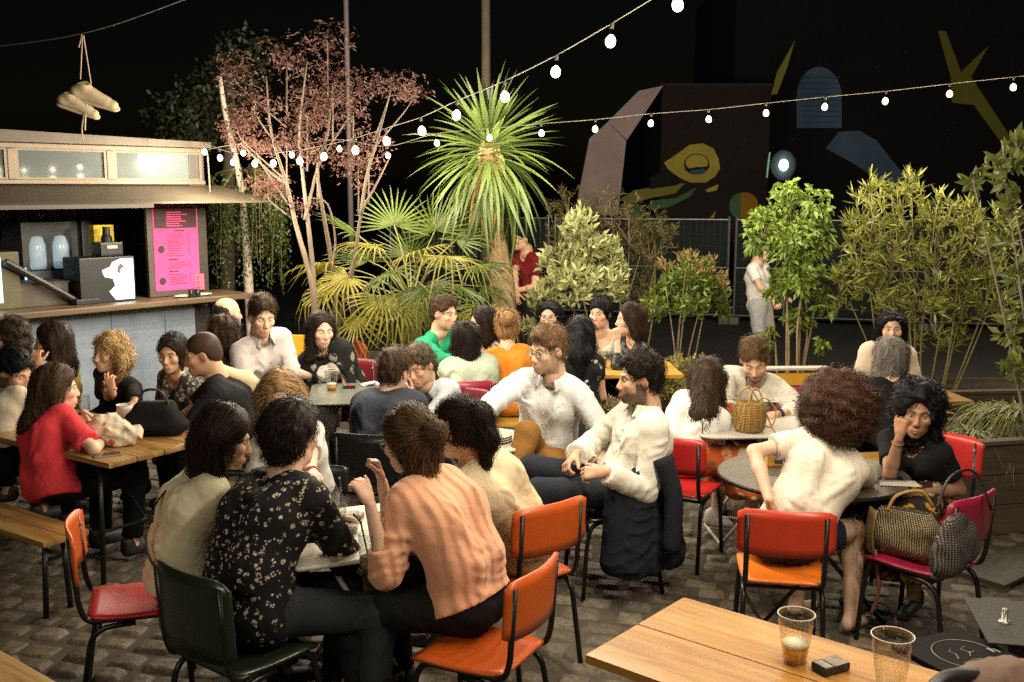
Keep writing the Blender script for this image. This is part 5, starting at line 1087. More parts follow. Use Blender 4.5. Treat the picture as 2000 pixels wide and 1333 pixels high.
def plank_table(label, c, ax, L, Wd, nb, z, m, legm=steel, name='table', legs='trestle', th=.032, cat='table', rnd_=.012, inset=.2):
    """boarded top (each board a part) on metal legs; ax = direction of the boards in degrees"""
    e = empty(name, (c[0], c[1], 0), R(ax)); tag(e, label, cat, 'tables and benches'); bw = Wd / nb
    for i in range(nb): MB().box((-L / 2 + rnd.uniform(0, .003), -Wd / 2 + i * bw + .0015, z - th), (L / 2 - rnd.uniform(0, .003), -Wd / 2 + (i + 1) * bw - .0015, z), bev=rnd_).build('plank', m, e, angle=40)
    for s in (1, -1):
        x = s * (L / 2 - inset); b = MB()
        for t in (1, -1): MB().tube(fillet([(x, t * (Wd / 2 - .08), z - th - .002), (x, t * (Wd / 2 - .06), 0)], .02), .015, 8).build('leg', legm, e, smooth=True)
        MB().box((x - .018, -Wd / 2 + .05, z - th - .03), (x + .018, Wd / 2 - .05, z - th - .001)).build('batten', legm, e); MB().tube([(x - s * .02, -Wd / 2 + .09, .3), (x - s * .02, Wd / 2 - .09, .3)], .01, 6).build('stretcher', legm, e)
        MB().tube([(x - s * .03, 0, .33), (x - s * .45, 0, z - th - .01)], .009, 6).build('brace', legm, e)
    return e
def slab_table(label, c, ax, L, Wd, z, m, legm, rim=.02, th=.022, round_=False, cross=True, corner=.05):
    e = empty('table', (c[0], c[1], 0), R(ax)); tag(e, label, 'table', 'tables and benches')
    if round_: poly = [(L / 2 * math.cos(2 * math.pi * k / 40), Wd / 2 * math.sin(2 * math.pi * k / 40)) for k in range(40)]
    else:
        poly = []
        for (sx, sy, a0) in ((1, 1, 0), (-1, 1, 90), (-1, -1, 180), (1, -1, 270)): poly += [(sx * (L / 2 - corner) + corner * math.cos(R(a0 + 15 * k)), sy * (Wd / 2 - corner) + corner * math.sin(R(a0 + 15 * k))) for k in range(7)]
    MB().prism(poly, z - th, z).build('top', m, e); MB().tube([(x, y, z - th * .5) for x, y in poly + poly[:1]], th * .5, 6, False).build('rim', legm if rim else m, e, smooth=True)
    for s in (1, -1):
        if cross:
            for t in (1, -1): MB().tube([(s * L * .28, t * Wd * .3, z - th - .002), (-s * L * .32, t * Wd * .3, 0)], .011, 7).build('leg', legm, e, smooth=True)
            MB().tube([(-s * L * .32, -Wd * .3, .012), (-s * L * .32, Wd * .3, .012)], .01, 6).build('foot_bar', legm, e)
        else:
            for t in (1, -1): MB().tube([(s * L * .36, t * Wd * .36, z - th - .002), (s * L * .42, t * Wd * .42, 0)], .014, 7).build('leg', legm, e, smooth=True)
    return e
pine = wood('varnished_pine', (.3, .12, .02), (.56, .29, .065), .32, 1., 0, True, .5); oldpine = wood('worn_pine', (.2, .1, .03), (.4, .24, .08), .4, 1., 0, True, .25); yelw = wood('yellow_pine', (.5, .24, .03), (.68, .4, .07), .5, 1., 0, False, .2)
white = mat('white_table_top', (.62, .58, .52), .35, bump=.1, scale=20, var=.1, coat=.2); marble = mat('paper_white_top', (.58, .53, .44), .28, bump=.15, scale=9, var=.16, coat=.3); gslate = mat('grey_green_top', (.17, .18, .15), .22, bump=.08, scale=15, var=.25, coat=.4); dgrey = mat('grey_metal_top', (.15, .125, .1), .45, .4, bump=.1, scale=70, var=.2); wleg = mat('white_tube', (.55, .52, .46), .45, var=.1)
# front right varnished table: corner (1340,1163) .. (1140,1275)
c1, c2 = G(1335, 1165, .75), G(1140, 1278, .75); wv = nrm((c1 - c2) * V3(1, 1, 0)); lv = V3(wv[1], -wv[0], 0); Wt = float(np.linalg.norm((c1 - c2)[:2])); ctr = (c1 + c2) / 2 + lv * .62
FT = plank_table('varnished pine table in the front right with two plastic cups', ctr, math.degrees(math.atan2(lv[1], lv[0])), 1.24, Wt, 2, .75, pine, rnd_=.011)
# left beer table and bench
a0 = R(146); LA = V3(math.cos(a0), math.sin(a0), 0); SA = V3(math.sin(a0), -math.cos(a0), 0); A_ = G(212, 906, .75)
LT = plank_table('long worn beer table at the left where the woman in red leans', A_ + LA * 1.05 + SA * .36, 146, 2.1, .72, 4, .75, oldpine)
be = G(160, 1026, .45); BN = plank_table('wooden beer bench under the woman in red at the left', be + LA * .8 - SA * .05 + V3(-.02, -.1, 0), 146, 1.7, .26, 2, .45, oldpine, name='bench', cat='bench', inset=.12)
BN2 = plank_table('beer bench along the far side of the left table', A_ + LA * 1.05 + SA * 1.2, 146, 2.0, .26, 2, .45, oldpine, name='bench', cat='bench', inset=.15)
# table of the four in front
tc = G(700, 1036, .74); DT = slab_table('pale square table cluttered with glasses between the four in front', tc, 22, .68, .68, .74, marble, wleg, corner=.03)
# grey-green folding table
GT = slab_table('grey-green table with a beer cup behind the navy-shirted man', G(735, 766, .74), 8, .95, .75, .74, gslate, steel)
# back group: long table and benches
BT = plank_table('long yellow pine table of the group at the back', (.25, 8.25), 2, 2.2, .62, 3, .75, yelw)
BB1 = plank_table('yellow pine bench on the far side of the back table', (.25, 8.95), 2, 2.3, .26, 2, .45, yelw, name='bench', cat='bench'); BB2 = plank_table('yellow pine bench on the near side of the back table', (.35, 7.7), 2, 1.9, .26, 2, .45, yelw, name='bench', cat='bench')
ST = slab_table('small round white table with plates beside the man in glasses', G(935, 858, .72), 0, .62, .62, .72, white, wleg, round_=True)
BRT = slab_table('small round wooden table with drinks beside the man in green', (-.75, 8.35), 0, .6, .6, .75, yelw, steel, round_=True)
WT = slab_table('white folding table holding the wicker bag and orange drink', G(1490, 828, .73), 4, .95, .62, .73, white, wleg, corner=.12)
RT = slab_table('round grey metal table between the two curly-haired women', G(1588, 924, .72), 0, .98, .92, .72, dgrey, steel, round_=True)
CT = plank_table('corner of a worn wooden table at the bottom left', (-1.77, 2.75), -38, 1.0, .7, 3, .75, oldpine)
# chairs
chair('dark green metal chair of the man in the floral shirt', G(395, 1195, .66) + V3(.1, .17, 0), 52, GREEN, w=.44, style='tall', bh=.83)
chair('orange and red chair at the lower left behind the woman in beige', G(250, 1180, .46) + V3(.0, .1, 0), 18, ORANGE, RED, bh=.82)
chair('orange-backed chair of the woman in the peach cardigan', G(950, 1270, .46) + V3(-.02, .05, 0), 152, ORANGE, bh=.82)
chair('orange-backed chair of the woman in the cream jacket', G(1035, 1105, .46) + V3(-.05, .02, 0), 128, ORANGE, bh=.82)
chair('black chair of the navy-shirted man', V3(-.8, 6.02, 0), 78, BLACK, w=.43, style='tall', bh=.8)
chair('black chair under the bearded man in the white shirt', V3(.56, 5.5, 0), 192, BLACK, bh=.78)
chair('dark chair under the man in glasses and brown trousers', V3(.24, 6.25, 0), 250, BLACK, bh=.8)
chair('red chair of the woman in the orange floral skirt', G(1338, 945, .46) + V3(-.02, .0, 0), 62, RED, bh=.8)
chair('scarlet-backed chair with a bright orange seat under the woman in denim shorts', G(1520, 1110, .46) + V3(.02, .04, 0), 80, REDOR, ORSEAT, bh=.8)
chair('crimson chair with bags hung on its back at the right', V3(1.98, 4.72, 0), 128, MAG, bh=.82)
chair('bright red chair behind the woman resting her chin', V3(2.32, 5.55, 0), 225, RED, bh=.82)
chair('maroon chair of the young man with the grey shirt', V3(-1.78, 7.55, 0), 318, DRED, bh=.82)
chair('maroon chair of the woman in the black kimono', V3(-1.32, 7.95, 0), 262, DRED, bh=.84)
chair('empty orange-red chair left of the man in green', G(752, 740, .46) + V3(0, 0, 0), 20, REDOR, bh=.84)
chair('crimson slatted chair of the woman in sage green', V3(-.38, 7.55, 0), 105, MAG, bh=.82)
chair('pale chair of the man in the light blue shirt', V3(-.42, 7.05, 0), 250, DRED, bh=.78)
chair('dark chair of the man in the linen shirt', V3(1.62, 7.15, 0), 268, BLACK, bh=.78)
chair('dark chair under the blonde woman at the front table', V3(-1.02, 5.02, 0), 285, BLACK, bh=.75)
chair('dark chair of the shaven-headed person at the left table', V3(-1.68, 6.42, 0), 185, BLACK, bh=.78)
chair('dark chair of the dark-haired woman behind the shaven head', V3(-2.15, 7.75, 0), 200, DRED, bh=.78)
chair('dark chair of the bald man by the counter', V3(-2.3, 8.6, 0), 20, BLACK, bh=.78)
# painted slat bench behind the bearded man in linen
sb = empty('slat_bench', (2.12, 7.5, 0), R(3)); tag(sb, 'pallet bench with yellow and pink painted slats behind the bearded man in linen', 'bench', 'tables and benches')
pk = mat('pink_paint', (.55, .05, .13), .5, bump=.2, scale=30); yp = mat('yellow_paint', (.72, .38, .03), .5, bump=.2, scale=30)
for i, m in enumerate([pk, pk, yp]): MB().box((-.32, .2 + .012 * i, .5 + i * .105), (.32, .222 + .012 * i, .595 + i * .105), bev=.004).build('slat', m, sb)
for i in range(3): MB().box((-.32, -.25 + i * .15, .43), (.32, -.115 + i * .15, .45), bev=.004).build('seat_plank', yp, sb)
for x in (-.31, .265): MB().box((x, -.2, 0), (x + .045, -.16, .428)).build('leg', kdark, sb); MB().box((x, .25, 0), (x + .045, .29, .83)).build('leg', kdark, sb)
MB().box((-.33, .19, .832), (.33, .3, .85), bev=.004).build('top_rail', mat('pale_rail', (.5, .47, .42), .5), sb)
YB2 = plank_table('yellow bench plank behind the grey-haired person', (2.75, 6.65), 10, 1.3, .26, 2, .45, yelw, name='bench', cat='bench')
YB3 = plank_table('low wooden table between the grey-haired person and the woman with sunglasses', (2.75, 7.4), 4, 1.1, .5, 3, .7, oldpine)
BN4 = plank_table('bench under the woman with sunglasses on her head', (2.9, 8.0), 4, 1.2, .26, 2, .45, oldpine, name='bench', cat='bench')
# planters
plw = wood('dark_planter_wood', (.05, .035, .02), (.11, .08, .05), .75, 1., 0, False, 0.); soil = mat('soil', (.035, .025, .018), .95, bump=.8, scale=50)
def planter(label, c, ax, L, Wd, h, nb=3, m=plw):
    e = empty('planter', (c[0], c[1], 0), R(ax)); tag(e, label, 'planter', 'planters')
    bh = h / nb
    for i in range(nb):
        for s in (1, -1):
            MB().box((-L / 2, s * Wd / 2 - .012, i * bh + .002), (L / 2, s * Wd / 2 + .012, (i + 1) * bh - .004), bev=.003).build('board', m, e); MB().box((s * L / 2 - .012, -Wd / 2 + .0125, i * bh + .002), (s * L / 2 + .012, Wd / 2 - .0125, (i + 1) * bh - .004), bev=.003).build('board', m, e)
    MB().box((-L / 2 + .014, -Wd / 2 + .014, .0), (L / 2 - .014, Wd / 2 - .014, h - .05)).build('soil', soil, e)
    MB().box((-L / 2 - .03, -Wd / 2 - .03, h), (L / 2 + .03, -Wd / 2 + .05, h + .025)).build('cap_board', m, e); return e
planter('dark timber planter under the sedge grass at the right edge', (3.35, 6.75), 12, 1.3, .7, .6)
planter('dark timber planter at the foot of the bamboo shrub', (3.4, 8.75), 6, 2.6, .7, .5)
grp = mat('grey_fibre_planter', (.11, .1, .09), .8, bump=.25, scale=20, var=.2)
planter('grey planter box below the fan palm', (-1.05, 9.65), 0, 1.1, .7, .62, 1, grp); planter('low dark planter behind the group at the back', (.6, 9.75), 2, 2.6, .5, .4); planter('low dark planter under the tall green shrub', (2.45, 9.4), 4, 1.5, .5, .3)
dkp = empty('deck_step', (3.0, 8.05, 0), R(8)); tag(dkp, 'low dark decking step in front of the bamboo planter', 'decking')
for i in range(4): MB().box((-.9 + 0, -.3 + i * .13, .3), (.9, -.18 + i * .13, .325), bev=.003).build('plank', plw, dkp)
for x in (-.85, .8): MB().box((x, -.28, 0), (x + .05, .2, .298)).build('bearer', plw, dkp)
# yellow crate-chair far left back
yc = empty('yellow_armchair', W(560, 640, 8.9) * V3(1, 1, 0), R(-10)); tag(yc, 'yellow painted wooden armchair behind the young man in the grey shirt', 'chair')
yl2 = mat('golden_paint', (.75, .42, .02), .45, bump=.15, scale=30)
MB().box((-.2, .1, .62), (.2, .125, .92), bev=.006).build('back_panel', yl2, yc); MB().box((-.2, -.3, .42), (.2, .095, .445), bev=.006).build('seat', yl2, yc)
for s in (-1, 1):
    MB().box((s * .22 - .03, -.32, .6), (s * .22 + .03, .1, .62), bev=.004).build('arm', yl2, yc); MB().box((s * .23 - .015, -.3, 0), (s * .23 + .015, -.26, .6)).build('leg', yl2, yc); MB().box((s * .23 - .015, .13, 0), (s * .23 + .015, .17, .9)).build('leg', yl2, yc)
MB().prism([(-.08, .7), (-.02, .7), (-.05, .76)], -.1, -.098, Matrix(((1, 0, 0, 0), (0, 0, -1, 0), (0, 1, 0, 0), (0, 0, 0, 1)))).build('printed_triangle', kdark, yc)
# ================================================================ the people in the garden
BLK = (.006, .006, .0075); DKH = (.014, .009, .007); BRN = (.05, .028, .015); LBR = (.12, .07, .035); BLD = (.33, .2, .09); BLONDE = (.42, .27, .12)
def longhair(L=.28, w=.075, side=.6, back=-.07):
    s = [((-.05, 0, .02), (back, 0, -L * .5), .085, w), ((back, 0, -L * .5), (back * 1.45 + .02, 0, -L), w, w * .5)]
    if side: s += [((-.02, y * .07, .02), (-.03, y * .085, -L * side), .036, .03) for y in (1, -1)]
    return s
def bob(L=.15, w=.1): return [((-.045, 0, .03), (-.055, 0, -L * .75), .092, w * .8)] + [((-.02, y * .06, .02), (-.015, y * .075, -L), .04, .038) for y in (1, -1)]
def hairtop(): return [((.02, 0, .085), (.068, .02, .088), .035, .03), ((-.05, 0, .085), (.03, 0, .097), .04, .035)]
VZ = V3(0, 0, 1)
def rib_knit(name, c):
    """soft knit with vertical ribs"""
    m = cloth(name, c, .95, .5, .25, .4); N = m.node_tree.nodes; L = m.node_tree.links; b = N['Principled BSDF']; prev = b.inputs['Normal'].links[0].from_socket
    tc = N.new('ShaderNodeTexCoord'); w = N.new('ShaderNodeTexWave'); w.bands_direction = 'DIAGONAL'; w.inputs['Scale'].default_value = 9; w.inputs['Distortion'].default_value = 1.2; w.inputs['Detail'].default_value = 2; mp = N.new('ShaderNodeMapping'); mp.inputs['Scale'].default_value = (1, 1, .15); L.new(tc.outputs['Object'], mp.inputs[0]); L.new(mp.outputs[0], w.inputs['Vector'])
    bp = N.new('ShaderNodeBump'); bp.inputs['Strength'].default_value = .55; bp.inputs['Distance'].default_value = .012; L.new(w.outputs['Fac'], bp.inputs['Height']); L.new(prev, bp.inputs['Normal']); L.new(bp.outputs[0], b.inputs['Normal']); return m
def hd(n, d=(0, 0, 0)): return None
# ---- the four in front
P33 = person('man in a black floral shirt seen from behind at the front table', (-1.02, 3.86, .56), W(572, 852, 4.1), 50, (62, 6), 'fair', False, ('short', DKH), [((-.04, 0, .03), (-.05, 0, -.06), .1, .075)], vol=1.5, top=BLK, topmat=speckle('black_flower_cloth', (.012, .012, .014), [(.5, .43, .32), (.6, .53, .42), (.45, .33, .26)], 33, .33), sleeve=1.9, bottom=(.03, .034, .04), arms=((W(560, 1030, 4.5), W(640, 1010, 4.4)), (W(690, 1110, 4.05), W(650, 1040, 4.3))), legphi=20, slouch=1.1, loose=.012, hem=.13, sc=1.04, build=1.1)
P32 = person('woman in a beige top with a thin black strap across her back', (-1.4, 4.2, .56), W(440, 855, 4.25), 28, (14, 18), 'tan', True, ('long', (.02, .012, .009)), longhair(.2, .075, .55) + [((.03, .06, .02), (.05, .08, -.1), .04, .03)], top=(.76, .68, .48), sleeve=.7, bottom=(.012, .012, .014), slouch=.9, loose=.012, hem=.06, build=1.0, arms=((W(430, 985, 4.75), W(520, 985, 4.75)), (W(470, 1020, 4.3), W(540, 1000, 4.45))))
P34 = person('blonde woman half hidden behind the man in the floral shirt', (-1.02, 5.05, .56), W(548, 783, 4.85), 285, (280, 10), 'fair', True, ('long', BLD), longhair(.2, .07), top=(.6, .58, .55), sleeve=.5, bottom=(.03, .03, .04), arms=((W(600, 960, 4.55), W(612, 925, 4.45)), None))
P35 = person('woman in a peach cardigan with a small hair bun, hands raised', (-.19, 3.93, .56), W(797, 862, 4.05), 150, (143, 14), 'fair', True, ('bun', (.075, .042, .02)), [((-.135, .0, .05), (-.142, .0, .055), .045, .043, .01), ((-.05, 0, -.02), (-.07, 0, -.15), .075, .055), ((-.06, 0, -.15), (-.06, 0, -.2), .05, .03)], top=(.76, .48, .33), sleeve=1.35, bottom=(.012, .012, .013), arms=((W(760, 1100, 3.82), W(722, 985, 3.8)), (W(740, 1055, 4.2), W(748, 950, 4.15))), hands=(([75, 70, 70, 75], (V3(-.45, .1, .8), V3(-.5, .5, -.2))), ([80, 70, 75, 80], (V3(-.25, 0, .9), V3(-.8, -.3, 0)))), legphi=165, slouch=1.2, loose=.02, hem=.0, glasses=(.3, .25, .22), build=1.04, topmat=rib_knit('peach_knit', (.80, .40, .24)))
P36 = person('woman in a cream denim jacket with a dark ponytail, leaning in', (.02, 4.62, .56), W(893, 838, 4.5), 160, (150, 16), 'tan', True, ('tied', DKH), [((-.1, 0, .07), (-.125, 0, .075), .038, .04), ((-.125, 0, .07), (-.155, 0, -.03), .042, .04), ((-.155, 0, -.03), (-.14, .0, -.17), .04, .018)], top=(.66, .55, .36), sleeve=1.95, collar=True, neck='crew', bottom=(.05, .05, .055), slouch=1.0, loose=.018, hem=.07, arms=((W(830, 1010, 4.4), W(760, 1020, 4.45)), None), topmat=cloth('cream_denim', (.68, .57, .38), .8, .3, .4))
# ---- centre
P22 = person('man in glasses and white shirt with crossed brown-trousered legs', (.2, 6.2, .56), W(1068, 684, 6.02), 247, (222, 8), 'fair', False, ('short', LBR), hairtop(), top=(.84, .86, .88), sleeve=1.93, neck='shirt', collar=True, bottom=(.27, .13, .035), arms=((W(1160, 815, 5.95), W(1178, 875, 5.75)), (W(985, 770, 5.95), W(955, 795, 5.78))), hands=((25, None), ([20, 30, 40, 45], (V3(-.9, -.3, .1), V3(0, 0, -1)))), knees=(None, W(1030, 846, 5.87)), feet=(None, W(985, 985, 5.65)), beard=((.1, .06, .03), .6), glasses=(.025, .018, .015), sc=1.04, loose=.012, gaze=(-10, 8), hem=.12, open_top=.17, lip=(.5, .26, .2))
P23 = person('bearded man in a white shirt leaning back with clasped hands', (.56, 5.5, .56), W(1248, 740, 5.48), 193, (186, 4), 'mid', False, ('short', DKH), [((.03, 0, .09), (-.03, 0, .1), .04, .04)], top=(.82, .78, .68), sleeve=1.95, neck='shirt', collar=True, bottom=(.028, .032, .045), arms=((W(1262, 968, 5.28), W(1150, 908, 5.12)), (W(1150, 870, 5.75), W(1118, 893, 5.4))), hands=(([45, 50, 55, 60], (V3(-.9, .2, -.15), V3(.2, .6, -.6))), ([40, 45, 50, 55], (V3(-.5, -.6, -.4), V3(.2, -.4, -.8)))), knees=(W(1040, 960, 5.35), W(1005, 905, 5.65)), feet=(None, None), beard=((.03, .018, .012), .95), sc=1.04, slouch=.9, loose=.014, hem=.1, eyes='open', gaze=(0, 2))
# ---- behind: navy shirt and friend
P12 = person('man in a dark navy shirt seen from behind, head on his hand', (-.78, 6.2, .56), W(772, 724, 6.35), 72, (62, 6, 8), 'fair', False, ('short', (.045, .025, .013)), hairtop(), vol=1.2, top=(.035, .04, .055), sleeve=1.9, collar=True, neck='crew', bottom=(.06, .07, .075), arms=(None, (W(822, 850, 6.5), W(808, 788, 6.45))), hands=((25, None), ([20, 20, 25, 30], (V3(-.15, 0, 1), V3(-.8, -.3, 0)))), slouch=1.1, loose=.02, hem=.12, build=1.08)
P13 = person('man in a light blue shirt bowing his head beside the navy-shirted man', (-.46, 7.1, .56), W(818, 714, 6.75), 252, (243, 22, 6), 'mid', False, ('short', (.06, .042, .028)), top=(.5, .55, .6), sleeve=1.9, collar=True, neck='shirt', bottom=(.03, .03, .04), eyes='down', beard=((.15, .1, .07), .35), arms=((W(850, 800, 6.7), W(820, 810, 6.5)), (W(770, 800, 6.8), W(790, 790, 6.6))))
P10 = person('young man in a pale grey shirt with brown quiff looking down', (-1.82, 7.6, .58), W(512, 618, 7.4), 312, (300, 16), 'fair', False, ('short', (.045, .027, .015)), hairtop() + [((.05, .0, .1), (.08, -.03, .085), .03, .028)], vol=1.3, top=(.48, .44, .43), sleeve=1.0, collar=True, neck='shirt', bottom=(.3, .33, .36), eyes='down', arms=((W(565, 715, 7.5), W(605, 735, 7.75)), (W(478, 775, 7.2), W(530, 748, 6.95))), hands=((25, None), ([35, 50, 60, 60], (V3(.4, -.1, .6), V3(.6, .2, -.4)))), legphi=322, sc=1.05, loose=.015)
P11 = person('dark-haired woman in a black kimono over a white top', (-1.3, 8.0, .56), W(628, 645, 7.75), 268, (300, 8), 'fair', True, ('wavy', DKH), longhair(.22, .07, .9), top=(.66, .63, .58), sleeve=0, neck='v', bottom=BLK, eyes='down', open_top=.2, lip=(.45, .16, .13), vol=.75, face=1.12)
kim = speckle('kimono_cloth', (.012, .012, .013), [(.3, .29, .25), (.2, .2, .17)], 9, .3, .6)
def jacket(P, m, g=.03, name='jacket', sl=1.9, gap=.16, hem=.12, vox=.013, fem=True):
    """open jacket: an outer layer over the top, parted in front"""
    pts = np.array([P['N'], P['hip'] - P['u'] * .2] + P['sh'] + P['el'] + P['wr']); F = Field(pts.min(0) - .17, pts.max(0) + .17, vox); T = P['T']; tl, u, tf = P['tl'], P['u'], P['tf']; q = .9 if fem else 1.
    for s in (1, -1):
        F.cone(P['hip'] + tl * s * .07, T(.3, 0, s * .065), .1 + g, .09 + g, .05); F.cone(T(.3, 0, s * .065), T(.68, 0, s * .08), .09 + g, .098 + g, .05); F.cone(T(.68, 0, s * .08), T(.88, -.01, s * .115), .096 + g, .06 + g, .05)
        i = 0 if s > 0 else 1; F.cone(P['sh'][i], T(.97, -.02, s * .035), .047 + g, .043 + g * .5, .05)
        if fem: F.ell(T(.68, .085, s * .068), np.array([.056, .058, .058]) + g, .04)
        F.cone(P['sh'][i], P['el'][i], (.055 + g) * q, (.052 + g) * q, .04, fold=.002); F.cone(P['el'][i], P['el'][i] + (P['wr'][i] - P['el'][i]) * (sl - 1), (.05 + g) * q, (.045 + g) * q, .03, cut=True, fold=.003)
    F.noise(.007, 24, 3, 4); F.half(P['hip'] - u * hem, -u)
    F.cone(P['N'] + tf * .02 - u * .01, P['N'] + u * .2, .068, .1, .01, op='s'); F.cone(P['N'] + tf * .17, P['hip'] + tf * .2, gap * .5, gap * .62, .01, op='s')
    v, qd = F.nets(); return link(name, mesh_np(name, v - P['o0'], qd), m, P['root'])
jacket(P11, kim, .026, 'kimono', 1.8, .2)
# ---- back table
P14 = person('man in a bright green cardigan leaning forward at the back', (-.78, 8.85, .56), W(868, 612, 8.6), 330, (325, 6), 'fair', False, ('short', BRN), hairtop(), top=(.03, .38, .2), sleeve=1.9, neck='crew', bottom=(.03, .03, .04), beard=((.1, .06, .04), .4), arms=((W(905, 690, 8.75), W(930, 700, 8.5)), (W(850, 690, 8.4), W(890, 705, 8.3))), sc=1.04)
P15 = person('woman in a sage green tee with a dark bob, seen from behind', (-.3, 7.62, .56), W(906, 664, 7.72), 108, (125, 4), 'fair', True, ('long', DKH), bob(.15, .11), top=(.4, .47, .37), sleeve=.6, bottom=(.05, .05, .05), arms=((W(885, 735, 7.5), W(850, 765, 7.75)), None), build=1.18, slouch=.9, loose=.012)
P16 = person('dark-haired woman in a leopard print top behind the sage tee', (-.22, 8.6, .56), W(941, 632, 8.5), 215, (200, 4), 'fair', True, ('long', DKH), bob(.14), top=(.3, .25, .2), topmat=speckle('leopard_cloth', (.42, .36, .28), [(.02, .015, .01), (.03, .02, .015)], 26, .4, .5), sleeve=1.5, bottom=BLK)
P17 = person('woman in a sleeveless orange top with a blonde updo, seen from behind', (.02, 7.85, .56), W(992, 640, 8.0), 97, (85, 4), 'fair', True, ('bun', (.3, .17, .075)), [((-.11, .0, .075), (-.115, .0, .085), .058, .055, .012), ((-.03, 0, -.03), (-.05, 0, -.09), .06, .03)], top=(.66, .22, .025), sleeve=0, bottom=(.5, .43, .35), hem=.1, build=1.05, arms=((W(955, 740, 8.1), W(975, 730, 8.35)), (W(1030, 740, 8.1), W(1010, 730, 8.35))))
P18 = person('smiling dark-haired woman in glasses facing us at the back table', (.32, 9.0, .56), W(1073, 618, 8.95), 265, (258, 4), 'fair', True, ('long', BLK), longhair(.22, .07), top=(.03, .03, .03), sleeve=.6, bottom=BLK, glasses=(.06, .04, .03), smile=.8, vol=.7, face=1.12)
P19 = person('woman with long black hair and a black dress with white blossoms', (.5, 7.8, .56), W(1134, 652, 7.9), 97, (82, 4), 'mid', True, ('wavy', BLK), longhair(.28, .08, .4, -.12), top=BLK, topmat=speckle('blossom_cloth', (.01, .01, .011), [(.62, .58, .48), (.5, .46, .36)], 15, .26, .5), sleeve=.5, bottom=BLK, botmat=speckle('blossom_cloth', BLK, []), hem=.12, build=1.04)
P20 = person('laughing woman with a dark fringe in a white top', (.78, 8.95, .56), W(1172, 612, 8.8), 255, (240, 4), 'fair', True, ('tied', BLK), [((-.1, 0, .06), (-.11, 0, .07), .045, .045)], top=(.72, .68, .6), sleeve=0, neck='tank', bottom=BLK, smile=1., fringe=.6, vol=.7, face=1.1)
P21 = person('smiling woman in a dark leather jacket resting her chin on her hand', (1.05, 8.7, .56), W(1229, 624, 8.5), 205, (188, 2), 'fair', True, ('wavy', (.03, .017, .011)), longhair(.2, .075, .6), top=(.03, .03, .033), topmat=mat('black_leather', (.02, .021, .024), .38, bump=.4, scale=28, bdist=.01), sleeve=1.5, bottom=BLK, smile=1., arms=((W(1192, 725, 8.15), W(1206, 682, 8.28)), None), hands=((85, (V3(-.2, 0, 1), V3(-.3, .9, 0))), (30, None)))
# ---- right of centre
P24 = person('long-haired woman in a white tee and orange floral skirt', (1.03, 6.22, .56), W(1382, 742, 6.35), 58, (72, 14), 'mid', True, ('wavy', (.04, .023, .013)), longhair(.36, .08, .5, -.17), top=(.84, .82, .78), sleeve=.75, bottom=(.6, .14, .04), skirt=.22, botmat=speckle('orange_flower_cloth', (.6, .12, .035), [(.7, .5, .33), (.2, .16, .05), (.75, .35, .2)], 14, .42, .62), arms=((W(1360, 860, 6.6), W(1400, 850, 6.7)), (W(1392, 880, 6.2), W(1400, 870, 6.45))), slouch=1., legphi=6, shoe=(.6, .55, .5), loose=.012)
P25 = person('bearded man in a white linen shirt looking down at the white table', (1.62, 7.2, .56), W(1474, 704, 6.92), 266, (258, 30, 4), 'mid', False, ('short', (.1, .055, .025)), hairtop() + [((.03, -.03, .1), (.0, -.06, .1), .03, .02)], vol=1.3, top=(.76, .71, .62), sleeve=1.6, neck='shirt', bottom=(.08, .08, .09), eyes='down', beard=((.035, .02, .012), .95), arms=((W(1568, 805, 6.75), W(1500, 812, 6.5)), (W(1412, 800, 6.75), W(1450, 815, 6.5))), sc=1.06, open_top=.22, loose=.016)
P26 = person('woman with a brown afro, white tee and denim shorts seen from behind', (1.31, 4.72, .555), W(1640, 800, 4.95), 82, (62, 6), 'fair', True, ('afro', (.05, .022, .012)), top=(.84, .76, .64), sleeve=.62, bottom=(.022, .03, .06), leglen=.55, vol=1.12, arms=((W(1485, 880, 4.85), W(1505, 985, 4.6)), (W(1700, 940, 5.2), W(1660, 950, 5.35))), hands=((40, (V3(.3, .2, -.9), V3(.7, .3, .2))), (30, None)), legphi=40, knees=(None, W(1690, 1030, 5.05)), feet=(None, W(1662, 1215, 4.85)), loose=.01, build=.98, hem=.0, sc=1.04, slouch=.7, shoe=None)
P27 = person('woman with long black curls and black top resting her chin on her fist', (2.18, 5.42, .56), W(1793, 806, 5.28), 232, (248, 4, -4), 'brown', True, ('curly', BLK), longhair(.24, .09, .8) + [((-.02, 0, .05), (-.05, 0, .03), .12, .12)], top=(.012, .012, .015), sleeve=.6, bottom=(.3, .17, .03), botmat=speckle('ochre_flower_cloth', (.035, .022, .02), [(.55, .3, .03), (.45, .25, .05), (.4, .35, .25)], 13, .42, .6), skirt=.3, arms=((W(1865, 940, 5.3), W(1780, 965, 5.1)), (W(1738, 945, 5.08), W(1752, 872, 5.1))), hands=((25, None), (90, (V3(.2, .1, 1), V3(.7, .5, 0)))), gaze=(12, 2), lip=(.25, .1, .08))
P28 = person('woman in a pale tee with sunglasses pushed up on her head', (2.92, 8.0, .56), W(1741, 642, 7.85), 262, (256, 2), 'fair', True, ('wavy', BLK), longhair(.16, .075, .5), top=(.64, .52, .42), sleeve=.65, bottom=BLK, loose=.03, sunglasses=True, vol=.6, face=1.12)
P29 = person('grey-haired person in a black top seen from behind at the right', (2.62, 6.8, .56), W(1737, 700, 6.95), 84, (92, 10), 'mid', False, ('wavy', (.2, .18, .16)), bob(.1, .08), top=(.014, .014, .016), sleeve=.9, bottom=BLK, loose=.01)
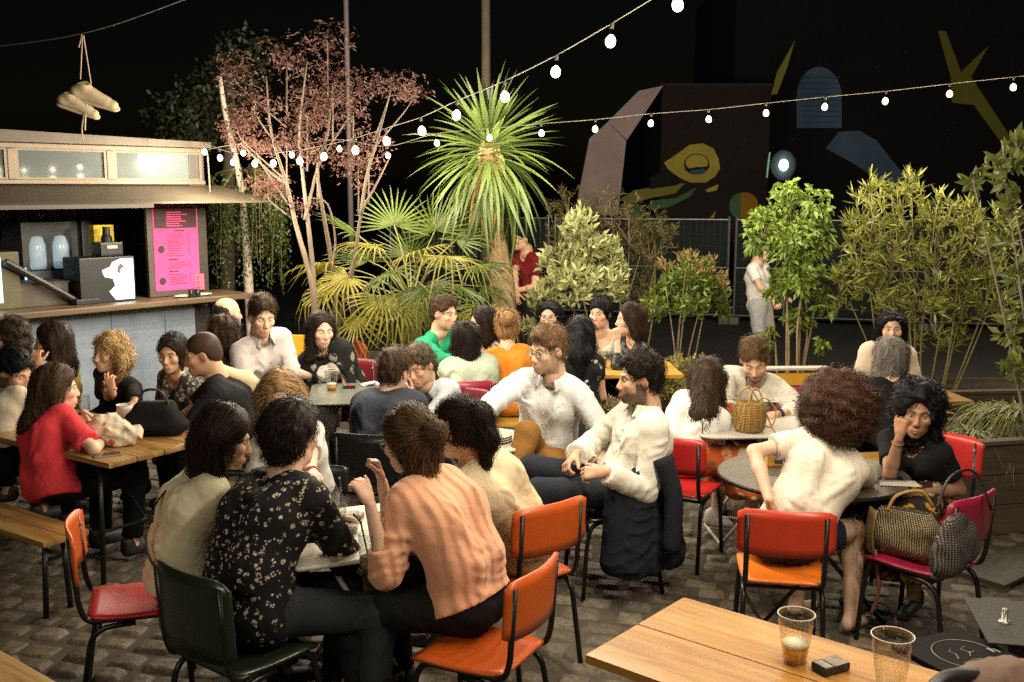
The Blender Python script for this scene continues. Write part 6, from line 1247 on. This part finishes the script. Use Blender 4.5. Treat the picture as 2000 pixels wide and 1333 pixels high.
# ---- left table
P3 = person('woman in a red tee with long straight brown hair at the left table', (-2.58, 5.62, .56), W(113, 758, 5.8), 58, (28, 6), 'fair', True, ('long', (.055, .032, .018)), longhair(.42, .075, .45, -.13), top=(.66, .05, .065), sleeve=.8, bottom=BLK, arms=(None, (W(190, 885, 5.5), W(208, 850, 5.85))), loose=.014, hem=.1, slouch=.8)
P2 = person('bearded man in a cream shirt bending forward at the left edge', (-3.15, 6.1, .56), W(28, 727, 6.3), 60, (345, 24), 'tan', False, ('short', BLK), vol=1.3, top=(.55, .48, .38), sleeve=.9, bottom=BLK, beard=((.015, .01, .008), .95), eyes='down')
P4 = person('dark-haired woman in a mustard top with her hand at her face', (-3.25, 7.2, .56), W(100, 668, 7.05), 205, (192, 4), 'tan', True, ('long', (.03, .018, .012)), longhair(.3, .08, .8), top=(.3, .21, .05), sleeve=1.4, bottom=BLK, arms=((W(92, 785, 6.8), W(72, 718, 6.82)), None), hands=((50, (V3(0, 0, 1), V3(0, .8, 0))), (30, None)))
P5 = person('woman with blonde curls and black tee smoking a cigarette', (-2.85, 7.25, .56), W(214, 690, 7.05), 250, (236, 2), 'tan', True, ('curly', BLONDE), longhair(.14, .075, .9) + [((-.02, .06, .04), (-.02, .1, -.06), .05, .05), ((-.02, -.06, .04), (-.02, -.1, -.06), .05, .05)], top=(.02, .018, .02), sleeve=.8, bottom=BLK, arms=((W(265, 790, 6.8), W(215, 820, 6.6)), (W(230, 828, 6.6), W(218, 768, 6.75))), hands=((25, None), ([15, 18, 40, 50], (V3(-.25, .15, .9), V3(.0, .9, .2)))))
P6 = person('woman with dark tied-back hair in a sparkling grey-black tee', (-2.32, 7.3, .56), W(336, 692, 7.1), 238, (262, 6), 'tan', True, ('tied', (.02, .012, .009)), [((-.1, 0, .02), (-.11, 0, .03), .04, .04), ((.01, .07, .02), (.02, .078, -.1), .018, .01)], top=(.08, .07, .06), topmat=speckle('sparkle_cloth', (.05, .04, .035), [(.3, .26, .22), (.45, .42, .38)], 30, .42, .5), sleeve=.9, bottom=BLK)
P7 = person('person with a shaven head and black tee, elbow on the left table', (-1.66, 6.42, .56), W(394, 692, 6.3), 188, (196, 16), 'tan', False, ('buzz', (.035, .02, .013)), top=(.014, .014, .016), sleeve=.75, bottom=BLK, arms=((W(352, 866, 6.05), W(300, 862, 6.2)), (W(340, 840, 6.5), W(300, 850, 6.5))), loose=.012)
P9 = person('woman with dark curls behind the shaven head', (-2.12, 7.8, .56), W(432, 652, 7.6), 225, (150, 4), 'tan', True, ('curly', (.035, .02, .014)), longhair(.16, .085, .7), top=(.1, .08, .06), sleeve=1.2, bottom=BLK)
P8 = person('bald man in a dark blue shirt near the counter end', (-2.3, 8.6, .56), W(446, 612, 8.4), 20, (35, 4), 'mid', False, ('bald', (.03, .02, .015)), top=(.05, .08, .16), sleeve=1.5, collar=True, bottom=BLK)
P1 = person('curly-haired person half out of the picture at the far left', (-3.6, 7.5, .56), W(18, 660, 7.4), 230, (215, 4), 'mid', True, ('curly', (.03, .02, .014)), bob(.14, .1), top=(.08, .06, .05), sleeve=1., bottom=BLK)
# ---- standing
P30 = person('person in a red tee standing in the dark behind the dragon palm', (W(1022, 560, 11.2)[0], 11.2, .98), W(1020, 466, 11.2), 215, (200, 5), 'tan', False, ('short', BLK), top=(.16, .012, .016), sleeve=.6, bottom=(.015, .015, .018), standing=True, arms=(None, (W(1005, 535, 11.1), W(1008, 570, 10.95))), hem=.12)
P31 = person('man in a white tee and grey shorts standing behind the tall shrub', (W(1487, 600, 11.6)[0], 11.6, .9), W(1490, 488, 11.6), 320, (320, 10), 'mid', False, ('short', BRN), top=(.8, .78, .74), sleeve=.6, bottom=(.45, .45, .45), leglen=.78, standing=True, arms=(None, (W(1484, 560, 11.4), W(1503, 580, 11.25))), hem=.14, sc=.96)
# extras worn by some
def strap(P, pts, r, m, name='bag_strap'): return MB().tube([tuple(np.asarray(p) - P['o0']) for p in bez(pts, 6)], r, 6).build(name, m, P['root'], smooth=True)
o_ = P32; strap(o_, [o_['T'](.95, .03, .1), o_['T'](.9, -.06, .1), o_['T'](.7, -.135, .03), o_['T'](.45, -.155, -.05), o_['T'](.2, -.14, -.13), o_['T'](.1, -.05, -.17)], .0055, steel)
o_ = P7; Fs = Field(o_['T'](.9, -.05, -.1) - .3, o_['T'](.9, -.05, -.1) + .3, .012); Fs.cone(o_['T'](1.0, -.03, -.07), o_['T'](.75, -.12, -.12), .05, .06, .03); Fs.cone(o_['T'](.75, -.12, -.12), o_['T'](.4, -.16, -.12), .06, .05, .03); Fs.noise(.008, 40, 2); v_, q_ = Fs.nets(); link('shoulder_jacket', mesh_np('shoulder_jacket', v_ - o_['o0'], q_), cloth('cream_cotton', (.62, .5, .32)), o_['root'])
def wristband(P, i, m, r=.03, w=.012, name='watch'):
    d = nrm(P['wr'][i] - P['el'][i]); c = P['wr'][i] - d * .035; a = nrm(np.cross(d, VZ)); b = np.cross(d, a); mb_ = MB()
    mb_.tube([tuple(c - P['o0'] + (a * math.cos(t) + b * math.sin(t)) * r) for t in np.linspace(0, 6.283, 17)], w * .5, 6); return mb_.build(name, m, P['root'], smooth=True)
wristband(P25, 0, steel, .034, .02); wristband(P25, 1, steel, .032, .014, 'bracelet'); wristband(P27, 1, mat('gold_bracelet', (.6, .4, .12), .3, .8, var=0), .029, .006, 'bracelet'); wristband(P34, 0, mat('red_band', (.5, .06, .05), .5), .03, .01, 'bracelet')
# ================================================================ things on tables, bags, coats
def clearmat(name, tint=(1, 1, 1), gl=.22):
    if name in MATS: return MATS[name]
    m = bpy.data.materials.new(name); m.use_nodes = True; N = m.node_tree.nodes; L = m.node_tree.links; N.remove(N['Principled BSDF'])
    t = N.new('ShaderNodeBsdfTransparent'); t.inputs[0].default_value = (*tint, 1); g = N.new('ShaderNodeBsdfGlossy'); g.inputs['Roughness'].default_value = .08; lw = N.new('ShaderNodeLayerWeight'); lw.inputs[0].default_value = .35
    ma = N.new('ShaderNodeMath'); ma.operation = 'MULTIPLY_ADD'; ma.inputs[1].default_value = .4; ma.inputs[2].default_value = gl * .12; L.new(lw.outputs['Facing'], ma.inputs[0]); mx = N.new('ShaderNodeMixShader'); L.new(ma.outputs[0], mx.inputs[0]); L.new(t.outputs[0], mx.inputs[1]); L.new(g.outputs[0], mx.inputs[2]); L.new(mx.outputs[0], N['Material Output'].inputs[0])
    MATS[name] = m; return m
plastic = clearmat('clear_plastic', (.985, .98, .97)); glassm = clearmat('clear_glass', (.93, .95, .94), .3)
beer = mat('beer', (.95, .42, .04), .1, var=.1); foam = mat('beer_foam', (.85, .78, .6), .7, bump=.2, scale=200, var=.05); frosty = mat('frosted_plastic', (.55, .53, .48), .4, var=.05)
def cup(label, p, h=.14, r0=.034, r1=.052, fill=None, fm=None, froth=.012, m=None, name='plastic_cup', cat='cup', lip=True, group='drinks on the tables'):
    e = empty(name, p); tag(e, label, cat, group); m = m or plastic
    MB().lathe([(.001, .004), (r0 * .92, .003), (r0, 0), (r0 + (r1 - r0) * .15, h * .15), (r1 - (r1 - r0) * .22, h * .78), (r1 - (r1 - r0) * .05, h * .8), (r1, h), (r1 - .0015, h), (r1 - (r1 - r0) * .05 - .0015, h * .8), (r0 - .0015, .006), (.001, .006)], 28).build('wall', m, e, smooth=True)
    if lip: MB().tube([(r1 * math.cos(t), r1 * math.sin(t), h) for t in np.linspace(0, 6.283, 29)], .0022, 6).build('lip', frosty if m is plastic else m, e, smooth=True)
    if fill:
        k = fill; rr = r0 + (r1 - r0) * k * .95; MB().lathe([(.001, .008), (r0 - .003, .008), (rr - .003, h * k), (.001, h * k)], 24).build('drink', fm or beer, e, smooth=True)
        if froth: MB().lathe([(.001, h * k + .001), (rr - .0028, h * k + .001), (rr - .002, h * k + froth), (.001, h * k + froth + .002)], 24).build('foam', foam, e, smooth=True)
    return e
TZ = .7515
cup('plastic cup a third full of amber beer on the varnished table', G(1552, 1292, TZ), .155, .036, .056, .33)
cup('empty clear plastic cup at the edge of the varnished table', G(1738, 1345, TZ), .165, .038, .06, .02, mat('beer_dregs', (.6, .5, .3), .2, var=0), 0)
def pack(label, p, rz, size=(.088, .055, .022), m=None, top=None, cat='cigarette pack', name='cigarette_pack'):
    e = empty(name, p, rz); tag(e, label, cat, 'cigarette packs'); a, b, c = size
    MB().box((-a / 2, -b / 2, 0), (a / 2, b / 2, c), bev=.0015).build('carton', m or mat('pack_black', (.02, .02, .022), .25, var=.2), e); MB().box((-a * .1, -b * .46, c + .0004), (a * .46, b * .46, c + .001)).build('printed_photo', top or mat('pack_print', (.22, .17, .13), .25, var=.9, scale=90), e); MB().box((-a * .46, -b * .4, c + .0004), (-a * .16, b * .4, c + .001)).build('printed_text', mat('pack_text', (.25, .23, .2), .3, var=.9, scale=220), e)
    MB().box((a * .3, -b / 2 - .0006, .001), (a * .304, b / 2 + .0006, c + .0012)).build('lid_seam', mat('seam', (.3, .28, .25), .4, var=0), e); return e
pack('cigarette pack lying on the varnished table between the cups', G(1622, 1308, TZ), R(28), (.098, .062, .024))
# things at the bottom right corner
pl = empty('steel_plate', G(1990, 1222, .76), R(-12)); tag(pl, 'dark steel plate with an upright bolt at the lower right edge', 'plate')
MB().box((-.13, -.16, -.006), (.5, .22, 0), bev=.001).build('plate', mat('raw_steel', (.035, .033, .03), .6, .5, bump=.1, scale=30), pl); MB().lathe([(.02, .0), (.02, .004), (.01, .005), (.01, .045), (.008, .048), (.001, .048)], 12, (-.04, .02, 0)).build('bolt', mat('zinc', (.45, .44, .42), .35, .8, var=.1), pl, smooth=True); MB().box((-.06, -.12, -.25), (.4, .18, -.008)).build('steel_box', mat('raw_steel', (.1, .1, .1)), pl)
for x in (-.04, .38): MB().box((x, -.1, -.76), (x + .03, -.07, -.252)).build('leg', steel, pl)
mb2 = empty('menu_folder', G(1880, 1290, .72), R(24)); tag(mb2, 'black square menu folder with a thin circle emblem beside the steel plate', 'menu')
MB().box((-.15, -.13, 0), (.15, .15, .02), bev=.002).build('cover', mat('black_card', (.008, .007, .008), .8, var=.2, spec=.1), mb2); em = mat('emblem_line', (.3, .27, .22), .5, var=0)
MB().tube([(.01 + .1 * math.cos(t), .1 * math.sin(t), .0215) for t in np.linspace(-.2, 4.6, 26)], .0011, 4).build('circle_line', em, mb2)
for pts in ([(-.04, -.02), (-.02, .01), (-.03, .03), (-.01, .04)], [(.01, -.02), (.03, .0), (.02, .03), (.05, .04)], [(-.05, -.05), (0, -.04), (.03, -.05)], [(.02, .0), (.05, .0)]): MB().tube([(x, y, .0213) for x, y in pts], .0012, 4).build('emblem_stroke', em, mb2)
for x, y in ((.1, -.01), (.115, -.02)): MB().box((x, y - .02, .0205), (x + .006, y + .01, .0215)).build('emblem_bar', em, mb2)
MB().box((-.02, -.1, -.72), (.02, -.06, -.001)).build('prop_leg', steel, mb2)
Fb = Field((-.3, -.22, -.2), (.45, .2, .16), .011); Fb.ell((.05, 0, -.02), (.2, .12, .12), .03); Fb.ell((.25, -.02, -.03), (.2, .13, .1), .04); Fb.cone((-.1, -.06, -.04), (.3, -.1, .02), .07, .06, .03); Fb.wrinkle(.006, .06, 4, 4, (1, 0, 0)); v_, q_ = Fb.nets(); p_ = G(1935, 1345, .78)
bg_ = empty('leather_bag', (p_[0], p_[1], 0)); tag(bg_, 'soft brown leather bag cut off by the lower right corner', 'bag'); o = link('body', mesh_np('body', v_ + V3(0, 0, .76), q_), mat('brown_suede', (.11, .05, .032), .65, bump=.4, scale=30, var=.25), bg_); MB().tube(bez([(-.2, -.1, .62), (-.24, -.12, .78), (-.16, -.06, .84), (-.02, 0, .82)], 6), .022, 8).build('strap', blk, bg_, smooth=True); MB().box((-.1, -.12, 0), (.3, .08, .6), bev=.01).build('base', kdark, bg_)
# ---- front table of four
cup('tall straight glass with a black straw on the front table', G(712, 1128, .741) + V3(0, .08, 0), .15, .03, .034, .35, mat('pale_drink', (.6, .52, .25), .1, var=0, trans=.6, ior=1.33), 0, glassm, 'highball_glass', 'glass', False)
sp_ = G(712, 1128, .741) + V3(0, .08, 0); e = empty('straw', sp_); tag(e, 'thin black bent straw leaning in the tall glass', 'straw'); MB().tube([(.012, 0, .01), (-.022, 0, .19), (-.05, 0, .225)], .0035, 6).build('tube', blk, e); MB().tube([(-.021, 0, .185), (-.023, 0, .195)], .0045, 6).build('bend', blk, e)
for (x, y, lb, h) in [(652, 990, 'short tumbler at the far side of the front table', .085), (660, 1022, 'wide tumbler in the middle of the front table', .085), (684, 1040, 'ribbed tumbler beside the cigarette pack on the front table', .09)]: cup(lb, G(x, y, .741), h, .034, .04, .18, mat('tumbler_rest', (.5, .42, .25), .1, var=0, trans=.7, ior=1.33), 0, glassm, 'tumbler', 'glass', False)
pack('brown cigarette pack on the front table behind the glasses', G(690, 1012, .741), R(-10), m=mat('pack_brown', (.16, .07, .03), .3))
Fb = Field((-.16, -.1, -.2), (.16, .1, .16), .01); Fb.cone((-.06, 0, .05), (.06, 0, .05), .07, .07, .03, flat=((0, 1, 0), 1.5)); Fb.cone((-.07, 0, -.08), (.07, 0, -.08), .09, .09, .03, flat=((0, 1, 0), 1.5)); Fb.wrinkle(.006, .04, 3, 5); v_, q_ = Fb.nets(); p_ = W(775, 1150, 4.0)
bg_ = empty('shoulder_bag', p_); tag(bg_, 'small brown shoulder bag hanging by the woman in peach', 'bag'); link('pouch', mesh_np('pouch', v_, q_), mat('brown_leather', (.045, .024, .015), .55, bump=.3, scale=25), bg_); MB().tube(bez([(-.06, 0, .1), (-.02, .02, .24), (.08, .02, .25), (.06, 0, .1)], 6), .006, 6).build('strap', mat('brown_leather', (.1, .05, .03)), bg_, smooth=True); MB().tube([(-.02, -.05, -.05), (-.045, -.06, -.17)], .005, 5).build('tassel', mat('tan_cord', (.35, .22, .08), .7), bg_)
# ---- left table
Fb = Field((-.2, -.12, -.02), (.2, .12, .22), .011); Fb.ell((0, 0, .06), (.15, .08, .07), .03); Fb.ell((-.06, 0, .1), (.07, .06, .06), .03); Fb.noise(.014, 45, 4, 5); Fb.wrinkle(.012, .05, 3, 5); Fb.half((0, 0, .0), (0, 0, -1)); v_, q_ = Fb.nets(); e = empty('tote_bag', G(222, 868, .751)); tag(e, 'crumpled white tote bag with red print on the left table', 'bag'); link('cloth_body', mesh_np('cloth_body', v_, q_), speckle('tote_cloth', (.62, .52, .4), [(.5, .05, .06), (.45, .1, .08)], 13, .28, .6), e); MB().tube(bez([(-.12, 0, .12), (-.16, -.02, .2), (-.1, -.03, .17)], 5), .01, 6).build('handle', mat('tote_handle', (.6, .45, .35), .8), e, smooth=True)
Fb = Field((-.2, -.12, -.02), (.2, .12, .26), .011); Fb.cone((-.1, 0, .07), (.1, 0, .07), .09, .09, .03, flat=((0, 1, 0), 1.3)); Fb.cone((-.07, 0, .16), (.07, 0, .16), .05, .05, .04); Fb.noise(.008, 40, 5, 4); Fb.half((0, 0, 0), (0, 0, -1)); v_, q_ = Fb.nets(); e = empty('handbag', G(305, 850, .751)); tag(e, 'soft black handbag standing on the left table', 'bag'); link('pouch', mesh_np('pouch', v_, q_), mat('black_bag_leather', (.007, .007, .008), .75, bump=.4, scale=40, spec=.2), e); MB().tube(bez([(-.1, -.02, .17), (-.05, -.03, .27), (.05, -.03, .27), (.1, -.02, .17)], 5), .008, 6).build('handle', blk, e, smooth=True)
cup('white paper cup between the tote bag and the black handbag', G(245, 838, .751), .15, .034, .046, None, m=mat('white_cup', (.62, .58, .5), .5), name='paper_cup')
cup('clear glass in front of the blonde woman at the left table', G(165, 808, .751), .12, .034, .038, .2, None, 0, glassm, 'tumbler', 'glass', False)
def phone(label, p, rz): e = empty('phone', p, rz); tag(e, label, 'phone', 'phones'); MB().box((-.072, -.036, 0), (.072, .036, .008), bev=.003).build('case', mat('phone_case', (.35, .32, .28), .35, .3), e); MB().box((-.068, -.033, .0082), (.068, .033, .009)).build('screen', mat('phone_glass', (.012, .012, .014), .06, var=0), e)
phone('phone lying at the near corner of the left table', G(210, 890, .751), R(30)); phone('dark phone on the round grey table by the chin-resting woman', G(1738, 938, .722), R(-6))
# ---- grey-green table, round tables
cup('half-empty plastic beer cup on the grey-green table', G(648, 762, .742), .15, .034, .05, .25)
pack('black and red cigarette pack on the grey-green table', G(682, 758, .742), R(12), m=mat('pack_black'  , (.02, .02, .022)), top=mat('pack_red', (.5, .04, .03), .3)); 
e = empty('napkin', G(722, 752, .7425), R(30)); tag(e, 'folded white paper napkin on the grey-green table', 'napkin'); MB().sheet(lambda u, v: (-.07 + .14 * u, -.05 + .1 * v, .002 + .008 * math.sin(u * 4 + v * 2) ** 2), 6, 6, .001).build('fold', mat('napkin_paper', (.65, .62, .58), .8), e, smooth=True); MB().sheet(lambda u, v: (-.05 + .1 * u, -.05 + .08 * v, .013 + .01 * u), 4, 4, .001).build('fold', mat('napkin_paper', (.65, .62, .58)), e, smooth=True)
def bottle(label, p, m, h=.3, r=.036): e = empty('bottle', p); tag(e, label, 'bottle', 'drinks on the tables'); MB().lathe([(.001, 0), (r, .002), (r, h * .58), (r * .85, h * .66), (r * .4, h * .76), (r * .36, h * .96), (r * .42, h * .965), (r * .42, h), (.001, h)], 18).build('glass', m, e, smooth=True); MB().lathe([(r + .0006, h * .2), (r + .0006, h * .46)], 18).build('paper_label', mat('bottle_label', (.12, .1, .08), .6, var=.4, scale=60), e, smooth=True)
bottle('dark wine bottle beside the man in light blue', G(857, 800, .742) + V3(-.03, .1, 0), mat('dark_glass', (.012, .014, .012), .08, var=0))
for k in range(3):
    e = empty('plate', G(962, 862, .721) + V3(0, .0, .014 * k)); tag(e, ['bottom white plate of the stack on the small round table', 'middle white plate of the stack on the small round table', 'top white plate of the stack on the small round table'][k], 'plate', 'stacked plates'); MB().lathe([(.001, .002), (.07, 0), (.075, .003), (.115, .013), (.117, .015), (.113, .016), (.07, .006), (.001, .005)], 26).build('dish', mat('white_china', (.7, .68, .62), .2), e, smooth=True); MB().tube([(.1165 * math.cos(t), .1165 * math.sin(t), .0152) for t in np.linspace(0, 6.283, 27)], .0012, 5).build('rim', mat('white_china', (.7, .68, .62)), e)
for (x, y, lb, f) in [(838, 700, 'tall beer glass in front of the man in green', .7), (855, 702, 'half-full beer glass left of the sage tee', .45), (822, 702, 'empty glass at the edge of the round back table', .0)]: cup(lb, W(x, y, 8.3) * V3(1, 1, 0) + V3(0, 0, .751), .14, .028, .034, f or None, mat('dark_beer', (.25, .08, .02), .1, var=0), .012, glassm, 'beer_glass', 'glass', False)
e = empty('bowl', W(868, 700, 8.25) * V3(1, 1, 0) + V3(0, 0, .751)); tag(e, 'dark round snack bowl on the round back table', 'bowl'); MB().lathe([(.03, 0), (.07, .02), (.085, .05), (.08, .05), (.065, .022), (.001, .012)], 20).build('bowl_wall', blk, e, smooth=True); MB().sphere((0, 0, .03), .06, 10, 6, (1, 1, .5)).build('snacks', mat('snacks', (.15, .08, .03), .8, bump=.8, scale=60), e, smooth=True)
for i, (x, Yc, lb) in enumerate([(.0, 8.3, 'beer glass in front of the woman in orange'), (.35, 8.35, 'beer glass before the smiling woman in glasses'), (.75, 8.3, 'beer glass beside the woman in the blossom dress'), (1.1, 8.2, 'beer glass at the yellow table end')]): cup(lb, (x, Yc, .751), .14, .028, .034, .5, None, .012, glassm, 'beer_glass', 'glass', False)
# ---- white table: wicker bag, orange drink
cup('orange spritz in a plastic cup beside the wicker bag', G(1420, 822, .731), .15, .036, .048, .75, mat('spritz', (.9, .16, .01), .2, var=0, emis=None), 0)
wk = bpy.data.materials.new('wicker'); _nt, _b = nodes_of(wk); _N = _nt.nodes; _L = _nt.links; _tc = _N.new('ShaderNodeTexCoord'); _w1 = _N.new('ShaderNodeTexWave'); _w1.inputs['Scale'].default_value = 32; _w1.bands_direction = 'Z'; _w1.inputs['Distortion'].default_value = 1.5; _w2 = _N.new('ShaderNodeTexWave'); _w2.inputs['Scale'].default_value = 26; _w2.bands_direction = 'X'; _w2.inputs['Distortion'].default_value = 1.
for w in (_w1, _w2): _L.new(_tc.outputs['Object'], w.inputs['Vector'])
_m = _N.new('ShaderNodeMath'); _m.operation = 'MULTIPLY'; _L.new(_w1.outputs['Fac'], _m.inputs[0]); _L.new(_w2.outputs['Fac'], _m.inputs[1]); _r = ramp(_N, [(0, (.22, .11, .02)), (.6, (.62, .4, .1))]); _L.new(_m.outputs[0], _r.inputs[0]); _L.new(_r.outputs[0], _b.inputs['Base Color']); _bp = _N.new('ShaderNodeBump'); _bp.inputs['Distance'].default_value = .006; _L.new(_m.outputs[0], _bp.inputs['Height']); _L.new(_bp.outputs[0], _b.inputs['Normal']); _b.inputs['Roughness'].default_value = .6
e = empty('wicker_bag', G(1463, 842, .731), R(20)); tag(e, 'small round wicker bag with leather handles on the white table', 'bag'); tan = mat('tan_leather', (.42, .24, .07), .5, var=.15)
MB().lathe([(.001, .0), (.075, .0), (.092, .02), (.1, .09), (.092, .15), (.075, .18), (.065, .182), (.06, .17), (.001, .15)], 26).build('basket', wk, e, smooth=True)
for a in range(18):
    t = a * 2 * math.pi / 18; MB().tube([(r_ * math.cos(t), r_ * math.sin(t), z_) for r_, z_ in ((.078, .004), (.0935, .025), (.1015, .09), (.0935, .15), (.0765, .181))], .0032, 5).build('rib', wk, e, smooth=True)
for s in (-1, 1): MB().tube(bez([(-.05, s * .06, .17), (-.03, s * .05, .24), (.01, s * .03, .27), (.04, s * .05, .24), (.05, s * .06, .17)], 5), .006, 6).build('handle', tan, e, smooth=True)
MB().tube(bez([(.05, 0, .18), (.1, -.02, .2), (.16, -.04, .12), (.12, -.06, .03), (.05, -.08, .05)], 6), .005, 6).build('strap', tan, e, smooth=True); MB().tube(bez([(.0, 0, .27), (.08, -.05, .12), (.12, -.1, .004), (.2, -.12, .006)], 6), .005, 6).build('strap', tan, e, smooth=True)
# ---- round grey table
e = empty('menu_stand', G(1512, 910, .722), R(10)); tag(e, 'small wooden menu stand with cards on the round grey table', 'menu stand'); MB().box((-.05, -.03, 0), (.05, .03, .012)).build('base', pine, e); MB().box((-.045, -.012, .0125), (-.005, .012, .1)).build('block', yelw, e); MB().box((.0, -.01, .0125), (.045, -.004, .11)).build('card', mat('dark_card', (.06, .06, .055), .5, var=.5, scale=120), e); MB().box((.0, -.0035, .0125), (.042, -.001, .1)).build('card', white, e)
e = empty('ashtray', G(1700, 940, .722)); tag(e, 'clear glass ashtray on the round grey table', 'ashtray'); MB().lathe([(.001, .004), (.04, .003), (.055, .0), (.06, .03), (.054, .03), (.045, .008), (.001, .008)], 22).build('dish', glassm, e, smooth=True); MB().tube([(-.02, .01, .012), (.03, .0, .018)], .004, 6).build('stub', white, e)
e = empty('receipt', G(1755, 944, .7222), R(-8)); tag(e, 'white receipt tray under the phone on the round grey table', 'receipt'); MB().box((-.1, -.06, 0), (.09, .05, .0012)).build('paper', white, e); MB().tube([(-.1, -.06, .002), (.09, -.06, .002), (.09, .05, .002)], .0015, 4).build('edge', white, e)
# ---- bags on the crimson chair
chx = V3(1.98, 4.72, 0); a = R(128); fx = V3(math.cos(a), math.sin(a), 0); lx = V3(-math.sin(a), math.cos(a), 0)
def clothbag(name, label, c, ax, L, Hh, T_, m, strapm, seed, sag=.02):
    """bag hanging with its long side along ax"""
    n = V3(-ax[1], ax[0], 0); F = Field(c - .35, c + .35, .009); p0, p1 = c - ax * L * .35, c + ax * L * .35
    F.cone(p0 - V3(0, 0, Hh * .28), p1 - V3(0, 0, Hh * .28), T_, T_, .04, flat=(n, 1.0)); F.cone(p0 * .96 + c * .04 + V3(0, 0, Hh * .25), p1 * .96 + c * .04 + V3(0, 0, Hh * .25), T_ * .7, T_ * .7, .08, flat=(n, 1.3)); F.cone(p0 * .98 + c * .02, p1 * .98 + c * .02, T_ * .95, T_ * .95, .06, flat=(n, 1.1)); F.noise(.006, 35, seed, 4); F.wrinkle(.005, .05, seed, 4, ax); F.half(c + V3(0, 0, Hh * .42), (0, 0, 1))
    v, q = F.nets(); e = empty(name, c); tag(e, label, 'bag'); link('body', mesh_np('body', v - c, q), m, e); return e
def stripes(name, c1, c2, sc_, ax='X', dist=3.):
    m = bpy.data.materials.new(name); nt, b = nodes_of(m); N = nt.nodes; L = nt.links; tc = N.new('ShaderNodeTexCoord'); w = N.new('ShaderNodeTexWave'); w.inputs['Scale'].default_value = sc_; w.bands_direction = ax; w.inputs['Distortion'].default_value = dist; w.inputs['Detail'].default_value = 1; L.new(tc.outputs['Object'], w.inputs['Vector'])
    w2 = N.new('ShaderNodeTexWave'); w2.inputs['Scale'].default_value = sc_ * 1.3; w2.bands_direction = 'Z'; w2.inputs['Distortion'].default_value = 2; L.new(tc.outputs['Object'], w2.inputs['Vector']); mu = N.new('ShaderNodeMath'); mu.operation = 'MULTIPLY'; L.new(w.outputs['Fac'], mu.inputs[0]); L.new(w2.outputs['Fac'], mu.inputs[1])
    r = ramp(N, [(.35, c1), (.5, c2)]); L.new(mu.outputs[0], r.inputs[0]); L.new(r.outputs[0], b.inputs['Base Color']); b.inputs['Roughness'].default_value = .85; return m
bb = chx - fx * .24; e = clothbag('woven_bag', 'knitted grey-black bag hung on the back of the crimson chair', W(1868, 1050, 4.43), nrm(lx + V3(.2, -.1, 0)), .42, .3, .06, stripes('knit_stripe', (.018, .015, .016), (.2, .16, .13), 24, 'X', 2.), steel, 3)
MB().tube(bez([V3(-.1, 0, .12), V3(-.02, .06, .26), V3(.1, .08, .28), V3(.16, .02, .12)], 6), .007, 6).build('strap', steel, e, smooth=True)
e = clothbag('basket_bag', 'black and straw woven bag with leather flap on the crimson chair', W(1768, 1035, 4.75), nrm(V3(.75, -.6, 0)), .27, .24, .07, stripes('straw_weave', (.03, .025, .02), (.55, .42, .2), 34, 'X', 1.), tan, 5)
MB().tube(bez([V3(-.1, -.02, .1), V3(-.06, -.03, .18), V3(.05, -.03, .2), V3(.12, -.02, .12)], 6), .009, 6).build('handle', tan, e, smooth=True); MB().sheet(lambda u, v: (-.155 - .012 * math.sin(v * 3), -.05 + .1 * u + .02, .1 - .22 * v), 4, 6, .006).build('flap', mat('olive_leather', (.2, .14, .05), .5, bump=.3, scale=40), e, smooth=True)
MB().tube(bez([V3(-.14, .0, -.1), V3(-.12, -.02, -.3), V3(-.15, -.02, -.42)], 5), .01, 6).build('strap', mat('brown_strap', (.16, .06, .04), .5), e, smooth=True)
# ---- navy coat on the black chair of the bearded man
F = Field((.35, 4.95, .1), (1.0, 5.6, .95), .0105); cb = V3(.69, 5.27, 0)
for k in range(5):
    t = (k - 2) / 2; x = cb[0] + .15 * t; yy = cb[1] + t * .07 - .02 * math.cos(t * 2); F.cone((x * .9 + .07, yy + .05, .68 + .06 * t), (x + .02 * math.sin(k * 2.1), yy, .2 + .04 * abs(t)), .05, .075 + .015 * math.sin(k * 1.7), .035)
F.wrinkle(.012, .05, 7, 5, (.3, 1, 0)); F.half((0, 0, .16), (0, 0, -1)); v_, q_ = F.nets(); e = empty('coat', (cb[0], cb[1], 0)); tag(e, 'dark navy coat draped over the back of the black chair, reaching near the ground', 'coat'); link('cloth_body', mesh_np('cloth_body', v_ - cb, q_), cloth('navy_cord', (.018, .02, .028), .95), e)
MB().tube(bez([(.1, -.03, .8), (.16, -.06, .6), (.15, -.08, .3)], 6), [.05] * 13, 8).build('sleeve', cloth('navy_cord', (.018, .02, .028)), e, smooth=True)
# cigarettes
for P, i, lb in ((P5, 1, 'lit cigarette between the fingers of the blonde woman'), (P10, 1, 'cigarette held by the young man in the grey shirt')):
    w_ = P['wr'][i]; d_ = nrm(w_ - P['el'][i]); c = w_ + d_ * .15; e = empty('cigarette', c); tag(e, lb, 'cigarette', 'cigarettes'); q = nrm(V3(.4, -.6, .2)); MB().tube([tuple(-q * .03), tuple(q * .045)], .004, 7).build('paper', white, e); MB().tube([tuple(q * .0455), tuple(q * .05)], .004, 7).build('ember', mat('ember', (.9, .2, .03), .5, var=0, emis=(1, .25, .03), es=3), e)
# slate board on the ground at the right
e = empty('ground_board', G(1965, 1120), R(38)); tag(e, 'flat grey board lying on the cobbles at the right edge', 'board'); MB().box((-.3, -.14, .02), (.6, .14, .045), bev=.004).build('board', mat('weathered_board', (.045, .038, .028), .7, bump=.3, scale=30), e); MB().box((-.3, -.15, .004), (-.25, .15, .019)).build('batten', plw, e)
